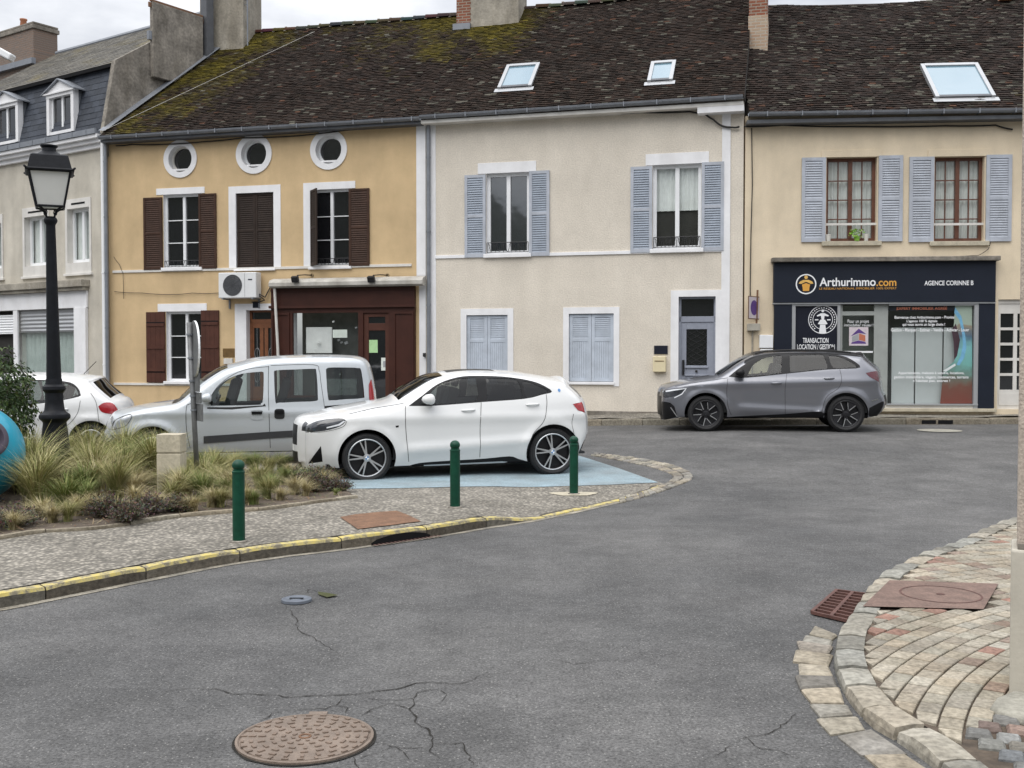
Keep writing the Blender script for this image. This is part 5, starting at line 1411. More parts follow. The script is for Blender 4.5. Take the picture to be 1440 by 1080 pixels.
# pavers in arcs
CC = Vector((6.0, 3.0)); rnd = random.Random(5); mb = MB()
kipoly = [tuple(p) for p in ki]+[(9.5, 14.0), (9.5, 2.0), (2.6, 2.0)]
post_px = hit(1419, 976, z_corner)
lidq = [xy(hit(*p, zf=z_corner)) for p in [(1251, 818), (1404, 823), (1383, 859), (1213, 855)]]
settq = [xy(hit(*p, zf=z_corner)) for p in [(1336, 1052), (1392, 1004), (1460, 990), (1560, 1100), (1330, 1130)]]
palette = [(.42, .375, .30)]*7+[(.40, .36, .285)]*5+[(.35, .31, .25)]*3+[(.33, .255, .205)]*2+[(.37, .22, .17)]
rw, ll = .115, .155
rr_ = .2
while rr_ < 9:
    per = 2*math.pi*rr_; n = max(6, int(per/ll)); off = rnd.random()
    for k in range(n):
        t0 = 2*math.pi*(k+off)/n; t1 = 2*math.pi*(k+1+off)/n
        cx = CC.x+(rr_+rw/2)*math.cos((t0+t1)/2); cy = CC.y+(rr_+rw/2)*math.sin((t0+t1)/2)
        if not (1.5 < cx < 8.5 and 2.5 < cy < 14): continue
        g = .0052; ga = g/max(.3, rr_); q = []
        for r, t in ((rr_+g, t0+ga), (rr_+rw-g, t0+ga), (rr_+rw-g, t1-ga), (rr_+g, t1-ga)): q.append((CC.x+r*math.cos(t), CC.y+r*math.sin(t)))
        if not all(pip(x, y, kipoly) for x, y in q):
            if not pip(cx, cy, kipoly): continue
            q2 = []
            for x, y in q:
                t = 1.0
                while t > .15 and not pip(cx+(x-cx)*t, cy+(y-cy)*t, kipoly): t -= .06
                q2.append((cx+(x-cx)*t, cy+(y-cy)*t))
            q = q2
        if pip(cx, cy, lidq) or pip(cx, cy, settq): continue
        c = rnd.choice(palette)
        if rnd.random() < .012: c = (.30, .33, .36)
        c = vary(rnd, c, .85, 1.12); dz = rnd.uniform(-.002, .003)
        top = [(x, y, z_corner(x, y)+dz) for x, y in q]; bot = [(x, y, z_corner(x, y)-.02) for x, y in q]
        tc_ = [(x+(cx-x)*.06, y+(cy-y)*.06, z+.004) for x, y, z in top]
        mb.add(bot+top+tc_, [(0, 1, 5, 4), (1, 2, 6, 5), (2, 3, 7, 6), (3, 0, 4, 7), (4, 5, 9, 8), (5, 6, 10, 9), (6, 7, 11, 10), (7, 4, 8, 11), (8, 9, 10, 11)], 0, c)
    rr_ += rw
o = mb.build('paving', M['pavers']); fix_normals(o); struct(o)
# granite setts by the post
mb = MB(); rnd = random.Random(9); ax = Vector((.93, -.37)); ay = Vector((.37, .93)); s0 = Vector(settq[0])
for i in range(-14, 22):
    for j in range(-14, 22):
        c0 = s0+ax*(i*.125+(j % 2)*.05)+ay*(j*.118)
        if not pip(c0.x, c0.y, settq) or not pip(c0.x, c0.y, kipoly): continue
        h_ = .054; q = [c0+ax*(a*h_+rnd.uniform(-.006, .006))+ay*(b*h_+rnd.uniform(-.006, .006)) for a, b in ((-1, -1), (1, -1), (1, 1), (-1, 1))]
        if not all(pip(p.x, p.y, kipoly) for p in q): continue
        c = vary(rnd, rnd.choice([(.26, .26, .25), (.22, .225, .23), (.30, .29, .26), (.27, .2, .17)]), .7, 1.25); z = z_corner(c0.x, c0.y); dz = rnd.uniform(-.004, .004)
        bot = [(p.x, p.y, z-.02) for p in q]; mid = [(p.x, p.y, z-.004+dz) for p in q]; top = [(p.x+(c0.x-p.x)*.22, p.y+(c0.y-p.y)*.22, z+.010+dz) for p in q]
        mb.add(bot+mid+top, [(0, 1, 5, 4), (1, 2, 6, 5), (2, 3, 7, 6), (3, 0, 4, 7), (4, 5, 9, 8), (5, 6, 10, 9), (6, 7, 11, 10), (7, 4, 8, 11), (8, 9, 10, 11)], 0, c)
o = mb.build('stone_setts', M['pavers']); fix_normals(o); struct(o)
# flat stone by the post
fs_ = [xy(hit(*p, zf=z_corner)) for p in [(1392, 1000), (1400, 988), (1425, 978), (1475, 976), (1500, 1004), (1470, 1022), (1420, 1012)]]
mb = MB(); n = len(fs_); cx = sum(p[0] for p in fs_)/n; cy = sum(p[1] for p in fs_)/n
z = z_corner(cx, cy); ringv = []
for k, (s_, zz) in enumerate(((1, z-.02), (1, z+.012), (.93, z+.026), (.45, z+.030))): ringv += [(cx+(x-cx)*s_, cy+(y-cy)*s_, zz) for x, y in fs_]
mb.add(ringv, [(r*n+k, r*n+(k+1) % n, (r+1)*n+(k+1) % n, (r+1)*n+k) for r in range(3) for k in range(n)]+[tuple(3*n+k for k in range(n))])
o = mb.build('paving_stone', M['slabstone'], angle=50); fix_normals(o); tag(o, 'flat pale stone slab lying at the foot of the concrete post', 'stone slab')
# lid with its frame in the corner pavement
mb = MB(); A, B, C_, D_ = [Vector((*p, 0)) for p in lidq]
def bil(u, v): return (A*(1-u)+B*u)*(1-v)+(D_*(1-u)+C_*u)*v
def zz(p, d=0): return (p.x, p.y, z_corner(p.x, p.y)+d)
N_ = 20; vs = [zz(bil(i/N_, j/8), .0125) for j in range(9) for i in range(N_+1)]
mb.add(vs, [(j*(N_+1)+i, (j+1)*(N_+1)+i, (j+1)*(N_+1)+i+1, j*(N_+1)+i+1) for j in range(8) for i in range(N_)])
lid = mb.build('access_cover', pm('corner_lid_iron', (.185, .12, .095), .8, .3, 7, bump=.4, bscale=60, fine=.45)); fix_normals(lid); tag(lid, 'reddish iron access cover with round lid set in the corner pavement', 'access cover')
mb = MB(); cen = bil(.56, .5); rad = .23; 
for r0, r1 in ((rad, rad+.012),):
    n = 48; vs = []
    for r in (r0, r1):
        for k in range(n):
            t = 2*math.pi*k/n; p = cen+Vector((r*1.15*math.cos(t), r*1.15*math.sin(t), 0)); vs.append(zz(p, .0150))
    mb.add(vs, [(k, n+k, n+(k+1) % n, (k+1) % n) for k in range(n)])
mb.add([zz(cen+Vector((.03*math.cos(t*.5236), .03*math.sin(t*.5236), 0)), .0152) for t in range(12)], [tuple(range(12))])
o = mb.build('round_lid', M['drain'], lid); fix_normals(o)
# drain grate at the corner kerb
q = [xy(hit(*p)) for p in [(1177, 834), (1222, 840), (1196, 878), (1142, 865)]]; A, B, C_, D_ = [Vector((*p, 0)) for p in q]
gz = lambda p, d: (p.x, p.y, z_road(p.x, p.y)+d)
mb = MB()
vs = [gz(p, .008) for p in (A, B, C_, D_)]; mb.add(vs, [(3, 2, 1, 0)], 1)
def bar(p, q_, w_, h0, h1, m=0):
    d = (q_-p); nrm = Vector((-d.y, d.x, 0)).normalized()*w_; vs = [gz(x, h0) for x in (p-nrm, q_-nrm, q_+nrm, p+nrm)]+[gz(x, h1) for x in (p-nrm, q_-nrm, q_+nrm, p+nrm)]
    mb.add(vs, [(4, 5, 6, 7), (0, 1, 5, 4), (1, 2, 6, 5), (2, 3, 7, 6), (3, 0, 4, 7)], m)
for k in range(10):
    v = k/9; bar(bil(0, v), bil(1, v), .010, .009, .03)
for u in (0, .5, 1): bar(bil(u, 0), bil(u, 1), .012, .010, .0315)
o = mb.build('drain_grate', [M['drain'], M['blackmatte']]); fix_normals(o); tag(o, 'rusty dark red drain grate against the corner kerb', 'drain grate')

# foreground manhole
M['lidpattern'] = pm('lid_relief', (.17, .125, .095), .7, .3, 9, bump=.3)
p = hit(429, 1040); R0 = .318
me_ = empty('manhole_cover', p, 0, 'large round cast iron manhole cover in the cracked road, nearest the viewer', 'manhole cover')
mb = MB(); mb.lathe([(R0, .004), (R0, .014), (R0-.012, .016), (R0-.018, .008), (R0-.024, .008), (R0-.026, .014), (0, .015)], 64); o = mb.build('lid', M['rustpink'], me_, angle=40)
mb = MB(); rnd = random.Random(3)
for ri, n, w_, l_ in ((.055, 8, .010, .02), (.10, 12, .012, .022), (.15, 16, .011, .026), (.20, 18, .011, .03), (.245, 22, .011, .03), (.285, 26, .009, .026)):
    for k in range(n):
        t = 2*math.pi*(k+(.5 if int(ri*100) % 2 else 0))/n
        a = Vector((math.cos(t), math.sin(t), 0)); b = Vector((-a.y, a.x, 0)); sw = rnd.random() < .45
        mb.obox(a*ri+Vector((0, 0, .0165)), (a if not sw else b)*(w_*.7), (b if not sw else -a)*(l_*.55), (0, 0, .0035))
mb.build('lid_pattern', M['lidpattern'], o)
mb = MB(); mb.lathe([(.02, .015), (.02, .0185), (.03, .0185), (.03, .015)], 24); mb.build('lid_boss', M['rust'], o)
MB().box(-.045, .045, R0+.002, R0+.035, .003, .013).build('hinge_block', M['rustpink'], me_)
mb = MB(); vs = []; n = 64
for r in (R0+.001, R0+.013):
    for k in range(n): t = 2*math.pi*k/n; rq = r if r < R0+.01 else r+.008*mnoise.noise(Vector((math.cos(t)*3, math.sin(t)*3, 0))); vs.append((rq*math.cos(t), rq*math.sin(t), .005))
mb.add(vs, [(k, n+k, n+(k+1) % n, (k+1) % n) for k in range(n)]); o = mb.build('joint', M['crack'], me_)
# small valve cover
p = hit(417, 846); v_ = empty('valve_cover', p, 0, 'small blue grey oval valve cover in the road', 'valve cover')
mb = MB(); mb.lathe([(.11, .004), (.108, .022), (.095, .026), (.085, .018), (.04, .018), (.035, .024), (0, .024)], 32); mb.build('lid', M['valve'], v_, angle=40)
MB().box(-.05, .05, -.012, .012, .024, .027).build('slot', M['blackmatte'], v_)
# moss patch
q = [hit(*s_) for s_ in [(447, 834), (462, 836), (476, 839), (460, 842), (448, 838)]]
mb = MB(); mb.add([(a.x, a.y, a.z+.012) for a in q], [tuple(range(5))[::-1]]); o = mb.build('moss_patch', M['moss']); struct(o, 'stuff')
# cracks in the asphalt
def C5(pts): return [(200+x/2.571, 800+y/2.571) for x, y in pts]
cracks = [C5(q) for q in [
 [(70, 450), (120, 440), (180, 433), (260, 437), (310, 448), (350, 455), (430, 455), (490, 460), (530, 468), (590, 463), (650, 460), (770, 457), (840, 446), (920, 435), (985, 415), (1050, 412), (1140, 418), (1200, 400), (1250, 375)],
 [(770, 457), (830, 470), (900, 478), (980, 470), (1000, 445), (1080, 438), (1105, 455), (1080, 480), (1060, 500)],
 [(980, 470), (990, 490), (970, 510), (995, 545), (985, 560), (1030, 580), (1048, 610), (1040, 660), (1075, 685)],
 [(850, 632), (905, 645), (950, 650), (1040, 650)], [(1040, 635), (1100, 634), (1155, 632), (1175, 670), (1200, 715)],
 [(780, 690), (860, 665), (905, 645)], [(905, 645), (945, 660), (965, 690)], [(900, 487), (830, 510), (790, 535)], [(900, 487), (940, 500), (975, 515)],
 [(720, 465), (705, 495), (660, 505), (520, 515)], [(705, 495), (740, 505), (735, 525)], [(470, 105), (540, 95), (605, 75), (650, 92), (700, 95)], [(605, 75), (590, 90)],
 [(510, 130), (560, 180), (560, 220), (600, 240), (650, 270), (710, 310)], [(760, 680), (775, 712), (790, 740)], [(2130, 640), (2180, 610), (2260, 600), (2330, 560), (2360, 520)], [(2180, 610), (2230, 650), (2300, 660), (2380, 690)], [(2060, 690), (2130, 640)], [(1500, 330), (1560, 345), (1640, 340)], [(420, 555), (470, 525), (520, 515)]]]
mb = MB(); rnd = random.Random(2)
for ci, c in enumerate(cracks):
    P = [hit(*q) for q in c]; fine = []
    for a, b in zip(P, P[1:]):
        k = max(2, int((b-a).length/.035))
        for i in range(k): fine.append(a.lerp(b, i/k)+Vector((rnd.uniform(-1, 1), rnd.uniform(-1, 1), 0))*.009)
    fine.append(P[-1]); vs = []
    for i, a in enumerate(fine):
        d = (fine[min(i+1, len(fine)-1)]-fine[max(i-1, 0)]); nrm = Vector((-d.y, d.x, 0)).normalized()
        w_ = (.0036 if ci in (0, 2) else .0022)*rnd.uniform(.45, 1.5)*min(1, .25+3*min(i, len(fine)-1-i)/len(fine)); z = z_road(a.x, a.y)+.0045
        vs += [(a.x-nrm.x*w_, a.y-nrm.y*w_, z), (a.x+nrm.x*w_, a.y+nrm.y*w_, z)]
    mb.add(vs, [(2*i, 2*i+2, 2*i+3, 2*i+1) for i in range(len(fine)-1)])
o = mb.build('road_crack', M['crack']); fix_normals(o); struct(o)
# gully mouth in the yellow kerb, its grate and the rusty lid on the island
a, b = hit(521, 768), hit(604, 756)
d = (b-a); nrm = Vector((-d.y, d.x, 0)).normalized()
mb = MB(); pts = []
for k in range(13):
    t = k/12; h_ = .03+.055*math.sin(math.pi*min(1, max(0, t)))**.6; p = a+d*t-nrm*.013; pts.append((p, h_))
vs = [(p.x, p.y, z_road(p.x, p.y)+.006) for p, h_ in pts]+[(p.x, p.y, z_road(p.x, p.y)+h_) for p, h_ in pts]
mb.add(vs, [(k, k+1, k+14, k+13) for k in range(12)])
gl = mb.build('gully_mouth', M['blackmatte']); tag(gl, 'dark gully mouth in the yellow painted kerb with iron grate', 'drain')
mb = MB()
for k in range(17):
    t = (k+.5)/17; p = a+d*t*1.15-nrm*.02; q_ = p-nrm*.06; w_ = d.normalized()*.012
    mb.add([(x.x, x.y, z_road(x.x, x.y)+.016) for x in (p-w_, q_-w_, q_+w_, p+w_)], [(0, 1, 2, 3)])
o = mb.build('grate', M['drain'], gl); fix_normals(o)
q = [hit(*s_, zf=z_island) for s_ in [(478, 728), (500, 724), (530, 721), (558, 719), (576, 726), (592, 734), (545, 740), (503, 745)]]
mb = MB(); mb.add([(p.x, p.y, p.z+.008) for p in q], [tuple(range(8))[::-1]]); o = mb.build('gully_cover', M['rust']); fix_normals(o); tag(o, 'rusty orange gully cover on the pavement behind the kerb', 'drain cover')

# ------------------------------------------------------------------ cars
M['tyre'] = pm('tyre_rubber', (.016, .016, .017), .75, .2, 20, bump=.2)
M['rim'] = pm('bright_rim', (.52, .53, .54), .28, .05, 5, metal=.7)
M['rimdark'] = pm('dark_rim', (.022, .022, .025), .35, .1, 5, metal=.4)
M['carglass'] = thin_glass('car_glass', (.60, .66, .64), ior=1.38)
M['carglass_dark'] = thin_glass('privacy_glass', (.10, .11, .115), ior=1.38)
M['screen'] = thin_glass('windscreen_glass', (.62, .68, .66), ior=1.38)
M['trim'] = pm('black_trim', (.009, .009, .010), .35, .15, 8, spec=.25)
M['plastic'] = pm('grey_black_plastic', (.030, .031, .033), .7, .15, 10)
M['seal'] = pm('rubber_seal', (.010, .010, .010), .6, .1, 8)
M['seat'] = pm('seat_cloth', (.035, .035, .038), .9, .05, 3)
M['redlamp'] = pm('red_lamp', (.32, .012, .018), .15, .1, 20, coat=.6)
M['darkredlamp'] = pm('dark_red_lamp', (.085, .010, .016), .15, .2, 20, coat=.6)
M['lampclear'] = pm('clear_lamp', (.46, .48, .50), .12, .3, 25, metal=.4, coat=.8)
M['lampdark'] = pm('dark_headlamp', (.035, .038, .045), .10, .3, 20, coat=.9)
M['lampline'] = pm('lamp_light_bar', (.75, .77, .80), .2, .05, 20, coat=.5)
M['chrome'] = pm('chrome', (.60, .61, .62), .15, .05, 5, metal=.9)
M['bluebadge'] = pm('badge_blue', (.10, .25, .50), .4, .05, 5)
def paint(name, c, metal=.0, rough=.35):
    m = pm(name, c, rough, .02, 1.0, metal=metal, coat=.9); return m
M['p_white'] = paint('white_car_paint', (.68, .685, .68))
M['p_silver'] = paint('silver_car_paint', (.50, .53, .55), .35, .38)
M['p_grey'] = paint('dark_grey_car_paint', (.195, .20, .222), .6, .30)

class Car:
    def __init__(s, name, label, sp):
        s.sp = sp; s.root = empty(name, (0, 0, 0), 0, label, 'car')
        s.xw, s.zs = sp['xfw'], 1
        s.out = [Vector(p) for p in catmull([s.cv(*p) for p in sp['outline']], sp.get('sub', 6))]
        s.o = np.array([(p.x, p.y) for p in s.out])
        s.L = sp['L']; s.parts = {}
    def cv(s, cx, cy):
        sp = s.sp; return (sp['xfw']+(cx-sp['c0'][0])/sp['sx'], (sp['c0'][1]+(cx-sp['c0'][0])*sp['gs']-cy)/sp['sz'])
    def dist(s, x, z):
        a = s.o[:-1]; b = s.o[1:]; p = np.array((x, z)); ab = b-a
        t = np.clip(((p-a)*ab).sum(1)/np.maximum(1e-9, (ab*ab).sum(1)), 0, 1); q = a+ab*t[:, None]
        return math.sqrt(((q-p)**2).sum(1).min())
    def w(s, x, z, d=None):
        sp = s.sp; W = sp['W']; L = s.L
        xf = sp.get('xf', .95); xr = sp.get('xr', .7)
        if x < xf: W -= sp.get('pf', .20)*((xf-x)/xf)**2.3
        if x > L-xr: W -= sp.get('pr', .13)*((x-(L-xr))/xr)**2.2
        zb = sp['zb']+sp.get('zbs', 0)*(x-L/2)
        k_ = .035; t_ = (z-zb)/k_
        W -= sp['tum']*k_*(t_ if t_ > 20 else math.log1p(math.exp(t_)))
        if True:
            q = (min(z, zb)-.62)/.40; W -= .022*q*q
            if z < .42: W -= .05*((.42-z)/.22)**1.5
            for (xc, za, zw, amp, x0, x1) in sp.get('creases', ()):
                zc = za+(x-x0)*xc; W += amp*math.exp(-((z-zc)/zw)**2)*sm((x-x0)/.25)*sm((x1-x)/.25)
        for xc in (sp['xfw'], sp['xfw']+sp['wb']):
            dd = math.hypot(x-xc, z-sp['rw']); W += sp.get('flare', .018)*math.exp(-((dd-sp['ra']-.02)/.075)**2)
        if d is None: d = s.dist(x, z)
        r = sp.get('r', .10)
        if z < .35: r = r*max(.3, z/.35)
        if d < r: W -= (r-math.sqrt(max(0, r*r-(r-d)**2)))
        return W
    def part(s, key):
        if key not in s.parts: s.parts[key] = MB()
        return s.parts[key]
    def build(s):
        sp = s.sp; out = s.out; L = s.L; xf, xr = sp['xfw'], sp['xfw']+sp['wb']; ra, rw = sp['ra'], sp['rw']
        zr = sp['rocker']
        # closed side outline: along the top, then back along the bottom with the two arches
        bot = []
        def arc(xc):
            th = math.asin(min(1, max(-1, (zr-rw)/ra))); return [(xc+ra*math.cos(t), rw+ra*math.sin(t)) for t in [th+(math.pi-2*th)*k/26 for k in range(27)]]
        A, B = out[0], out[-1]
        bot += [(B.x-.03, B.y)] if False else []
        ar = arc(xr); bot += ar
        xa, xb = ar[-1][0], arc(xf)[0][0]
        for k in range(1, 14): bot.append((xa+(xb-xa)*k/14, zr))
        bot += arc(xf)
        side = [tuple(p) for p in out]+bot
        regs = [(k, [s.cv(*p) for p in pl] if raw else pl, mat, inset) for k, pl, mat, inset, raw in sp['regions']]
        regs = [(k, [tuple(q) for q in (catmull(pl+[pl[0]], 3)[:-1] if len(pl) > 5 else pl)], m, i) for k, pl, m, i in regs]
        # sample points
        pts = []; x = -.1
        while x < L+.1:
            z = zr
            while z < 2.0:
                p = (x+.007*math.sin(z*50), z+.004*math.sin(x*40))
                if pip(p[0], p[1], side): pts.append(p)
                z += .042
            x += .065
        for i, p in enumerate(out):
            a = out[max(i-1, 0)]; b = out[min(i+1, len(out)-1)]; t = (b-a).normalized(); nrm = Vector((t.y, -t.x))
            r = sp.get('r', .10)
            for f in (.03, .10, .22, .40, .62, .85):
                q = p+nrm*(r*f)
                if pip(q.x, q.y, side): pts.append((q.x, q.y))
        for xc in (xf, xr):
            for f in (.025, .06, .11):
                for k in range(30):
                    t = math.pi*k/29; q = (xc+(ra+f)*math.cos(t), rw+(ra+f)*math.sin(t))
                    if pip(*q, side) : pts.append(q)
        vs, fs = cdt(pts, [side]+[pl for _, pl, _, _ in regs])
        W = [s.w(v.x, v.y) for v in vs]
        mats = []; body = MB()
        def mslot(m):
            if m not in mats: mats.append(m)
            return mats.index(m)
        mslot(sp['paint'])
        groups = {}
        for f in fs:
            cx = sum(vs[i].x for i in f)/3; cz = sum(vs[i].y for i in f)/3
            if not pip(cx, cz, side): continue
            reg = None
            for rg in regs:
                if pip(cx, cz, rg[1]): reg = rg
            a, b, c = [vs[i] for i in f]
            ff = f if (b-a).cross(c-a) > 0 else (f[0], f[2], f[1])
            groups.setdefault(reg[0] if reg else 'body', [reg, []])[1].append(ff)
        for k, (reg, fl) in groups.items():
            own = reg is not None and not k.startswith('body:')
            ins = reg[3] if reg else 0
            idx = sorted({i for f in fl for i in f}); mp_ = {i: n for n, i in enumerate(idx)}
            for sg in (-1, 1):
                mb = s.part(k+('#L' if sg < 0 else '#R')) if own else body
                v3 = [(vs[i].x, sg*(W[i]-ins), vs[i].y) for i in idx]
                ff = [tuple(mp_[i] for i in f) for f in fl]
                if sg > 0: ff = [f[::-1] for f in ff]
                mb.add(v3, ff, 0 if own else mslot(reg[2] if reg else sp['paint']))
        # ribbon over the car
        fr = [0, .12, .25, .4, .5, .6, .7, .8, .86, .9, .94, .975, 1.0]
        fr = sorted(set(fr+[z_[3] for z_ in sp['zones']]+[z_[4] for z_ in sp['zones']]))
        F = [-f for f in fr[::-1][:-1]]+fr
        n = len(out); rows = []
        e0 = [s.w(p.x, p.y, 0) for p in out]
        for i, p in enumerate(out):
            a = out[max(i-1, 0)]; b = out[min(i+1, n-1)]; t = (b-a).normalized(); nrm = Vector((-t.y, t.x)); e = max(.05, e0[i])
            nx, nz = nrm.x, nrm.y
            cr = sp.get('bt', .045)*abs(nz)+(sp.get('bf', .20) if nx < 0 else sp.get('br', .09))*abs(nx)**1.5
            if nz < -.2: cr = sp.get('bf', .2)*.7
            rows.append([(p.x+nx*cr*(1-abs(f)**2.2), f*e, p.y+nz*cr*(1-abs(f)**2.2)) for f in F])
        cache = {}
        def nearest(c):
            q = Vector(s.cv(*c)); return min(range(n), key=lambda i: (out[i]-q).length)
        zn = [(z_[0], nearest(z_[1]), nearest(z_[2]), z_[3], z_[4], z_[5]) for z_ in sp['zones']]
        nF = len(F)
        for i in range(n-1):
            for j in range(nF-1):
                fm = abs(F[j]+F[j+1])/2; hitz = None
                for z_ in zn:
                    if z_[1] <= i < z_[2] and z_[3] <= fm <= z_[4]: hitz = z_
                side_ = '#L' if F[j]+F[j+1] < 0 else '#R'
                cache.setdefault((hitz, side_ if hitz and hitz[3] > 0 and not hitz[0].startswith('body:') else ''), []).append((i, j))
        for (z_, sd__), cells in cache.items():
            own = z_ is not None and not z_[0].startswith('body:')
            mb = s.part(z_[0]+sd__) if own else body
            idx = sorted({q for i, j in cells for q in (i*nF+j, i*nF+j+1, (i+1)*nF+j, (i+1)*nF+j+1)}); mp_ = {q: k for k, q in enumerate(idx)}
            mb.add([rows[q//nF][q % nF] for q in idx], [tuple(mp_[q] for q in (i*nF+j, i*nF+j+1, (i+1)*nF+j+1, (i+1)*nF+j)) for i, j in cells], 0 if own else mslot(z_[5] if z_ else sp['paint']))
        # wheel housings and floor
        wm = mslot('blackmatte')
        for xc in (xf, xr):
            for sg in (-1, 1):
                a = arc(xc); v0 = [(x, sg*(s.w(x, z)-.002), z) for x, z in a]; v1 = [(x, sg*(s.w(x, z)-.028), z) for x, z in a]; v2 = [(x, sg*.42, z) for x, z in a]
                k = len(a); ps = mslot(sp.get('arch', sp['paint']))
                body.add(v0+v1, [(i, i+1, k+i+1, k+i) for i in range(k-1)], ps)
                body.add(v1+v2, [(i, i+1, k+i+1, k+i) for i in range(k-1)], wm)
                body.add(v2, [tuple(range(k))], wm)
        body.box(out[0].x+.25, out[-1].x-.2, -sp['W']+.12, sp['W']-.12, zr-.02, zr+.05, wm)
        for xc0, xc1 in ((xf+ra-.02, xr-ra+.02),):
            body.box(xc0, xc1, -sp['W']+.10, sp['W']-.10, zr-.01, zr+.03, wm)
        bo = body.build('body', [M[m] for m in mats], s.root)
        bm = bmesh.new(); bm.from_mesh(bo.data); bmesh.ops.remove_doubles(bm, verts=bm.verts, dist=.0025); bm.to_mesh(bo.data); bm.free()
        bo.data.polygons.foreach_set('use_smooth', [True]*len(bo.data.polygons)); bo.data.set_sharp_from_angle(angle=R(sp.get('ang', 38)))
        mi = {k: m for k, _, m, _ in regs}; mi.update({z_[0]: z_[5] for z_ in zn})
        objs = {'body': bo}
        for k, mb in s.parts.items():
            key = k.split('#')[0]; objs[k] = mb.build(key.split(':')[-1], M[mi[key]], s.root, angle=40)
        s.objs = objs
        # seams
        for nm, line, wd in sp.get('seams', ()):
            for sg in (-1, 1):
                P = catmull([s.cv(*p) for p in line], 5); mb = MB(); v3 = []
                for i, p in enumerate(P):
                    t = (P[min(i+1, len(P)-1)]-P[max(i-1, 0)]).normalized(); nn = Vector((-t.y, t.x))*wd
                    for q in (p-nn, p+nn): v3.append((q.x, sg*(s.w(q.x, q.y)+.0035), q.y))
                f = [(2*i, 2*i+1, 2*i+3, 2*i+2) for i in range(len(P)-1)]
                mb.add(v3, f if sg > 0 else [q[::-1] for q in f]); mb.build('door_seam' if nm == 'seal' else nm, M['seal'], bo)
        # strips of another material laid on the side (mouldings, rails, lamps' light bars)
        for nm, pl, mat, th in sp.get('plates', ()):
            for sg in (-1, 1):
                q = [s.cv(*p) for p in pl]
                pp_ = []; 
                k = len(q)
                for i in range(k):
                    a, b = Vector(q[i]), Vector(q[(i+1) % k]); m_ = max(1, int((b-a).length/.08)); pp_ += [tuple(a+(b-a)*(j/m_)) for j in range(m_)]
                v2, f2 = cdt([], [pp_]); keep = []
                for f in f2:
                    cx = sum(v2[i].x for i in f)/3; cz = sum(v2[i].y for i in f)/3
                    if pip(cx, cz, pp_):
                        a, b, c = [v2[i] for i in f]; keep.append(f if (b-a).cross(c-a) > 0 else (f[0], f[2], f[1]))
                mb = MB(); 
                v3 = [(v.x, sg*(s.w(v.x, v.y)+th), v.y) for v in v2]; mb.add(v3, keep if sg < 0 else [f[::-1] for f in keep])
                o_ = [(x, sg*(s.w(x, z)+th), z) for x, z in pp_]+[(x, sg*(s.w(x, z)-.004), z) for x, z in pp_]; kk = len(pp_)
                mb.add(o_, [(i, (i+1) % kk, (i+1) % kk+kk, i+kk) for i in range(kk)])
                fix_normals(mb.build(nm, M[mat], bo, angle=35))
        # handles
        for (cx, cy, ln) in sp.get('handles', ()):
            x, z = s.cv(cx, cy)
            for sg in (-1, 1):
                y = s.w(x, z)*sg
                mb = MB(); pts = [(x-ln/2, y-sg*.012, z), (x-ln/2+.03, y+sg*.022, z+.004), (x, y+sg*.030, z+.006), (x+ln/2-.03, y+sg*.024, z+.008), (x+ln/2, y-sg*.012, z+.006)]
                mb.tube(pts, [.012, .014, .015, .014, .012], 8); mb.build('door_handle', M[sp.get('handlemat', sp['paint'])], s.root, smooth=True)
        # mirrors
        cx, cy = sp['mirror']; x, z = s.cv(cx, cy)
        for sg in (-1, 1):
            y = sg*(s.w(x+.12, z-.03)); mb = MB()
            nn, mm = 10, 12; vs_ = []
            for i in range(nn+1):
                a = math.pi*i/nn
                for j in range(mm):
                    b = 2*math.pi*j/mm; ex = .11*math.copysign(abs(math.cos(a))**.7, math.cos(a)); rr2 = math.sin(a)**.6
                    vs_.append((x+sp.get('mx', .13)*rr2*math.cos(b)*(1.0 if math.cos(b) < 0 else .45), y+sg*(.14-ex), z+.012+.085*rr2*math.sin(b)*(1 if math.sin(b) > 0 else .8)))
            mb.add(vs_, [(i*mm+j, i*mm+(j+1) % mm, (i+1)*mm+(j+1) % mm, (i+1)*mm+j) for i in range(nn) for j in range(mm)], 0)
            mb.tube([(x+.03, y-sg*.02, z-.05), (x+.01, y+sg*.10, z-.045)], [.028, .022], 8, 1)
            fix_normals(mb.build('wing_mirror', [M[sp.get('mirmat', sp['paint'])], M['trim']], s.root, smooth=True))
        # wheels
        for xc in (xf, xr):
            for sg in (-1, 1):
                s.wheel(xc, sg)
        # cabin
        xs0, xs1 = sp['seats']; zf = zr+.08
        for (xx, nm) in ((xs0, 'front_seat'), (xs1, 'rear_seat')):
            for sg in ((-1, 1) if nm == 'front_seat' else (0,)):
                mb = MB(); wd = .25 if sg else .58; yc = sg*.36; zs_ = sp['zseat']
                mb.obox((xx, yc, zs_), (.25, 0, .03), (0, wd, 0), (-.01, 0, .09)); mb.obox((xx+.30, yc, zs_+.36), (.07, 0, -.02), (0, wd, 0), (.09, 0, .31))
                for q in ((0,) if sg else (-.36, .36)): mb.obox((xx+.42, yc+q, zs_+.76), (.045, 0, 0), (0, .13, 0), (.01, 0, .085))
                mb.build(nm, M['seat'], s.root, bevel=.05)
        xd = sp['dash']; mb = MB(); zd = sp['zb']-.02; wd = sp['W']-.16
        mb.obox((xd, 0, zd-.14), (.22, 0, .02), (0, wd, 0), (-.03, 0, .13)); mb.build('dashboard', M['plastic'], s.root, bevel=.04)
        mb = MB(); c_ = Vector((xd+.36, -.36, zd-.04)); pts = []
        for k in range(25):
            t = 2*math.pi*k/24; pts.append(c_+Vector((.07*math.sin(t), .18*math.cos(t), .17*math.sin(t))))
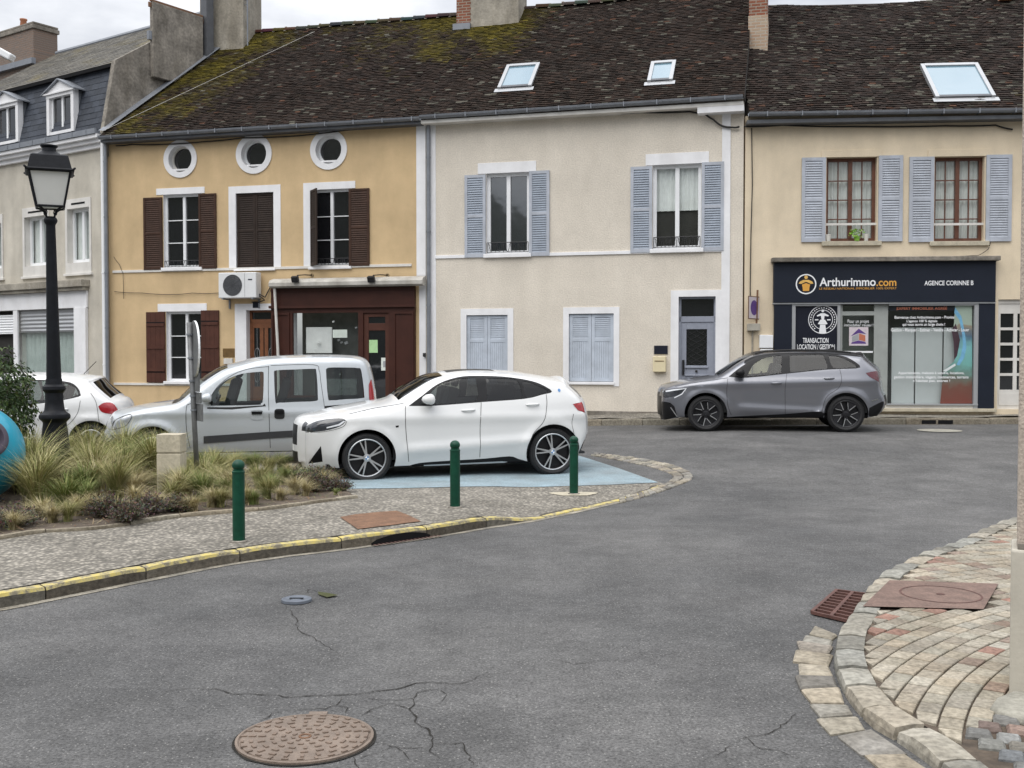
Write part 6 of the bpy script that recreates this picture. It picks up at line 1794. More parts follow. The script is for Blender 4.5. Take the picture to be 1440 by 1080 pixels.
        mb.tube(pts, .014, 6); mb.obox(c_, (.01, 0, 0), (0, .17, 0), (0, 0, .02)); mb.build('steering_wheel', M['plastic'], s.root)
        mb = MB(); mb.box(.9, L-.35, -sp['W']+.14, sp['W']-.14, zf, zf+.03)
        mb.add([(1.0, -wd, zf), (1.0, wd, zf), (1.15, wd, zd), (1.15, -wd, zd)], [(0, 1, 2, 3)])
        mb.box(1.2, L-.5, -sp['W']+.13, -sp['W']+.16, zf, sp['zb']-.06); mb.box(1.2, L-.5, sp['W']-.16, sp['W']-.13, zf, sp['zb']-.06)
        mb.build('cabin_floor', M['plastic'], s.root)
        return s
    def wheel(s, xc, sg):
        sp = s.sp; R_ = sp['rw']; rr = sp['rim']; wt = .215; y = sg*(sp['W']-.015); yi = y-sg*wt
        f = lambda prof: [(r, y+(-sg)*h) for r, h in prof]
        mb = MB(); mb.lathe(f([(rr, .012), (rr+.012, .002), (rr+.04, -.004), (R_-.05, .0), (R_-.022, .012), (R_-.006, .030), (R_, .05), (R_, wt-.05), (R_-.02, wt-.01), (rr+.03, wt), (rr-.02, wt-.03)]), 48, (xc, 0, R_), axis='y')
        for r in (R_-.036,): mb.lathe(f([(r, .003), (r+.003, .006)]), 48, (xc, 0, R_), axis='y')
        tyre_ = mb.build('wheel', M['tyre'], s.root, angle=35); fix_normals(tyre_)
        mb = MB(); st = sp['rimstyle']; d = lambda h: y-sg*h
        mb.lathe(f([(rr, .012), (rr-.012, .010), (rr-.022, .02), (rr-.03, .09), (.05, .10), (0, .10)]), 48, (xc, 0, R_), 1, 'y')
        mb.lathe(f([(rr+.001, .010), (rr-.006, .006), (rr-.016, .010), (rr-.018, .018)]), 48, (xc, 0, R_), 1 if sp.get('darkrim') else 0, 'y')
        c = Vector((xc, 0, R_))
        def spoke(t, r0, r1, w0, w1, m=0, h0=.02, h1=.014, skew=0, th=.03):
            a = Vector((math.cos(t), 0, math.sin(t))); b = Vector((-math.sin(t), 0, math.cos(t))); a2 = Vector((math.cos(t+skew), 0, math.sin(t+skew))); b2 = Vector((-math.sin(t+skew), 0, math.cos(t+skew)))
            p = [a*r0-b*w0, a*r0+b*w0, a2*r1+b2*w1, a2*r1-b2*w1]; h = [h0, h0, h1, h1]
            vs = [c+q+Vector((0, d(k), 0)) for q, k in zip(p, h)]+[c+q*1.0+Vector((0, d(k+th), 0)) for q, k in zip(p, h)]
            mb.add(vs, [(0, 1, 2, 3)], m); mb.add(vs, [(0, 4, 5, 1), (1, 5, 6, 2), (2, 6, 7, 3), (3, 7, 4, 0)], 1 if m == 0 else m)
        t0 = sp.get('rimrot', .3)
        for k in range(st[0]):
            t = 2*math.pi*k/st[0]+t0
            if st[1] == 'twin':
                spoke(t-.05, .035, rr-.01, .013, .009, 0, skew=-.10); spoke(t+.05, .035, rr-.01, .013, .009, 0, skew=.10)
            elif st[1] == 'blade':
                spoke(t, .04, rr-.01, .032, .050, 1, h0=.03, h1=.02); spoke(t-.12, .09, rr-.012, .007, .006, 0, h0=.024, h1=.014, skew=-.10); spoke(t+.16, .10, rr-.04, .006, .005, 0, h0=.024, h1=.016, skew=.30)
                spoke(t+.33, rr*.62, rr-.012, .030, .045, 1, h0=.028, h1=.018)
            elif st[1] == 'wide':
                spoke(t, .05, rr-.012, .020, .028, 0, h0=.015, h1=.012)
            else:
                spoke(t, .04, rr-.012, .016, .013, 0)
        mb.lathe(f([(.055, .035), (.052, .016), (.03, .012), (0, .012)]), 20, (xc, 0, R_), 0 if st[2] else 1, 'y')
        o = mb.build('rim', [M['rim'], M['rimdark'] if sp.get('darkrim') else M['rimdark']], tyre_); fix_normals(o)
        if sp.get('badge'):
            b = MB()
            for q in range(4):
                vs = [c+Vector((0, d(.0115), 0))]+[c+Vector((.026*math.cos(q*math.pi/2+a*math.pi/12), d(.0115), .026*math.sin(q*math.pi/2+a*math.pi/12))) for a in range(7)]
                b.add(vs, [tuple(range(8))], q % 2)
            b.build('hub_badge', [M['bluebadge'], M['signwhite']], tyre_)
    def place(s, pf, pr, ytyre):
        """pf, pr: road points under the outer faces of the near front and rear tyres"""
        d = (pr-pf); yaw = math.atan2(d.y, d.x); pit = -math.atan2(d.z, math.hypot(d.x, d.y))
        Rm = Matrix.Rotation(yaw, 4, 'Z') @ Matrix.Rotation(pit, 4, 'Y')
        for ch in s.root.children:      # the empty stands at the middle of the car's base
            ch.location.x -= s.L/2
        base = Rm @ Vector((s.sp['xfw']-s.L/2, -ytyre, 0))
        s.root.rotation_euler = (0, pit, yaw); s.root.location = pf-base

# --- white crossover in the blue bay
BM = dict(L=4.36, W=.91, xfw=.83, wb=2.67, rw=.345, ra=.40, rim=.265, rocker=.215, c0=(400, 560), gs=-25/813, sx=301, sz=312, zb=1.0, zbs=.045, tum=.42,
    r=.11, pf=.24, xf=.80, pr=.17, xr=.75, bf=.16, br=.17, bt=.05, flare=.022, paint='p_white', arch='p_white', badge=True,
    outline=[(158, 505), (150, 470), (148, 430), (149, 390), (151, 350), (157, 318), (182, 297), (235, 279), (320, 256), (420, 236), (500, 222), (545, 208), (590, 180), (640, 148), (695, 116), (740, 99), (800, 86), (870, 79), (950, 79), (1040, 84), (1120, 94), (1195, 105), (1262, 116), (1278, 122), (1292, 140), (1322, 170), (1338, 190), (1352, 212), (1361, 250), (1368, 300), (1366, 350), (1352, 390), (1336, 425), (1316, 442)],
    regions=[('body:dlo', [(578, 226), (640, 180), (712, 128), (800, 98), (880, 91), (1000, 93), (1100, 106), (1160, 124), (1208, 157), (1160, 172), (1080, 191), (890, 207), (690, 224)], 'trim', .004, True),
             ('side_window', [(628, 216), (700, 146), (735, 124), (800, 105), (868, 100), (876, 110), (868, 200), (720, 216)], 'carglass_dark2', .012, True),
             ('rear_side_window', [(922, 101), (1000, 101), (1060, 108), (1072, 184), (1060, 190), (925, 199), (918, 190)], 'carglass_dark', .012, True),
             ('quarter_window', [(1082, 112), (1110, 116), (1150, 132), (1192, 155), (1160, 166), (1090, 183)], 'carglass_dark', .012, True),
             ('headlight', [(150, 324), (200, 295), (285, 281), (314, 290), (290, 316), (225, 337), (150, 344)], 'lampdark', .002, True),
             ('tail_light', [(1296, 212), (1346, 203), (1353, 225), (1355, 252), (1318, 240)], 'redlamp', -.006, True),
             ('body:vent', [(160, 484), (182, 446), (212, 402), (218, 472)], 'trim', .004, True),
             ('body:sill', [(560, 497), (590, 484), (640, 474), (760, 466), (900, 458), (1010, 448), (1050, 460), (1110, 482), (1120, 530), (560, 530)], 'trim', .006, True),
             ('body:rearvalance', [(1312, 442), (1325, 428), (1352, 372), (1356, 380), (1340, 430)], 'trim', -.001, True)],
    zones=[('windscreen', (548, 207), (742, 98), 0, .90, 'screen'), ('rear_window', (1296, 146), (1340, 204), 0, .8, 'carglass_dark'), ('body:roofglass', (770, 92), (980, 80), 0, .62, 'trim'),
           ('grille', (149, 408), (155, 326), .05, .62, 'trim'), ('body:intake', (158, 500), (148, 436), 0, .66, 'trim'), ('headlight', (151, 346), (162, 312), .84, 1.0, 'lampdark'),
           ('body:spoiler', (1262, 116), (1284, 128), 0, .8, 'p_white'), ('number_plate', (148, 434), (149, 408), 0, .34, 'plate')],
    seams=[('seal', [(1296, 256), (1288, 300), (1296, 350), (1290, 400)], .003), ('seal', [(150, 346), (225, 340), (300, 318), (318, 292)], .003), ('seal', [(565, 226), (562, 300), (568, 400), (575, 470)], .0035), ('seal', [(890, 207), (882, 300), (880, 400), (880, 452)], .0035), ('seal', [(1180, 170), (1178, 220), (1160, 290), (1110, 350), (1088, 420)], .0035), ('seal', [(330, 262), (420, 240), (500, 226), (560, 214)], .003)],
    plates=[('light_bar', [(236, 326), (290, 312), (312, 294), (306, 291), (284, 306), (236, 320)], 'lampline', .004), ('badge', [(1234, 148), (1240, 142), (1246, 148), (1246, 154), (1240, 160), (1234, 154)], 'bluebadge', .004), ('side_gill', [(520, 312), (534, 310), (533, 318), (522, 320)], 'trim', .002),
            ('sill_strip', [(640, 486), (980, 471), (1005, 474), (990, 478), (640, 491)], 'rim', .0)],
    creases=[(-.01, .89, .07, .020, .5, 4.2), (.05, .43, .075, .032, 1.25, 3.35)],
    handles=[(832, 244, .20), (1115, 217, .20)], mirror=(668, 200), rimstyle=(5, 'twin', True), rimrot=.55, seats=(1.75, 2.6), zseat=.62, dash=1.45)
M['carglass_dark2'] = thin_glass('front_door_glass', (.40, .44, .43), ior=1.38)
M['screen'] = M['carglass_dark2']
car = Car('parked_car', 'white compact crossover parked in the pale blue bay behind the green bollards', BM).build()
car.place(hit(517, 679), hit(774, 669), .90)

# --- silver leisure van
KA = dict(L=4.035, W=.835, xfw=.78, wb=2.60, rw=.31, ra=.365, rim=.195, rocker=.25, c0=(262, 648), gs=-.021, sx=316, sz=322, zb=1.02, tum=.20,
    r=.10, pf=.20, xf=.85, pr=.08, xr=.5, bf=.16, br=.06, bt=.045, flare=.028, paint='p_silver', arch='p_silver', ang=34,
    outline=[(66, 590), (58, 560), (54, 520), (56, 486), (62, 470), (68, 440), (80, 410), (100, 388), (140, 368), (220, 346), (300, 332), (372, 320), (410, 300), (450, 266), (500, 222), (560, 176), (620, 140), (700, 114), (780, 92), (860, 82), (980, 74), (1100, 70), (1200, 70), (1262, 74), (1300, 88), (1322, 116), (1338, 170), (1350, 240), (1356, 310), (1358, 400), (1356, 480), (1344, 540)],
    regions=[('side_window', [(534, 296), (566, 240), (620, 192), (690, 163), (770, 152), (790, 152), (796, 170), (792, 290), (782, 312), (760, 320), (560, 326), (540, 322)], 'carglass', .012, True),
             ('rear_side_window', [(846, 152), (860, 142), (960, 136), (1040, 132), (1056, 146), (1062, 270), (1052, 296), (960, 302), (872, 307), (852, 298)], 'carglass', .012, True),
             ('quarter_window', [(1104, 134), (1120, 124), (1200, 122), (1266, 124), (1284, 140), (1297, 260), (1286, 280), (1200, 286), (1130, 292), (1112, 276)], 'carglass_dark2', .012, True),
             ('headlight', [(66, 455), (78, 412), (120, 384), (160, 374), (166, 390), (140, 430), (100, 446)], 'lampclear', .003, True),
             ('tail_light', [(1322, 210), (1340, 182), (1352, 250), (1356, 300), (1328, 302), (1322, 260)], 'redlamp', -.006, True),
             ('body:bumper', [(40, 600), (40, 492), (130, 484), (200, 500), (196, 600)], 'p_silver', .0, True),
             ('body:lower', [(40, 610), (40, 520), (120, 508), (150, 520), (150, 610)], 'plastic', .003, True)],
    zones=[('windscreen', (376, 318), (620, 140), 0, .90, 'screen2'), ('rear_window', (1326, 122), (1350, 240), 0, .82, 'carglass_dark2'), ('body:grille', (62, 468), (72, 428), 0, .5, 'trim'), ('headlight', (64, 462), (84, 404), .55, .98, 'lampclear'),
           ('body:lower', (66, 592), (54, 512), 0, 1, 'plastic'), ('body:cowl', (350, 324), (376, 318), 0, .9, 'trim')],
    seams=[('seal', [(66, 455), (78, 412), (120, 386), (160, 374), (166, 390), (140, 430), (100, 446), (66, 456)], .004), ('seal', [(58, 484), (130, 476), (190, 496)], .004), ('seal', [(820, 120), (818, 240), (822, 400), (826, 540)], .004), ('seal', [(520, 300), (440, 318), (424, 340), (424, 440), (440, 540)], .004), ('seal', [(1095, 330), (1078, 200), (1070, 140), (1040, 110), (830, 118)], .0035), ('seal', [(1095, 330), (1090, 420), (1040, 500), (1030, 540)], .0035), ('seal', [(530, 300), (570, 232), (640, 172), (720, 138), (818, 124)], .0035)],
    plates=[('side_moulding', [(505, 480), (820, 456), (1000, 444), (1000, 478), (820, 490), (505, 517)], 'plastic', .012), ('door_rail', [(1096, 322), (1310, 300), (1310, 314), (1096, 336)], 'trim', .003),
            ('window_seal', [(522, 334), (640, 332), (790, 322), (800, 312), (806, 326), (640, 344), (524, 342)], 'seal', .002)],
    creases=[(0, .86, .05, .012, .3, 3.9)],
    handles=[], mirror=(532, 292), rimstyle=(12, 'plain', True), rimrot=.1, seats=(1.65, 2.45), zseat=.72, dash=1.35)
M['screen2'] = thin_glass('van_screen', (.62, .68, .67), ior=1.5)
car = Car('parked_car', 'silver boxy leisure van parked before the yellow house, behind the tall grasses', KA)
car.build()
for (cx, cy, wd, hh) in ((762, 370, .20, .16), (872, 364, .16, .16)):      # recessed door handles
    x, z = car.cv(cx, cy)
    for sg in (-1, 1):
        y = sg*(car.w(x, z)+.003); mb = MB(); n = 20
        vs = [(x+wd/2*math.copysign(abs(math.cos(2*math.pi*k/n))**.5, math.cos(2*math.pi*k/n)), y, z+hh/2*math.copysign(abs(math.sin(2*math.pi*k/n))**.5, math.sin(2*math.pi*k/n))) for k in range(n)]
        mb.add(vs, [tuple(range(n)) if sg > 0 else tuple(range(n))[::-1]], 0); mb.box(x-wd/2+.02, x+wd/2-.02, min(y, y+sg*.02), max(y, y+sg*.02), z+.01, z+.055, 1)
        fix_normals(mb.build('door_handle', [M['p_silver'] if cx == 762 else M['seal'], M['trim']], car.root))
x, z = car.cv(330, 318); mb = MB(); mb.tube([(x+.25, -.55, z+.075), (x+.50, -.2, z+.12)], .01, 5); mb.tube([(x+.28, .1, z+.10), (x+.53, .5, z+.11)], .01, 5); mb.build('wiper', M['trim'], car.root)
pf = Vector((-5.577, 16.5, z_road(-5.577, 16.5))); yaw = R(12); prr = pf+Vector((math.cos(yaw)*2.6, math.sin(yaw)*2.6, .0))
car.place(pf, prr, .82)

# --- dark grey crossover by the far kerb
AU = dict(L=4.51, W=.915, xfw=.92, wb=2.667, rw=.355, ra=.415, rim=.262, rocker=.29, c0=(375, 550), gs=-5/788, sx=294, sz=286, zb=1.06, zbs=.035, tum=.40,
    r=.11, pf=.32, xf=.80, pr=.16, xr=.75, bf=.10, br=.12, bt=.05, flare=.022, paint='p_grey', arch='trim',
    outline=[(132, 492), (124, 460), (120, 420), (120, 380), (122, 345), (128, 322), (150, 304), (205, 286), (280, 270), (350, 258), (420, 248), (455, 238), (500, 210), (550, 176), (600, 146), (650, 122), (710, 107), (790, 101), (880, 99), (980, 100), (1080, 103), (1180, 110), (1245, 119), (1258, 124), (1272, 140), (1300, 165), (1330, 190), (1344, 212), (1352, 260), (1358, 310), (1376, 350), (1382, 390), (1366, 425), (1340, 450)],
    regions=[('body:dlo', [(505, 240), (560, 196), (620, 158), (690, 128), (760, 114), (860, 108), (1000, 108), (1120, 116), (1190, 140), (1240, 186), (1130, 195), (1040, 200), (850, 220), (610, 245)], 'trim', .004, True),
             ('body:shoulderroof', [(600, 148), (650, 126), (720, 112), (800, 106), (1000, 104), (1180, 112), (1240, 122), (1246, 128), (1120, 116), (1000, 109), (860, 109), (760, 115), (690, 129), (600, 168)], 'trim', .0, True),
             ('side_window', [(612, 236), (640, 180), (690, 144), (740, 128), (800, 121), (808, 130), (802, 205), (796, 216), (700, 230)], 'carglass', .012, True),
             ('rear_side_window', [(852, 119), (930, 116), (1030, 115), (1044, 130), (1060, 190), (1000, 198), (862, 212), (852, 200)], 'carglass_dark3', .012, True),
             ('quarter_window', [(1068, 120), (1120, 125), (1165, 142), (1225, 182), (1180, 187), (1100, 190), (1080, 170)], 'carglass_dark3', .012, True),
             ('headlight', [(122, 348), (132, 324), (195, 308), (262, 303), (262, 312), (240, 336), (200, 352), (140, 364)], 'lampdark', .003, True),
             ('tail_light', [(1268, 216), (1320, 206), (1336, 212), (1343, 262), (1318, 252), (1290, 238)], 'darkredlamp', -.006, True),
             ('body:lower_front', [(118, 392), (170, 390), (195, 410), (212, 470), (130, 494)], 'trim', .002, True),
             ('body:cladding', [(480, 470), (560, 462), (820, 446), (1020, 430), (1030, 470), (1020, 500), (480, 500)], 'trim', .0, True),
             ('body:rear_lower', [(1285, 408), (1362, 372), (1366, 392), (1352, 426), (1330, 452), (1285, 455)], 'trim', .0, True)],
    zones=[('windscreen', (452, 240), (652, 121), 0, .90, 'screen3'), ('rear_window', (1276, 144), (1328, 192), 0, .82, 'carglass_dark'), ('body:roof', (652, 121), (1262, 126), 0, 1, 'trim'), ('body:grille', (120, 400), (124, 336), 0, .985, 'trim'),
           ('headlight', (122, 354), (130, 318), .72, .98, 'lampdark'), ('body:lower_front', (132, 490), (120, 402), 0, 1, 'trim'), ('body:rear_lower', (1362, 350), (1330, 450), 0, 1, 'trim'), ('tail_light', (1334, 210), (1343, 262), .5, 1, 'darkredlamp')],
    seams=[('seal', [(500, 252), (494, 320), (500, 400), (520, 455)], .0035), ('seal', [(832, 222), (822, 300), (822, 400), (822, 446)], .0035), ('seal', [(1126, 196), (1134, 250), (1116, 300), (1050, 350), (1026, 430)], .0035), ('seal', [(200, 296), (300, 276), (420, 258), (500, 246)], .003)],
    plates=[('light_bar', [(124, 326), (195, 312), (262, 305), (262, 309), (200, 320), (124, 334)], 'lampline', .004), ('light_bar', [(262, 306), (268, 304), (240, 342), (196, 364), (192, 360), (234, 338)], 'lampline', .004), ('fog_blade', [(170, 418), (176, 416), (214, 468), (208, 470)], 'chrome', .004),
            ('chrome_strip', [(1296, 366), (1362, 352), (1366, 356), (1300, 372)], 'chrome', .004)],
    creases=[(-.05, .46, .09, .026, 1.4, 3.7), (.02, .92, .075, .020, .4, 4.3)],
    handles=[(772, 276, .20), (1066, 248, .20)], mirror=(576, 222), mirmat='trim', rimstyle=(5, 'blade', False), rimrot=-.3, darkrim=True, seats=(1.95, 2.8), zseat=.66, dash=1.6)
M['carglass_dark3'] = thin_glass('grey_privacy_glass', (.16, .17, .18), ior=1.38)
M['screen3'] = M['carglass_dark2']
car = Car('parked_car', 'dark metallic grey crossover with a black roof parked at the far kerb by the agency', AU).build()
mb = MB()
for sg in (-1, 1):
    pts = [(car.cv(x, y)[0], sg*(car.w(*car.cv(x, y), 0)-.02), car.cv(x, y)[1]+.03) for x, y in ((660, 118), (720, 104), (900, 96), (1100, 101), (1200, 112))]; mb.tube(pts, .016, 6)
mb.build('roof_rail', M['trim'], car.root)
x, z = car.cv(1100, 96); mb = MB(); mb.add([(x-.10, -.02, z), (x+.10, -.02, z), (x+.10, .02, z), (x-.10, .02, z), (x+.07, -.006, z+.09), (x+.10, -.006, z+.09), (x+.10, .006, z+.09), (x+.07, .006, z+.09)], [(0, 1, 5, 4), (1, 2, 6, 5), (2, 3, 7, 6), (3, 0, 4, 7), (4, 5, 6, 7)]); mb.build('aerial_fin', M['trim'], car.root)
pf = Vector((.182*21.0, 21.0, 0)); prr = pf+Vector((math.cos(R(9)), -math.sin(R(9)), 0))*2.667
pf.z = z_road(pf.x, pf.y); prr.z = z_road(prr.x, prr.y)
car.place(pf, prr, .90)

# --- white hatchback behind the bush
PE = dict(L=3.97, W=.87, xfw=.80, wb=2.54, rw=.305, ra=.365, rim=.212, rocker=.25, c0=(-275, 667), gs=-.004, sx=318, sz=322, zb=.92, zbs=.03, tum=.40,
    r=.10, pf=.2, xf=.9, pr=.16, xr=.7, bf=.16, br=.12, bt=.05, flare=.02, paint='p_white', arch='p_white',
    outline=[(-520, 590), (-526, 540), (-524, 490), (-518, 450), (-490, 420), (-420, 395), (-330, 375), (-250, 362), (-200, 340), (-130, 292), (-60, 250), (0, 226), (80, 212), (180, 206), (290, 206), (390, 212), (470, 222), (508, 232), (518, 244), (548, 276), (590, 314), (622, 340), (648, 358), (664, 390), (668, 430), (660, 470), (640, 510), (622, 560), (610, 585)],
    regions=[('body:dlo', [(-200, 364), (-130, 310), (-40, 258), (60, 234), (190, 228), (320, 230), (420, 242), (462, 272), (476, 300), (468, 320), (340, 346), (170, 366), (-60, 372)], 'trim', .003, True),
             ('side_window', [(-150, 352), (-60, 282), (60, 240), (140, 236), (146, 250), (144, 358), (-60, 364)], 'carglass_dark2', .012, True),
             ('rear_side_window', [(168, 240), (190, 234), (310, 236), (330, 250), (334, 340), (200, 358), (170, 356)], 'carglass', .012, True),
             ('quarter_window', [(348, 246), (400, 248), (444, 268), (464, 296), (456, 314), (352, 338)], 'carglass_dark2', .012, True),
             ('headlight', [(-516, 450), (-490, 420), (-420, 400), (-400, 410), (-440, 440), (-500, 460)], 'lampclear', .003, True),
             ('tail_light', [(572, 372), (600, 352), (640, 356), (664, 392), (664, 410), (640, 414), (590, 402)], 'redlamp', -.006, True)],
    zones=[('windscreen', (-200, 340), (0, 226), 0, .9, 'screen2'), ('rear_window', (524, 250), (616, 335), 0, .88, 'carglass_dark'), ('body:grille', (-524, 500), (-518, 450), 0, .5, 'trim')],
    seams=[('seal', [(480, 340), (470, 400), (440, 450), (390, 500), (370, 560)], .0035), ('seal', [(150, 366), (146, 440), (150, 540), (156, 590)], .0035), ('seal', [(530, 300), (560, 350), (575, 440), (580, 470)], .0035)],
    plates=[('fuel_flap', [(560, 400), (572, 400), (572, 412), (560, 412)], 'p_white', .002)],
    creases=[(0, .72, .05, .012, .5, 3.7)],
    handles=[(390, 388, .2), (90, 392, .2)], mirror=(-120, 356), rimstyle=(9, 'wide', True), rimrot=.2, seats=(1.6, 2.35), zseat=.55, dash=1.25)
car = Car('parked_car', 'white small hatchback parked behind the black street lamp, seen from its rear end', PE).build()
x, z = car.cv(440, 214); MB().tube([(x, 0, z+.03), (x+.22, 0, z+.26)], .006, 5).build('roof_aerial', M['trim'], car.root)
yaw = R(10); prr = Vector((-7.10, 17.95, 0)); pf = prr-Vector((math.cos(yaw)*2.54, math.sin(yaw)*2.54, 0))
car.place(pf, prr, .855)

# ------------------------------------------------------------------ street furniture
# street lamp
base = hit(79, 686, z_island)
lamp = empty('street_lamp', base, 0, 'black cast iron street lamp with a square lantern rising from the grass bed', 'street lamp')
sc_ = (base-CAM).length*math.cos(math.atan2(0, 1))/FPX; sc_ = base.y/FPX      # metres per pixel at the lamp
def ly(py): return (686-py)*sc_
mb = MB()
prof = [(26, 686), (26, 680), (24, 677), (22, 674), (20, 640), (17.5, 610), (15.5, 594), (16.5, 592), (20.5, 588), (21, 585), (20, 582), (15.5, 579), (13.5, 576), (12.2, 566), (12, 552), (13.5, 550), (15.5, 547), (15, 543), (11.5, 540), (10.5, 532)]
prof = [(a*sc_, ly(b)) for a, b in prof]
mb.lathe(prof, 16, (0, 0, 0)); mb.build('base', M['lampblack'], lamp, angle=35)
mb = MB(); prof = [(10, 532), (9.2, 500), (8.0, 430), (7.0, 360), (6.2, 318), (6.5, 316), (8.5, 313), (9.2, 310), (8, 307), (6, 305)]
mb.lathe([(a*sc_, ly(b)) for a, b in prof], 16); mb.build('post', M['lampblack'], lamp, angle=35)
rot = R(45+24)
def sq(hw, py, n=4): return [(hw*sc_*1.414*math.cos(rot+math.pi/2*k), hw*sc_*1.414*math.sin(rot+math.pi/2*k), ly(py)) for k in range(4)]
mb = MB()
for k in range(4):                      # bracket scrolls
    t = rot+math.pi/2*k; pts = []
    for i in range(11):
        q = i/10; r = (6+15*q**1.6)*sc_*1.2; pts.append((r*math.cos(t), r*math.sin(t), ly(306-14*q-3*math.sin(q*math.pi))))
    mb.tube(pts, .013, 6)
    pts = [((9+3*math.cos(a_))*sc_*math.cos(t), (9+3*math.cos(a_))*sc_*math.sin(t), ly(299+3*math.sin(a_))) for a_ in [2*math.pi*i/12 for i in range(13)]]
    mb.tube(pts, .007, 5)
lo, hi = sq(17.5, 292), sq(26.5, 244)
def frame_loop(q, r): 
    for k in range(4): mb.tube([q[k], q[(k+1) % 4]], r, 6)
frame_loop(lo, .016); frame_loop(hi, .018)
for k in range(4): mb.tube([lo[k], hi[k]], .014, 6)
e_ = sq(29.5, 243); frame_loop(e_, .020)
for k in range(4): mb.tube([hi[k], tuple(Vector(e_[k])*1.0+Vector((e_[k][0]*.10, e_[k][1]*.10, .02)))], .014, 6)
lf = mb.build('lantern', M['lampblack'], lamp)
g = MB(); lo2, hi2 = sq(16.8, 292), sq(25.8, 245)
g.add(lo2+hi2, [(k, (k+1) % 4, (k+1) % 4+4, k+4) for k in range(4)]+[(3, 2, 1, 0)]); g.build('lantern_glass', M['lampglass'], lf)
mb = MB(); rings = [sq(28.7, 243), sq(27.5, 238), sq(24, 223), sq(21, 221)]
vs = [p for r_ in rings for p in r_]; mb.add(vs, [(r_*4+k, r_*4+(k+1) % 4, (r_+1)*4+(k+1) % 4, (r_+1)*4+k) for r_ in range(3) for k in range(4)]+[(12, 13, 14, 15)])
mb.lathe([(a*sc_, ly(b)) for a, b in [(20, 221), (14, 217), (9.5, 214), (9, 210), (11.5, 207.5), (11.5, 206), (6, 205), (0, 205)]], 20)
mb.build('lantern_roof', M['lampblack'], lamp, angle=30)
lamp.rotation_euler = (0, R(-.5), 0)

# green bollards, one built and two copied
def bollard(p):
    e = empty('bollard', p, 0); s_ = .74
    mb = MB(); mb.lathe([(.055, 0), (.055, s_-.12), (.057, s_-.118), (.057, s_-.105), (.050, s_-.10), (.050, s_-.09), (.040, s_-.085)], 20); mb.build('post', M['green'], e, angle=35)
    mb = MB(); prof = [(.0, s_)]+[(.056*math.sin(t), s_-.052+.052*math.cos(t)) for t in [math.pi*k/12 for k in range(1, 11)]]
    mb.lathe(prof[::-1], 20); mb.build('ball_top', M['green'], e, smooth=True)
    mb = MB(); mb.lathe([(.075, -.01), (.075, .012), (.058, .018)], 20); mb.build('collar', M['gravelpave'] if False else M['cement'], e, angle=35)
    return e
bpos = [hit(336, 762, z_island), hit(640, 714, z_island), hit(807, 695, z_island)]
b0 = bollard(bpos[0]); tag(b0, 'green ball topped bollard standing beside the grass bed', 'bollard', 'green bollards along the kerb')
for p, lb in ((bpos[1], 'green ball topped bollard standing before the doors of the white crossover'), (bpos[2], 'green ball topped bollard standing before the rear wheel of the white crossover')):
    c = b0.copy(); col.objects.link(c); c.location = p; c['label'] = lb
    for ch in b0.children:
        d_ = ch.copy(); col.objects.link(d_); d_.parent = c
# worn cement patch round the last one
p = bpos[2]; mb = MB(); mb.add([(p.x+(.28+.06*math.sin(t*3))*math.cos(t), p.y+(.20+.05*math.cos(t*2))*math.sin(t), z_island(p.x+.28*math.cos(t), p.y+.2*math.sin(t))+.007) for t in [2*math.pi*k/20 for k in range(20)]], [tuple(range(20))]); struct(mb.build('pavement_patch', M['limestone']))

# road sign seen from its edge and back
p = hit(279, 690, z_island); sg_ = empty('road_sign', p, 0, 'round road sign seen edge on from behind, with small plates on a grey post', 'road sign')
s_ = p.y/FPX
def sz(py): return (690-py)*s_
mb = MB(); mb.tube([(0, 0, -.1), (-.10, 0, sz(453))], .033, 12); mb.build('post', M['signback'], sg_, smooth=True)
def rplate(name, cx, zc, a, b, ang, kind, y=.0):
    t = R(ang); ux = Vector((math.cos(t), math.sin(t), 0)); nrm = Vector((-math.sin(t), math.cos(t), 0)); c = Vector((cx, y, zc)); mb = MB()
    n = 36 if kind == 'disc' else 4
    o = [(a*math.cos(2*math.pi*k/n), b*math.sin(2*math.pi*k/n)) for k in range(n)] if kind == 'disc' else [(-a, -b), (a, -b), (a, b), (-a, b)]
    vs = [c+ux*q[0]+Vector((0, 0, q[1]))+nrm*d for d in (-.012, .012) for q in o]
    mb.add(vs, [tuple(range(n)), tuple(range(n, 2*n))[::-1]]+[(k, (k+1) % n, n+(k+1) % n, n+k) for k in range(n)])
    ob = mb.build(name, [M['signback']], sg_); fix_normals(ob); 
    ob.data.materials.append(M['signwhite'])
    for pl in ob.data.polygons:
        if len(pl.vertices) == 4 and kind == 'disc': pl.material_index = 1
    return ob
rplate('sign_disc', -.02, sz(490), .345, .355, -64, 'disc', -.045)
for (cx, y0, y1, hw) in ((.0, 524, 550, .14), (.015, 551, 566, .16), (.03, 567, 591, .17)): rplate('sign_plate', cx, sz((y0+y1)/2), hw, (y1-y0)/2*s_, -60, 'rect', -.05)
mb = MB()
for py in (470, 503, 535, 556, 576): mb.lathe([(.036, -.012), (.044, -.012), (.044, .012), (.036, .012)], 10, (-.10*sz(py)/sz(453), 0, sz(py)))
mb.build('clamp', M['zinc'], sg_)
# stone post in the bed
p = hit(242, 694, z_island); st = MB(); st.box(-.145, .145, -.13, .13, -.1, .50); st.box(-.139, .139, -.124, .124, .502, .516); st.box(-.145, .145, -.13, .13, .518, .74)
o = st.build('stone_post', M['limestone'], bevel=.012); o.location = p; tag(o, 'short square pale limestone post among the tall grasses', 'stone post')

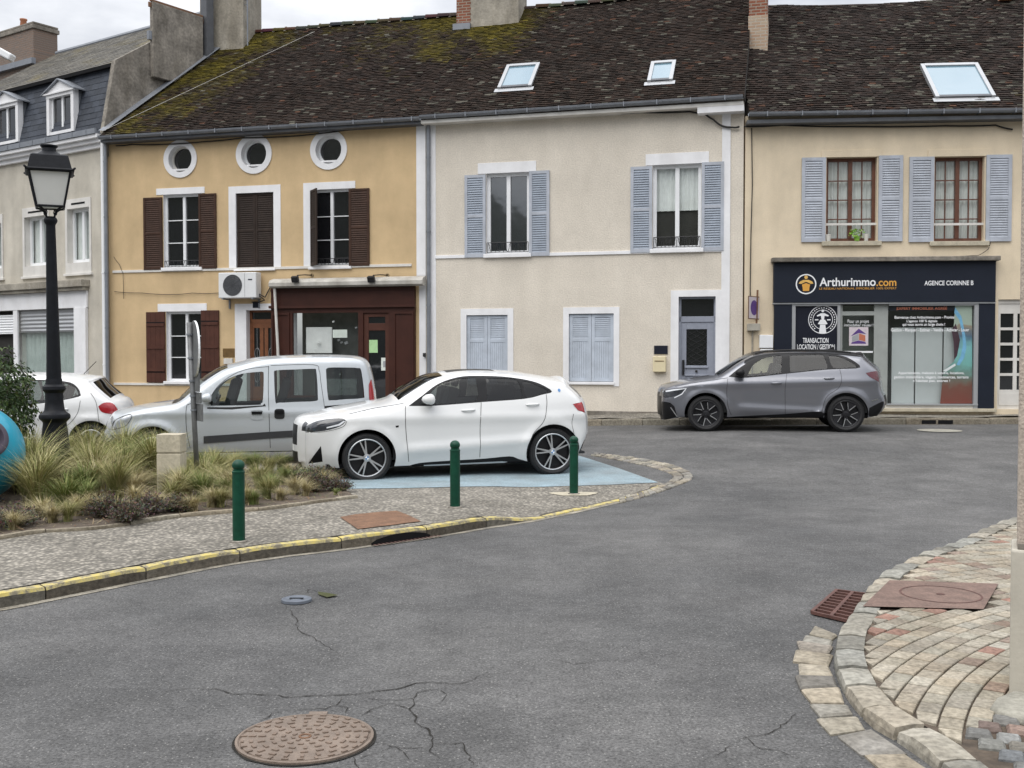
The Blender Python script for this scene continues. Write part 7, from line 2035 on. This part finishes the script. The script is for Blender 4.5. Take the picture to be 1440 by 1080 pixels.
# turquoise ball container on the left
p = hit(-40, 708, z_island); rb = .565; tq = empty('ball_container', p, 0, 'big glossy turquoise ball with a round dark mouth at the left edge', 'ball container')
d_ = Vector((.66, -.64, .38)).normalized(); q_ = d_.to_track_quat('Z', 'Y').to_matrix(); cen = Vector((0, 0, rb*1.0))
def onball(ang_t, ang_p, r): return cen+q_ @ Vector((r*math.sin(ang_t)*math.cos(ang_p), r*math.sin(ang_t)*math.sin(ang_p), r*math.cos(ang_t)))
mb = MB(); n = 48; ts = [.40+.02*0]+[.43+(math.pi-.43)*k/30 for k in range(31)]; vs = []
for i, t in enumerate(ts):
    for k in range(n): vs.append(onball(t, 2*math.pi*k/n, rb*(1.0 if i else 1.0)))
mb.add(vs, [(i*n+k, i*n+(k+1) % n, (i+1)*n+(k+1) % n, (i+1)*n+k) for i in range(len(ts)-1) for k in range(n)])
o = mb.build('shell', M['turq'], tq, smooth=True); fix_normals(o)
mb = MB(); vs = []
for t, r in ((.41, rb*1.0), (.40, rb*1.035), (.35, rb*1.05), (.30, rb*1.03), (.29, rb*.97), (.26, rb*.80)):
    for k in range(n): vs.append(onball(t, 2*math.pi*k/n, r))
mb.add(vs, [(i*n+k, i*n+(k+1) % n, (i+1)*n+(k+1) % n, (i+1)*n+k) for i in range(5) for k in range(n)]+[tuple(5*n+k for k in range(n))])
o = mb.build('mouth_rim', M['turq_dk'], tq, angle=50); fix_normals(o)
mb = MB(); mb.lathe([(.34, 0), (.34, .03), (.28, .06), (.28, .10)], 32); mb.build('foot', M['turq_dk'], tq)

# concrete post at the right edge
p = hit(1419, 976, z_corner); wd = .36
cp_ = empty('concrete_post', p, R(-25.4), 'rough pinkish concrete post on a smooth pale base at the right edge', 'post')
zt = (976-770)*p.y/FPX
mb = MB(); mb.box(0, wd, 0, wd, -.05, zt); mb.build('post_base', M['baseconc'], cp_, bevel=.012)
mb = MB(); mb.box(.026, wd-.026, .026, wd-.026, zt+.001, 6.5); mb.build('post_shaft', M['poleconc'], cp_, bevel=.015)
mb = MB(); mb.box(.030, wd-.03, .014, .026, zt+.002, zt+.03); mb.build('mortar_joint', M['cement'], cp_)

# air conditioner on the yellow front
H = HY
def on_front(H, e): e.location = H.o; e.rotation_euler = (0, 0, H.rz); return e
a = H.rect(307, 383, 363, 419, -.36); ac = on_front(H, empty('air_conditioner', (0, 0, 0), 0, 'white air conditioner unit with round fan grille on the yellow wall', 'air conditioner'))
u0, u1, v0, v1 = a; u1 -= .06
mb = MB(); mb.box(u0, u1, -.36, -.08, v0, v1); b_ = mb.build('casing', M['acwhite'], ac, bevel=.02)
cu, cv, rr_ = u0+(u1-u0)*.38, (v0+v1)/2, (v1-v0)*.41
mb = MB(); disc(mb, cu, cv, rr_, rr_, -.364)
mb.build('fan_grille', M['acgrey'], b_)
mb = MB()
for k in range(1, 6): r = rr_*k/5; mb.tube([(cu+r*math.cos(t), -.367, cv+r*math.sin(t)) for t in [2*math.pi*i/32 for i in range(33)]], .004, 4)
for k in range(10): t = 2*math.pi*k/10; mb.tube([(cu, -.367, cv), (cu+rr_*math.cos(t), -.367, cv+rr_*math.sin(t))], .004, 4)
mb.build('fan_guard', M['acgrey'], b_)
MB().box(u0+(u1-u0)*.79, u0+(u1-u0)*.9, -.363, -.36, v1-.2, v1-.17).build('maker_plate', M['navy'], b_)
MB().box(u0+(u1-u0)*.70, u0+(u1-u0)*.705, -.3625, -.36, v0+.02, v1-.02).build('panel_seam', M['acgrey'], b_)
mb = MB()
for x in (u0+.1, u1-.12): mb.box(x, x+.04, -.38, 0, v0-.035, v0-.003); mb.box(x, x+.04, -.03, 0, v0-.25, v0-.003)
mb.build('bracket', M['zinc'], ac)
mb = MB(); mb.tube([(u1, -.2, v0+.1), (u1+.12, -.12, v0+.02), (u1+.16, -.05, v0+.16), (u1+.24, -.03, v0+.3), (u1+.4, -.03, v0+.32)], .016, 6); mb.tube([(u1, -.2, v0+.06), (u1+.1, -.1, v0-.05), (u1-.1, -.05, v0-.1), (u1-.3, -.03, v0-.09)], .014, 6); mb.build('pipe', M['wire'], ac, smooth=True)
# lamps over the shop
for n_, px in enumerate((415, 522)):
    x, z = H.loc(px, 392, -.42); l_ = on_front(H, empty('spot_lamp', (0, 0, 0), 0, ('black spot lamp over the brown shop, above its display window' if n_ == 0 else 'black spot lamp over the brown shop, above its door'), 'spot lamp', 'spot lamps over the brown shop'))
    mb = MB(); mb.tube([(x+.02, -.40, z+.02), (x+.02, -.34, z+.09), (x+.14, -.20, z+.11), (x+.26, -.01, z+.11)], .014, 6); mb.lathe([(.04, -.02), (.04, 0)], 10, (x+.26, -.0, z+.11), axis='y'); mb.build('arm', M['black'], l_, smooth=True)
    mb = MB(); mb.obox((x, -.42, z-.01), (.09, 0, 0), (0, .05, .02), (0, -.03, .07)); mb.build('lamp_head', M['black'], l_, bevel=.02)
# brass plate
a = H.rect(314, 490, 330, 502); o = MB().box(a[0], a[1], -.022, -.002, a[2], a[3]).build('name_plate', M['brass']); on_front(H, o); tag(o, 'dull brass name plate on the yellow wall by the wooden door', 'name plate')
a = H.rect(316, 504, 328, 512); o = MB().box(a[0], a[1], -.06, -.002, a[2], a[3]).build('letter_box', M['offwhite'], bevel=.006); on_front(H, o); tag(o, 'small pale letter flap under the brass name plate', 'letter box')
# cables on the fronts
def cable(H, pts, label, r=.012, y=-.035, mat='wire'):
    q = [(H.loc(a, b, y)[0], y, H.loc(a, b, y)[1]) for a, b in pts]
    P = []
    for i in range(len(q)-1):
        for k in range(4): P.append(tuple(Vector(q[i]).lerp(Vector(q[i+1]), k/4)+Vector((0, 0, -.012*math.sin(math.pi*k/4)))))
    P.append(q[-1]); mb = MB(); mb.tube(P, r, 6); o = mb.build('cable', M[mat], smooth=True); on_front(H, o); tag(o, label, 'cable'); return o
cable(HY, [(163, 205), (185, 203), (230, 203), (290, 199), (340, 194), (420, 191), (500, 181), (585, 174)], 'black cable sagging under the gutter of the yellow house', .016, -.06)
cable(HY, [(161, 410), (200, 412), (240, 414), (270, 412), (308, 412)], 'thin cable across the yellow wall to the air conditioner', .008)
cable(HY, [(160, 361), (168, 372), (173, 384), (174, 420)], 'short dangling wire at the left end of the yellow wall', .006)
cable(HC, [(612, 171), (700, 167), (800, 161), (900, 158), (970, 157), (990, 159), (1003, 168), (1015, 177), (1030, 179), (1040, 178)], 'thick black cable bundle under the gutter of the cream house', .022, -.07)
cable(HB, [(1046, 178), (1100, 176), (1200, 178), (1330, 177), (1400, 176), (1424, 182)], 'black cable running under the gutter of the beige house', .018, -.05)
cable(HB, [(1057, 180), (1058, 260), (1056, 330), (1055, 400), (1055, 418)], 'black cable dropping down the beige wall to the parking sign', .012)
cable(HB, [(1200, 362), (1300, 361), (1376, 359), (1390, 350), (1393, 340)], 'thin wire looping above the agency cornice', .007, -.05)
# no-parking sign and boxes on the beige wall
H = HB
x0, z0 = H.loc(1059, 433, -.12); ns = on_front(H, empty('parking_sign', (0, 0, 0), 0, 'faded no parking sign with purple disc beside the agency shop', 'road sign'))
s_ = 24/FPX; t = R(56); ux = Vector((math.cos(t), math.sin(t), 0)); nv = Vector((math.sin(t), -math.cos(t), 0)); c = Vector((x0, -.2, z0))
def spl(a, b, d, n=None):
    if n: o = [(a*math.cos(2*math.pi*k/n), b*math.sin(2*math.pi*k/n)) for k in range(n)]
    else: o = [(-a, -b), (a, -b), (a, b), (-a, b)]
    return [c+ux*p_[0]+Vector((0, 0, p_[1]))+nv*d for p_ in o]
mb = MB(); hw, hh = 9.5*s_/math.cos(t), 16*s_
v_ = spl(hw, hh, 0)+spl(hw, hh, .012); mb.add(v_, [(3, 2, 1, 0), (4, 5, 6, 7)]+[(k, (k+1) % 4, (k+1) % 4+4, k+4) for k in range(4)], 1)
mb.add(spl(hw-.02, hh-.02, .0135), [(0, 1, 2, 3)], 0); mb.add(spl(6.0*s_/math.cos(t), 10.5*s_, .015, 28), [tuple(range(28))], 2)
mb.build('sign_plate', [M['signpink'], M['rust'], M['purple']], ns)
a = H.rect(1051, 455, 1069, 465, -.10); mb = MB(); mb.box(a[0], a[1], -.14, 0, a[2], a[3]); mb.build('small_box', M['baseconc'], ns, bevel=.01)
MB().tube([(a[0]+.12, -.05, a[2]), (a[0]+.12, -.05, .6)], .02, 8).build('conduit', M['cement_lt'], ns)
MB().tube([(a[0]+.22, -.1, z0+.4), (a[0]+.2, -.1, a[3])], .022, 8).build('post', M['rust'], ns)
a = H.rect(1068, 471, 1087, 497, -.1); eb = on_front(H, empty('meter_box', (0, 0, 0), 0, 'cream white meter box on the beige wall beside the agency', 'meter box'))
MB().box(a[0], a[1], -.12, 0, a[2]+.12, a[3]).build('case', M['pvc'], eb, bevel=.01); MB().box(a[0]+.02, a[1], -.11, 0, a[2], a[2]+.10).build('lower_case', M['pvc'], eb, bevel=.01)
# flower pots on the beige window sill
x, z = H.loc(1195, 339, -.03)
for lb, px, r, m in (('small white pot on the window sill, at its left end', 1165, .055, 'potwhite'), ('small white pot on the window sill beside the bright green plant', 1218, .055, 'potwhite')):
    u = H.loc(px, 335, -.03)[0]; mb = MB(); mb.lathe([(r*.75, 0), (r, .13), (r*1.05, .13), (r*1.05, .15), (r*.9, .15), (r*.85, .12), (0, .12)], 16, (u, -.03, z)); o = mb.build('flower_pot', M[m], angle=40); on_front(H, o); tag(o, lb, 'flower pot')
u = H.loc(1205, 335, -.03)[0]; fp = on_front(H, empty('potted_plant', (0, 0, 0), 0, 'bright green plant with pale flowers on the beige house window sill', 'plant'))
mb = MB(); mb.lathe([(.05, 0), (.065, .1), (.055, .1), (0, .09)], 14, (u, -.035, z)); mb.build('pot', M['leafbright'], fp)
mb = MB(); rnd = random.Random(6)
for k in range(70):
    a_ = rnd.uniform(0, 6.28); r = rnd.uniform(.02, .19); h_ = rnd.uniform(.08, .26); p_ = Vector((u+r*math.cos(a_), -.035+.5*r*math.sin(a_), z+h_)); d1 = Vector((rnd.uniform(-1, 1), rnd.uniform(-1, 1), rnd.uniform(-.4, .8))).normalized()*.045; d2 = Vector((rnd.uniform(-1, 1), rnd.uniform(-1, .2), rnd.uniform(-.5, .5))).normalized()*.022
    c = (.20, .40, .04) if rnd.random() < .8 else (.62, .66, .35); mb.add([p_-d1, p_+d2, p_+d1, p_-d2], [(0, 1, 2, 3)], 0, c)
mb.build('foliage', M['leaves'], fp)
# plate and letter box on the cream front
H = HC
a = H.rect(920, 486, 939, 498); o = MB().box(a[0], a[1], -.03, -.002, a[2], a[3]).build('name_plate', M['navy_tx'], bevel=.004); on_front(H, o); tag(o, 'black name plate on the cream wall beside the grey door', 'name plate')
a = H.rect(919, 501, 937, 523); lb_ = on_front(H, empty('letter_box', (0, 0, 0), 0, 'cream yellow letter box on the wall under the black name plate', 'letter box'))
MB().box(a[0], a[1], -.12, -.002, a[2], a[3]).build('case', pm('letterbox_cream', (.70, .61, .40), .5, .06, 5), lb_, bevel=.012); MB().box(a[0]+.04, a[1]-.04, -.124, -.12, a[3]-.12, a[3]-.10).build('slot', M['brass'], lb_)
H = HY
x, z = H.loc(597, 499, -.05); o = MB().box(x-.03, x+.03, -.10, -.03, z-.045, z+.045).build('door_bell', M['black'], bevel=.008); on_front(H, o); tag(o, 'tiny black bell box on the white strip beside the brown shop', 'bell box')
# white lamp head reaching in at the far left edge
dd = ray(4, 74); c = CAM+dd*24; fl = empty('flood_lamp', c, 0, 'white lamp head reaching into the picture at the upper left edge', 'street lamp')
mb = MB(); mb.obox((-.02, 0, 0), (.24, 0, -.13), (0, .13, 0), (.035, 0, .07)); mb.build('lamp_head', M['pvc'], fl, bevel=.03)
mb = MB(); mb.obox((.10, 0, -.12), (.08, 0, -.04), (0, .10, 0), (.015, 0, .03)); mb.build('lamp_glass', M['black'], fl)
mb = MB(); mb.tube([(-.15, 0, .05), (-.9, .1, .12), (-1.6, .2, -.3), (-1.7, .2, -c.z)], .05, 8); mb.build('lamp_arm', M['zinc'], fl, smooth=True)

# ------------------------------------------------------------------ planting
bed_px = [(-120, 775), (0, 757), (60, 748), (140, 743), (250, 727), (330, 720), (385, 715), (440, 707), (498, 700), (470, 676), (400, 664), (250, 660), (0, 668), (-200, 690)]
bed = [xy(hit(*p, zf=z_island)) for p in bed_px]
struct(sheet('planting_bed', bed, z_island, M['soil'], .22, .022))
edge = smooth2(bed[:9], 4); edge_o = offset_line(edge, -.07)
kb = kerb_stones(edge_o, edge, lambda x, y: z_island(x, y), lambda x, y: z_island(x, y)+.035, lambda r: vary(r, (.33, .29, .22), .75, 1.2), (.5, .9), 41, chip=.008, bev=.012)
kb.m = [0]*len(kb.m); o = kb.build('bed_edging', [M['kerbstone']]); fix_normals(o); struct(o)
def tuft_mesh(seed, nb, hgt, spread, cols, wid=.0042, droop=1.0):
    rnd = random.Random(seed); mb = MB(); lean = rnd.uniform(-.25, .25), rnd.uniform(-.25, .25)
    for b in range(nb):
        a = rnd.uniform(0, 2*math.pi); r0 = abs(rnd.gauss(0, .05)); L_ = hgt*rnd.uniform(.55, 1.15); out_ = spread*rnd.uniform(.15, 1.0)*L_
        dx, dy = math.cos(a)+lean[0], math.sin(a)+lean[1]; x0, y0 = r0*math.cos(a*1.7), r0*math.sin(a*1.7); curl = rnd.uniform(.5, 1.4)*droop
        side_ = Vector((-dy, dx, 0)).normalized(); tw = rnd.uniform(-.6, .6); side_ = (side_*math.cos(tw)+Vector((0, 0, 1))*math.sin(tw)*.5)
        c0 = rnd.choice(cols); kk = rnd.uniform(.7, 1.3); w_ = wid*rnd.uniform(.6, 1.4); pts = []
        ns = 5
        for i in range(ns+1):
            t = i/ns; h_ = L_*(t-.42*curl*t**2.6*spread); q = out_*t**1.6
            pts.append(Vector((x0+dx*q, y0+dy*q, max(.01, h_))))
        vs = []
        for i, p_ in enumerate(pts): ww = w_*(1-(i/ns)**1.5*.85); vs += [p_-side_*ww, p_+side_*ww]
        o = len(mb.v); mb.v += [tuple(v) for v in vs]; mb.hascol = True
        for i in range(ns):
            mb.f.append((o+2*i, o+2*i+2, o+2*i+3, o+2*i+1)); mb.m.append(0); mb.c.append(tuple(x*kk for x in c0))
    return mb
stipa = [(.25, .235, .085), (.31, .285, .115), (.20, .215, .065), (.39, .345, .18), (.16, .19, .055), (.34, .31, .15)]
greeny = [(.11, .17, .04), (.15, .20, .05), (.20, .22, .075), (.26, .25, .10)]
strawy = [(.42, .36, .20), (.36, .30, .16), (.48, .42, .26), (.28, .24, .10)]
me_t = []
for i, (nb, hg, sp_, cl) in enumerate([(700, .78, .80, stipa), (640, .68, .95, stipa), (700, .70, .85, greeny), (620, .60, 1.0, strawy), (740, .86, .70, stipa), (480, .50, .85, greeny)]):
    ob = tuft_mesh(50+i, nb, hg, sp_, cl).build('grass_clump', M['blades'], smooth=False); me_t.append(ob.data); bpy.data.objects.remove(ob)
def twig_mesh(seed, hgt, wid, cols, n=420):
    rnd = random.Random(seed); mb = MB()
    for k in range(n):
        a = rnd.uniform(0, 6.283); rr2 = wid*math.sqrt(rnd.random()); h_ = hgt*rnd.uniform(.3, 1.0)*(1-.6*(rr2/wid)**2); b0_ = Vector((rr2*.3*math.cos(a), rr2*.3*math.sin(a), 0)); t_ = Vector((rr2*math.cos(a)+rnd.uniform(-.04, .04), rr2*math.sin(a)+rnd.uniform(-.04, .04), h_))
        c = tuple(x*rnd.uniform(.6, 1.3) for x in rnd.choice(cols)); d = (t_-b0_); s_ = Vector((-d.y, d.x, .02)).normalized()*.0035; m_ = b0_.lerp(t_, .5)+Vector((rnd.uniform(-.02, .02), rnd.uniform(-.02, .02), .02))
        mb.add([b0_-s_, b0_+s_, m_-s_, m_+s_, t_], [(0, 1, 3, 2), (2, 3, 4)], 0, c)
        for q in range(5):
            p_ = m_.lerp(t_, rnd.uniform(-.3, 1.05)); d1 = Vector((rnd.uniform(-1, 1), rnd.uniform(-1, 1), rnd.uniform(-.2, 1))).normalized()*.020; d2 = Vector((rnd.uniform(-1, 1), rnd.uniform(-1, 1), rnd.uniform(-1, 1))).normalized()*.007
            c2 = tuple(x*rnd.uniform(.6, 1.5) for x in rnd.choice(cols)); mb.add([p_-d1, p_+d2, p_+d1, p_-d2], [(0, 1, 2, 3)], 0, c2)
    return mb
shr_c = [(.095, .072, .058), (.125, .095, .078), (.08, .068, .05), (.15, .125, .09), (.06, .065, .035)]
me_s = []
for i in range(3):
    ob = twig_mesh(80+i, .30+.05*i, .30, shr_c).build('low_shrub', M['blades']); me_s.append(ob.data); bpy.data.objects.remove(ob)
rnd = random.Random(77)
def put(me, name, x, y, k, label, cat, group):
    o = bpy.data.objects.new(name, me); col.objects.link(o); o.location = (x, y, z_island(x, y)+.015); o.rotation_euler = (0, 0, rnd.uniform(0, 6.28)); o.scale = (k, k, k*rnd.uniform(.9, 1.12)); tag(o, label, cat, group); return o
front = [Vector(p) for p in bed[:9]]
def dfront(p): return min((p-(front[i].lerp(front[i+1], t/6))).length for i in range(len(front)-1) for t in range(7))
placed = []
shrub_px = [(20, 742), (-30, 752), (150, 730), (205, 726), (250, 722), (440, 694), (475, 692), (455, 684), (180, 737), (415, 680)]
for i, px in enumerate(shrub_px):
    p = hit(*px, zf=z_island); placed.append((Vector((p.x, p.y)), .26)); put(me_s[i % 3], 'low_shrub', p.x, p.y, rnd.uniform(.7, .95), 'low purple brown cut back shrub at the edge of the grass bed', 'shrub', 'low dark shrubs at the bed edge')
avoid = [(Vector((lamp.location.x, lamp.location.y)), .24), (Vector((tq.location.x, tq.location.y)), .55)]
fixed = [(75, 738, 3, .42), (20, 748, 3, .4), (95, 736, 1, .4), (165, 728, 3, .45), (220, 720, 3, .45), (270, 722, 3, .45), (310, 716, 1, .42), (355, 712, 5, .5), (395, 706, 3, .4), (430, 700, 3, .4), (285, 708, 2, .6), (240, 712, 1, .6), (340, 704, 3, .5), (190, 714, 3, .55), (300, 716, 3, .55), (345, 710, 3, .5), (375, 704, 1, .5), (415, 698, 3, .5), (110, 728, 3, .5), (320, 704, 5, .7), (385, 695, 2, .5), (60, 730, 3, .5), (130, 724, 3, .45), (455, 688, 3, .5), (120, 716, 2, .62), (90, 722, 5, 1.0), (175, 690, 0, 1.0), (215, 684, 4, 1.05), (290, 690, 1, .9), (330, 700, 3, .8), (255, 705, 3, .85), (130, 690, 0, .9), (400, 684, 2, .5), (440, 682, 5, .55), (365, 690, 0, .55)]
for px, py, k, s_ in fixed:
    p = hit(px, py, z_island); placed.append((Vector((p.x, p.y)), .22)); put(me_t[k], 'grass_clump', p.x, p.y, s_, 'feathery ornamental grass clump arching in the planting bed', 'ornamental grass', 'ornamental grass clumps in the bed')
xs_ = [p[0] for p in bed]; ys_ = [p[1] for p in bed]; tries = 0; cnt = 0
while tries < 6000 and cnt < 85:
    tries += 1; x = rnd.uniform(min(xs_), max(xs_)); y = rnd.uniform(min(ys_), max(ys_)); p = Vector((x, y))
    if not pip(x, y, bed): continue
    df = dfront(p)
    if 720+1500*x/y < 46 and y < tq.location.y+.45: continue
    if df < .12: continue
    if any((p-q).length < r+.13 for q, r in placed) or any((p-q).length < r for q, r in avoid): continue
    placed.append((p, .13)); cnt += 1
    right = x > -3.4
    k = rnd.choice([0, 1, 2, 3, 4, 0, 4]) if not right else rnd.choice([1, 2, 3, 5, 5])
    put(me_t[k], 'grass_clump', x, y, rnd.uniform(.78, 1.05)*(1-.42*sm((x+5.2)/1.2))*(.62 if df < .3 else 1)*(1-.4*sm((x+3.3)/.5)), 'feathery ornamental grass clump arching in the planting bed', 'ornamental grass', 'ornamental grass clumps in the bed')
# dry litter over the soil
mb = MB(); rnd = random.Random(91); k = 0
while k < 5200:
    x = rnd.uniform(min(xs_), max(xs_)); y = rnd.uniform(min(ys_), max(ys_))
    if not pip(x, y, bed): continue
    k += 1; a = rnd.uniform(0, 6.28); l_ = rnd.uniform(.02, .10); d = Vector((math.cos(a), math.sin(a), rnd.uniform(-.1, .45)))*l_; s_ = Vector((-math.sin(a), math.cos(a), 0))*rnd.uniform(.002, .006); p_ = Vector((x, y, z_island(x, y)+.026+rnd.uniform(0, .015)))
    c = vary(rnd, rnd.choice([(.30, .25, .13), (.22, .17, .10), (.14, .10, .06), (.36, .31, .18), (.12, .16, .05), (.20, .11, .06)]), .6, 1.2)
    mb.add([p_-s_, p_+s_, p_+d+s_*.4, p_+d-s_*.4], [(0, 1, 2, 3)], 0, c)
struct(mb.build('dry_grass_litter', M['blades']), 'stuff')
# evergreen bush at the left edge
p = hit(-45, 672, z_island); bu = empty('evergreen_bush', (p.x-.15, p.y+.55, p.z), 0, 'dense dark glossy evergreen bush at the left edge behind the turquoise ball', 'bush')
mb = MB(); rnd = random.Random(31)
for k in range(7):
    a = rnd.uniform(0, 6.28); t_ = Vector((.55*math.cos(a), .55*math.sin(a), rnd.uniform(.9, 1.5))); mb.tube([(0, 0, -.05), tuple(t_*.5+Vector((0, 0, .1))), tuple(t_)], [.03, .02, .008], 6)
mb.build('stems', M['soil'], bu)
mb = MB(); n_l = 0
while n_l < 7500:
    v = Vector((rnd.gauss(0, 1), rnd.gauss(0, 1), rnd.gauss(0, 1))).normalized(); lump = 1+.22*mnoise.noise(v*2.3+Vector((5, 1, 2)))+.10*mnoise.noise(v*6); r = lump*(rnd.random()**.22)
    c = Vector((v.x*.86*r, v.y*.86*r, .95+v.z*.92*r))
    if c.z < .08: continue
    nrm = (v+Vector((rnd.uniform(-.8, .8), rnd.uniform(-.8, .8), rnd.uniform(-.4, .9)))).normalized(); a = nrm.cross(Vector((rnd.uniform(-1, 1), rnd.uniform(-1, 1), rnd.uniform(-1, 1)))).normalized(); b = nrm.cross(a); l_ = rnd.uniform(.030, .055); w_ = l_*.42; n_l += 1
    cl = Vector((.028, .055, .018)).lerp(Vector((.085, .125, .035)), rnd.random()**2); 
    if rnd.random() < .05: cl = Vector((.10, .085, .03))
    mb.add([c-a*l_, c-b*w_+nrm*.006, c+a*l_-nrm*.01, c+b*w_+nrm*.006], [(0, 1, 2, 3)], 0, tuple(cl))
mb.build('foliage', M['leaves'], bu)
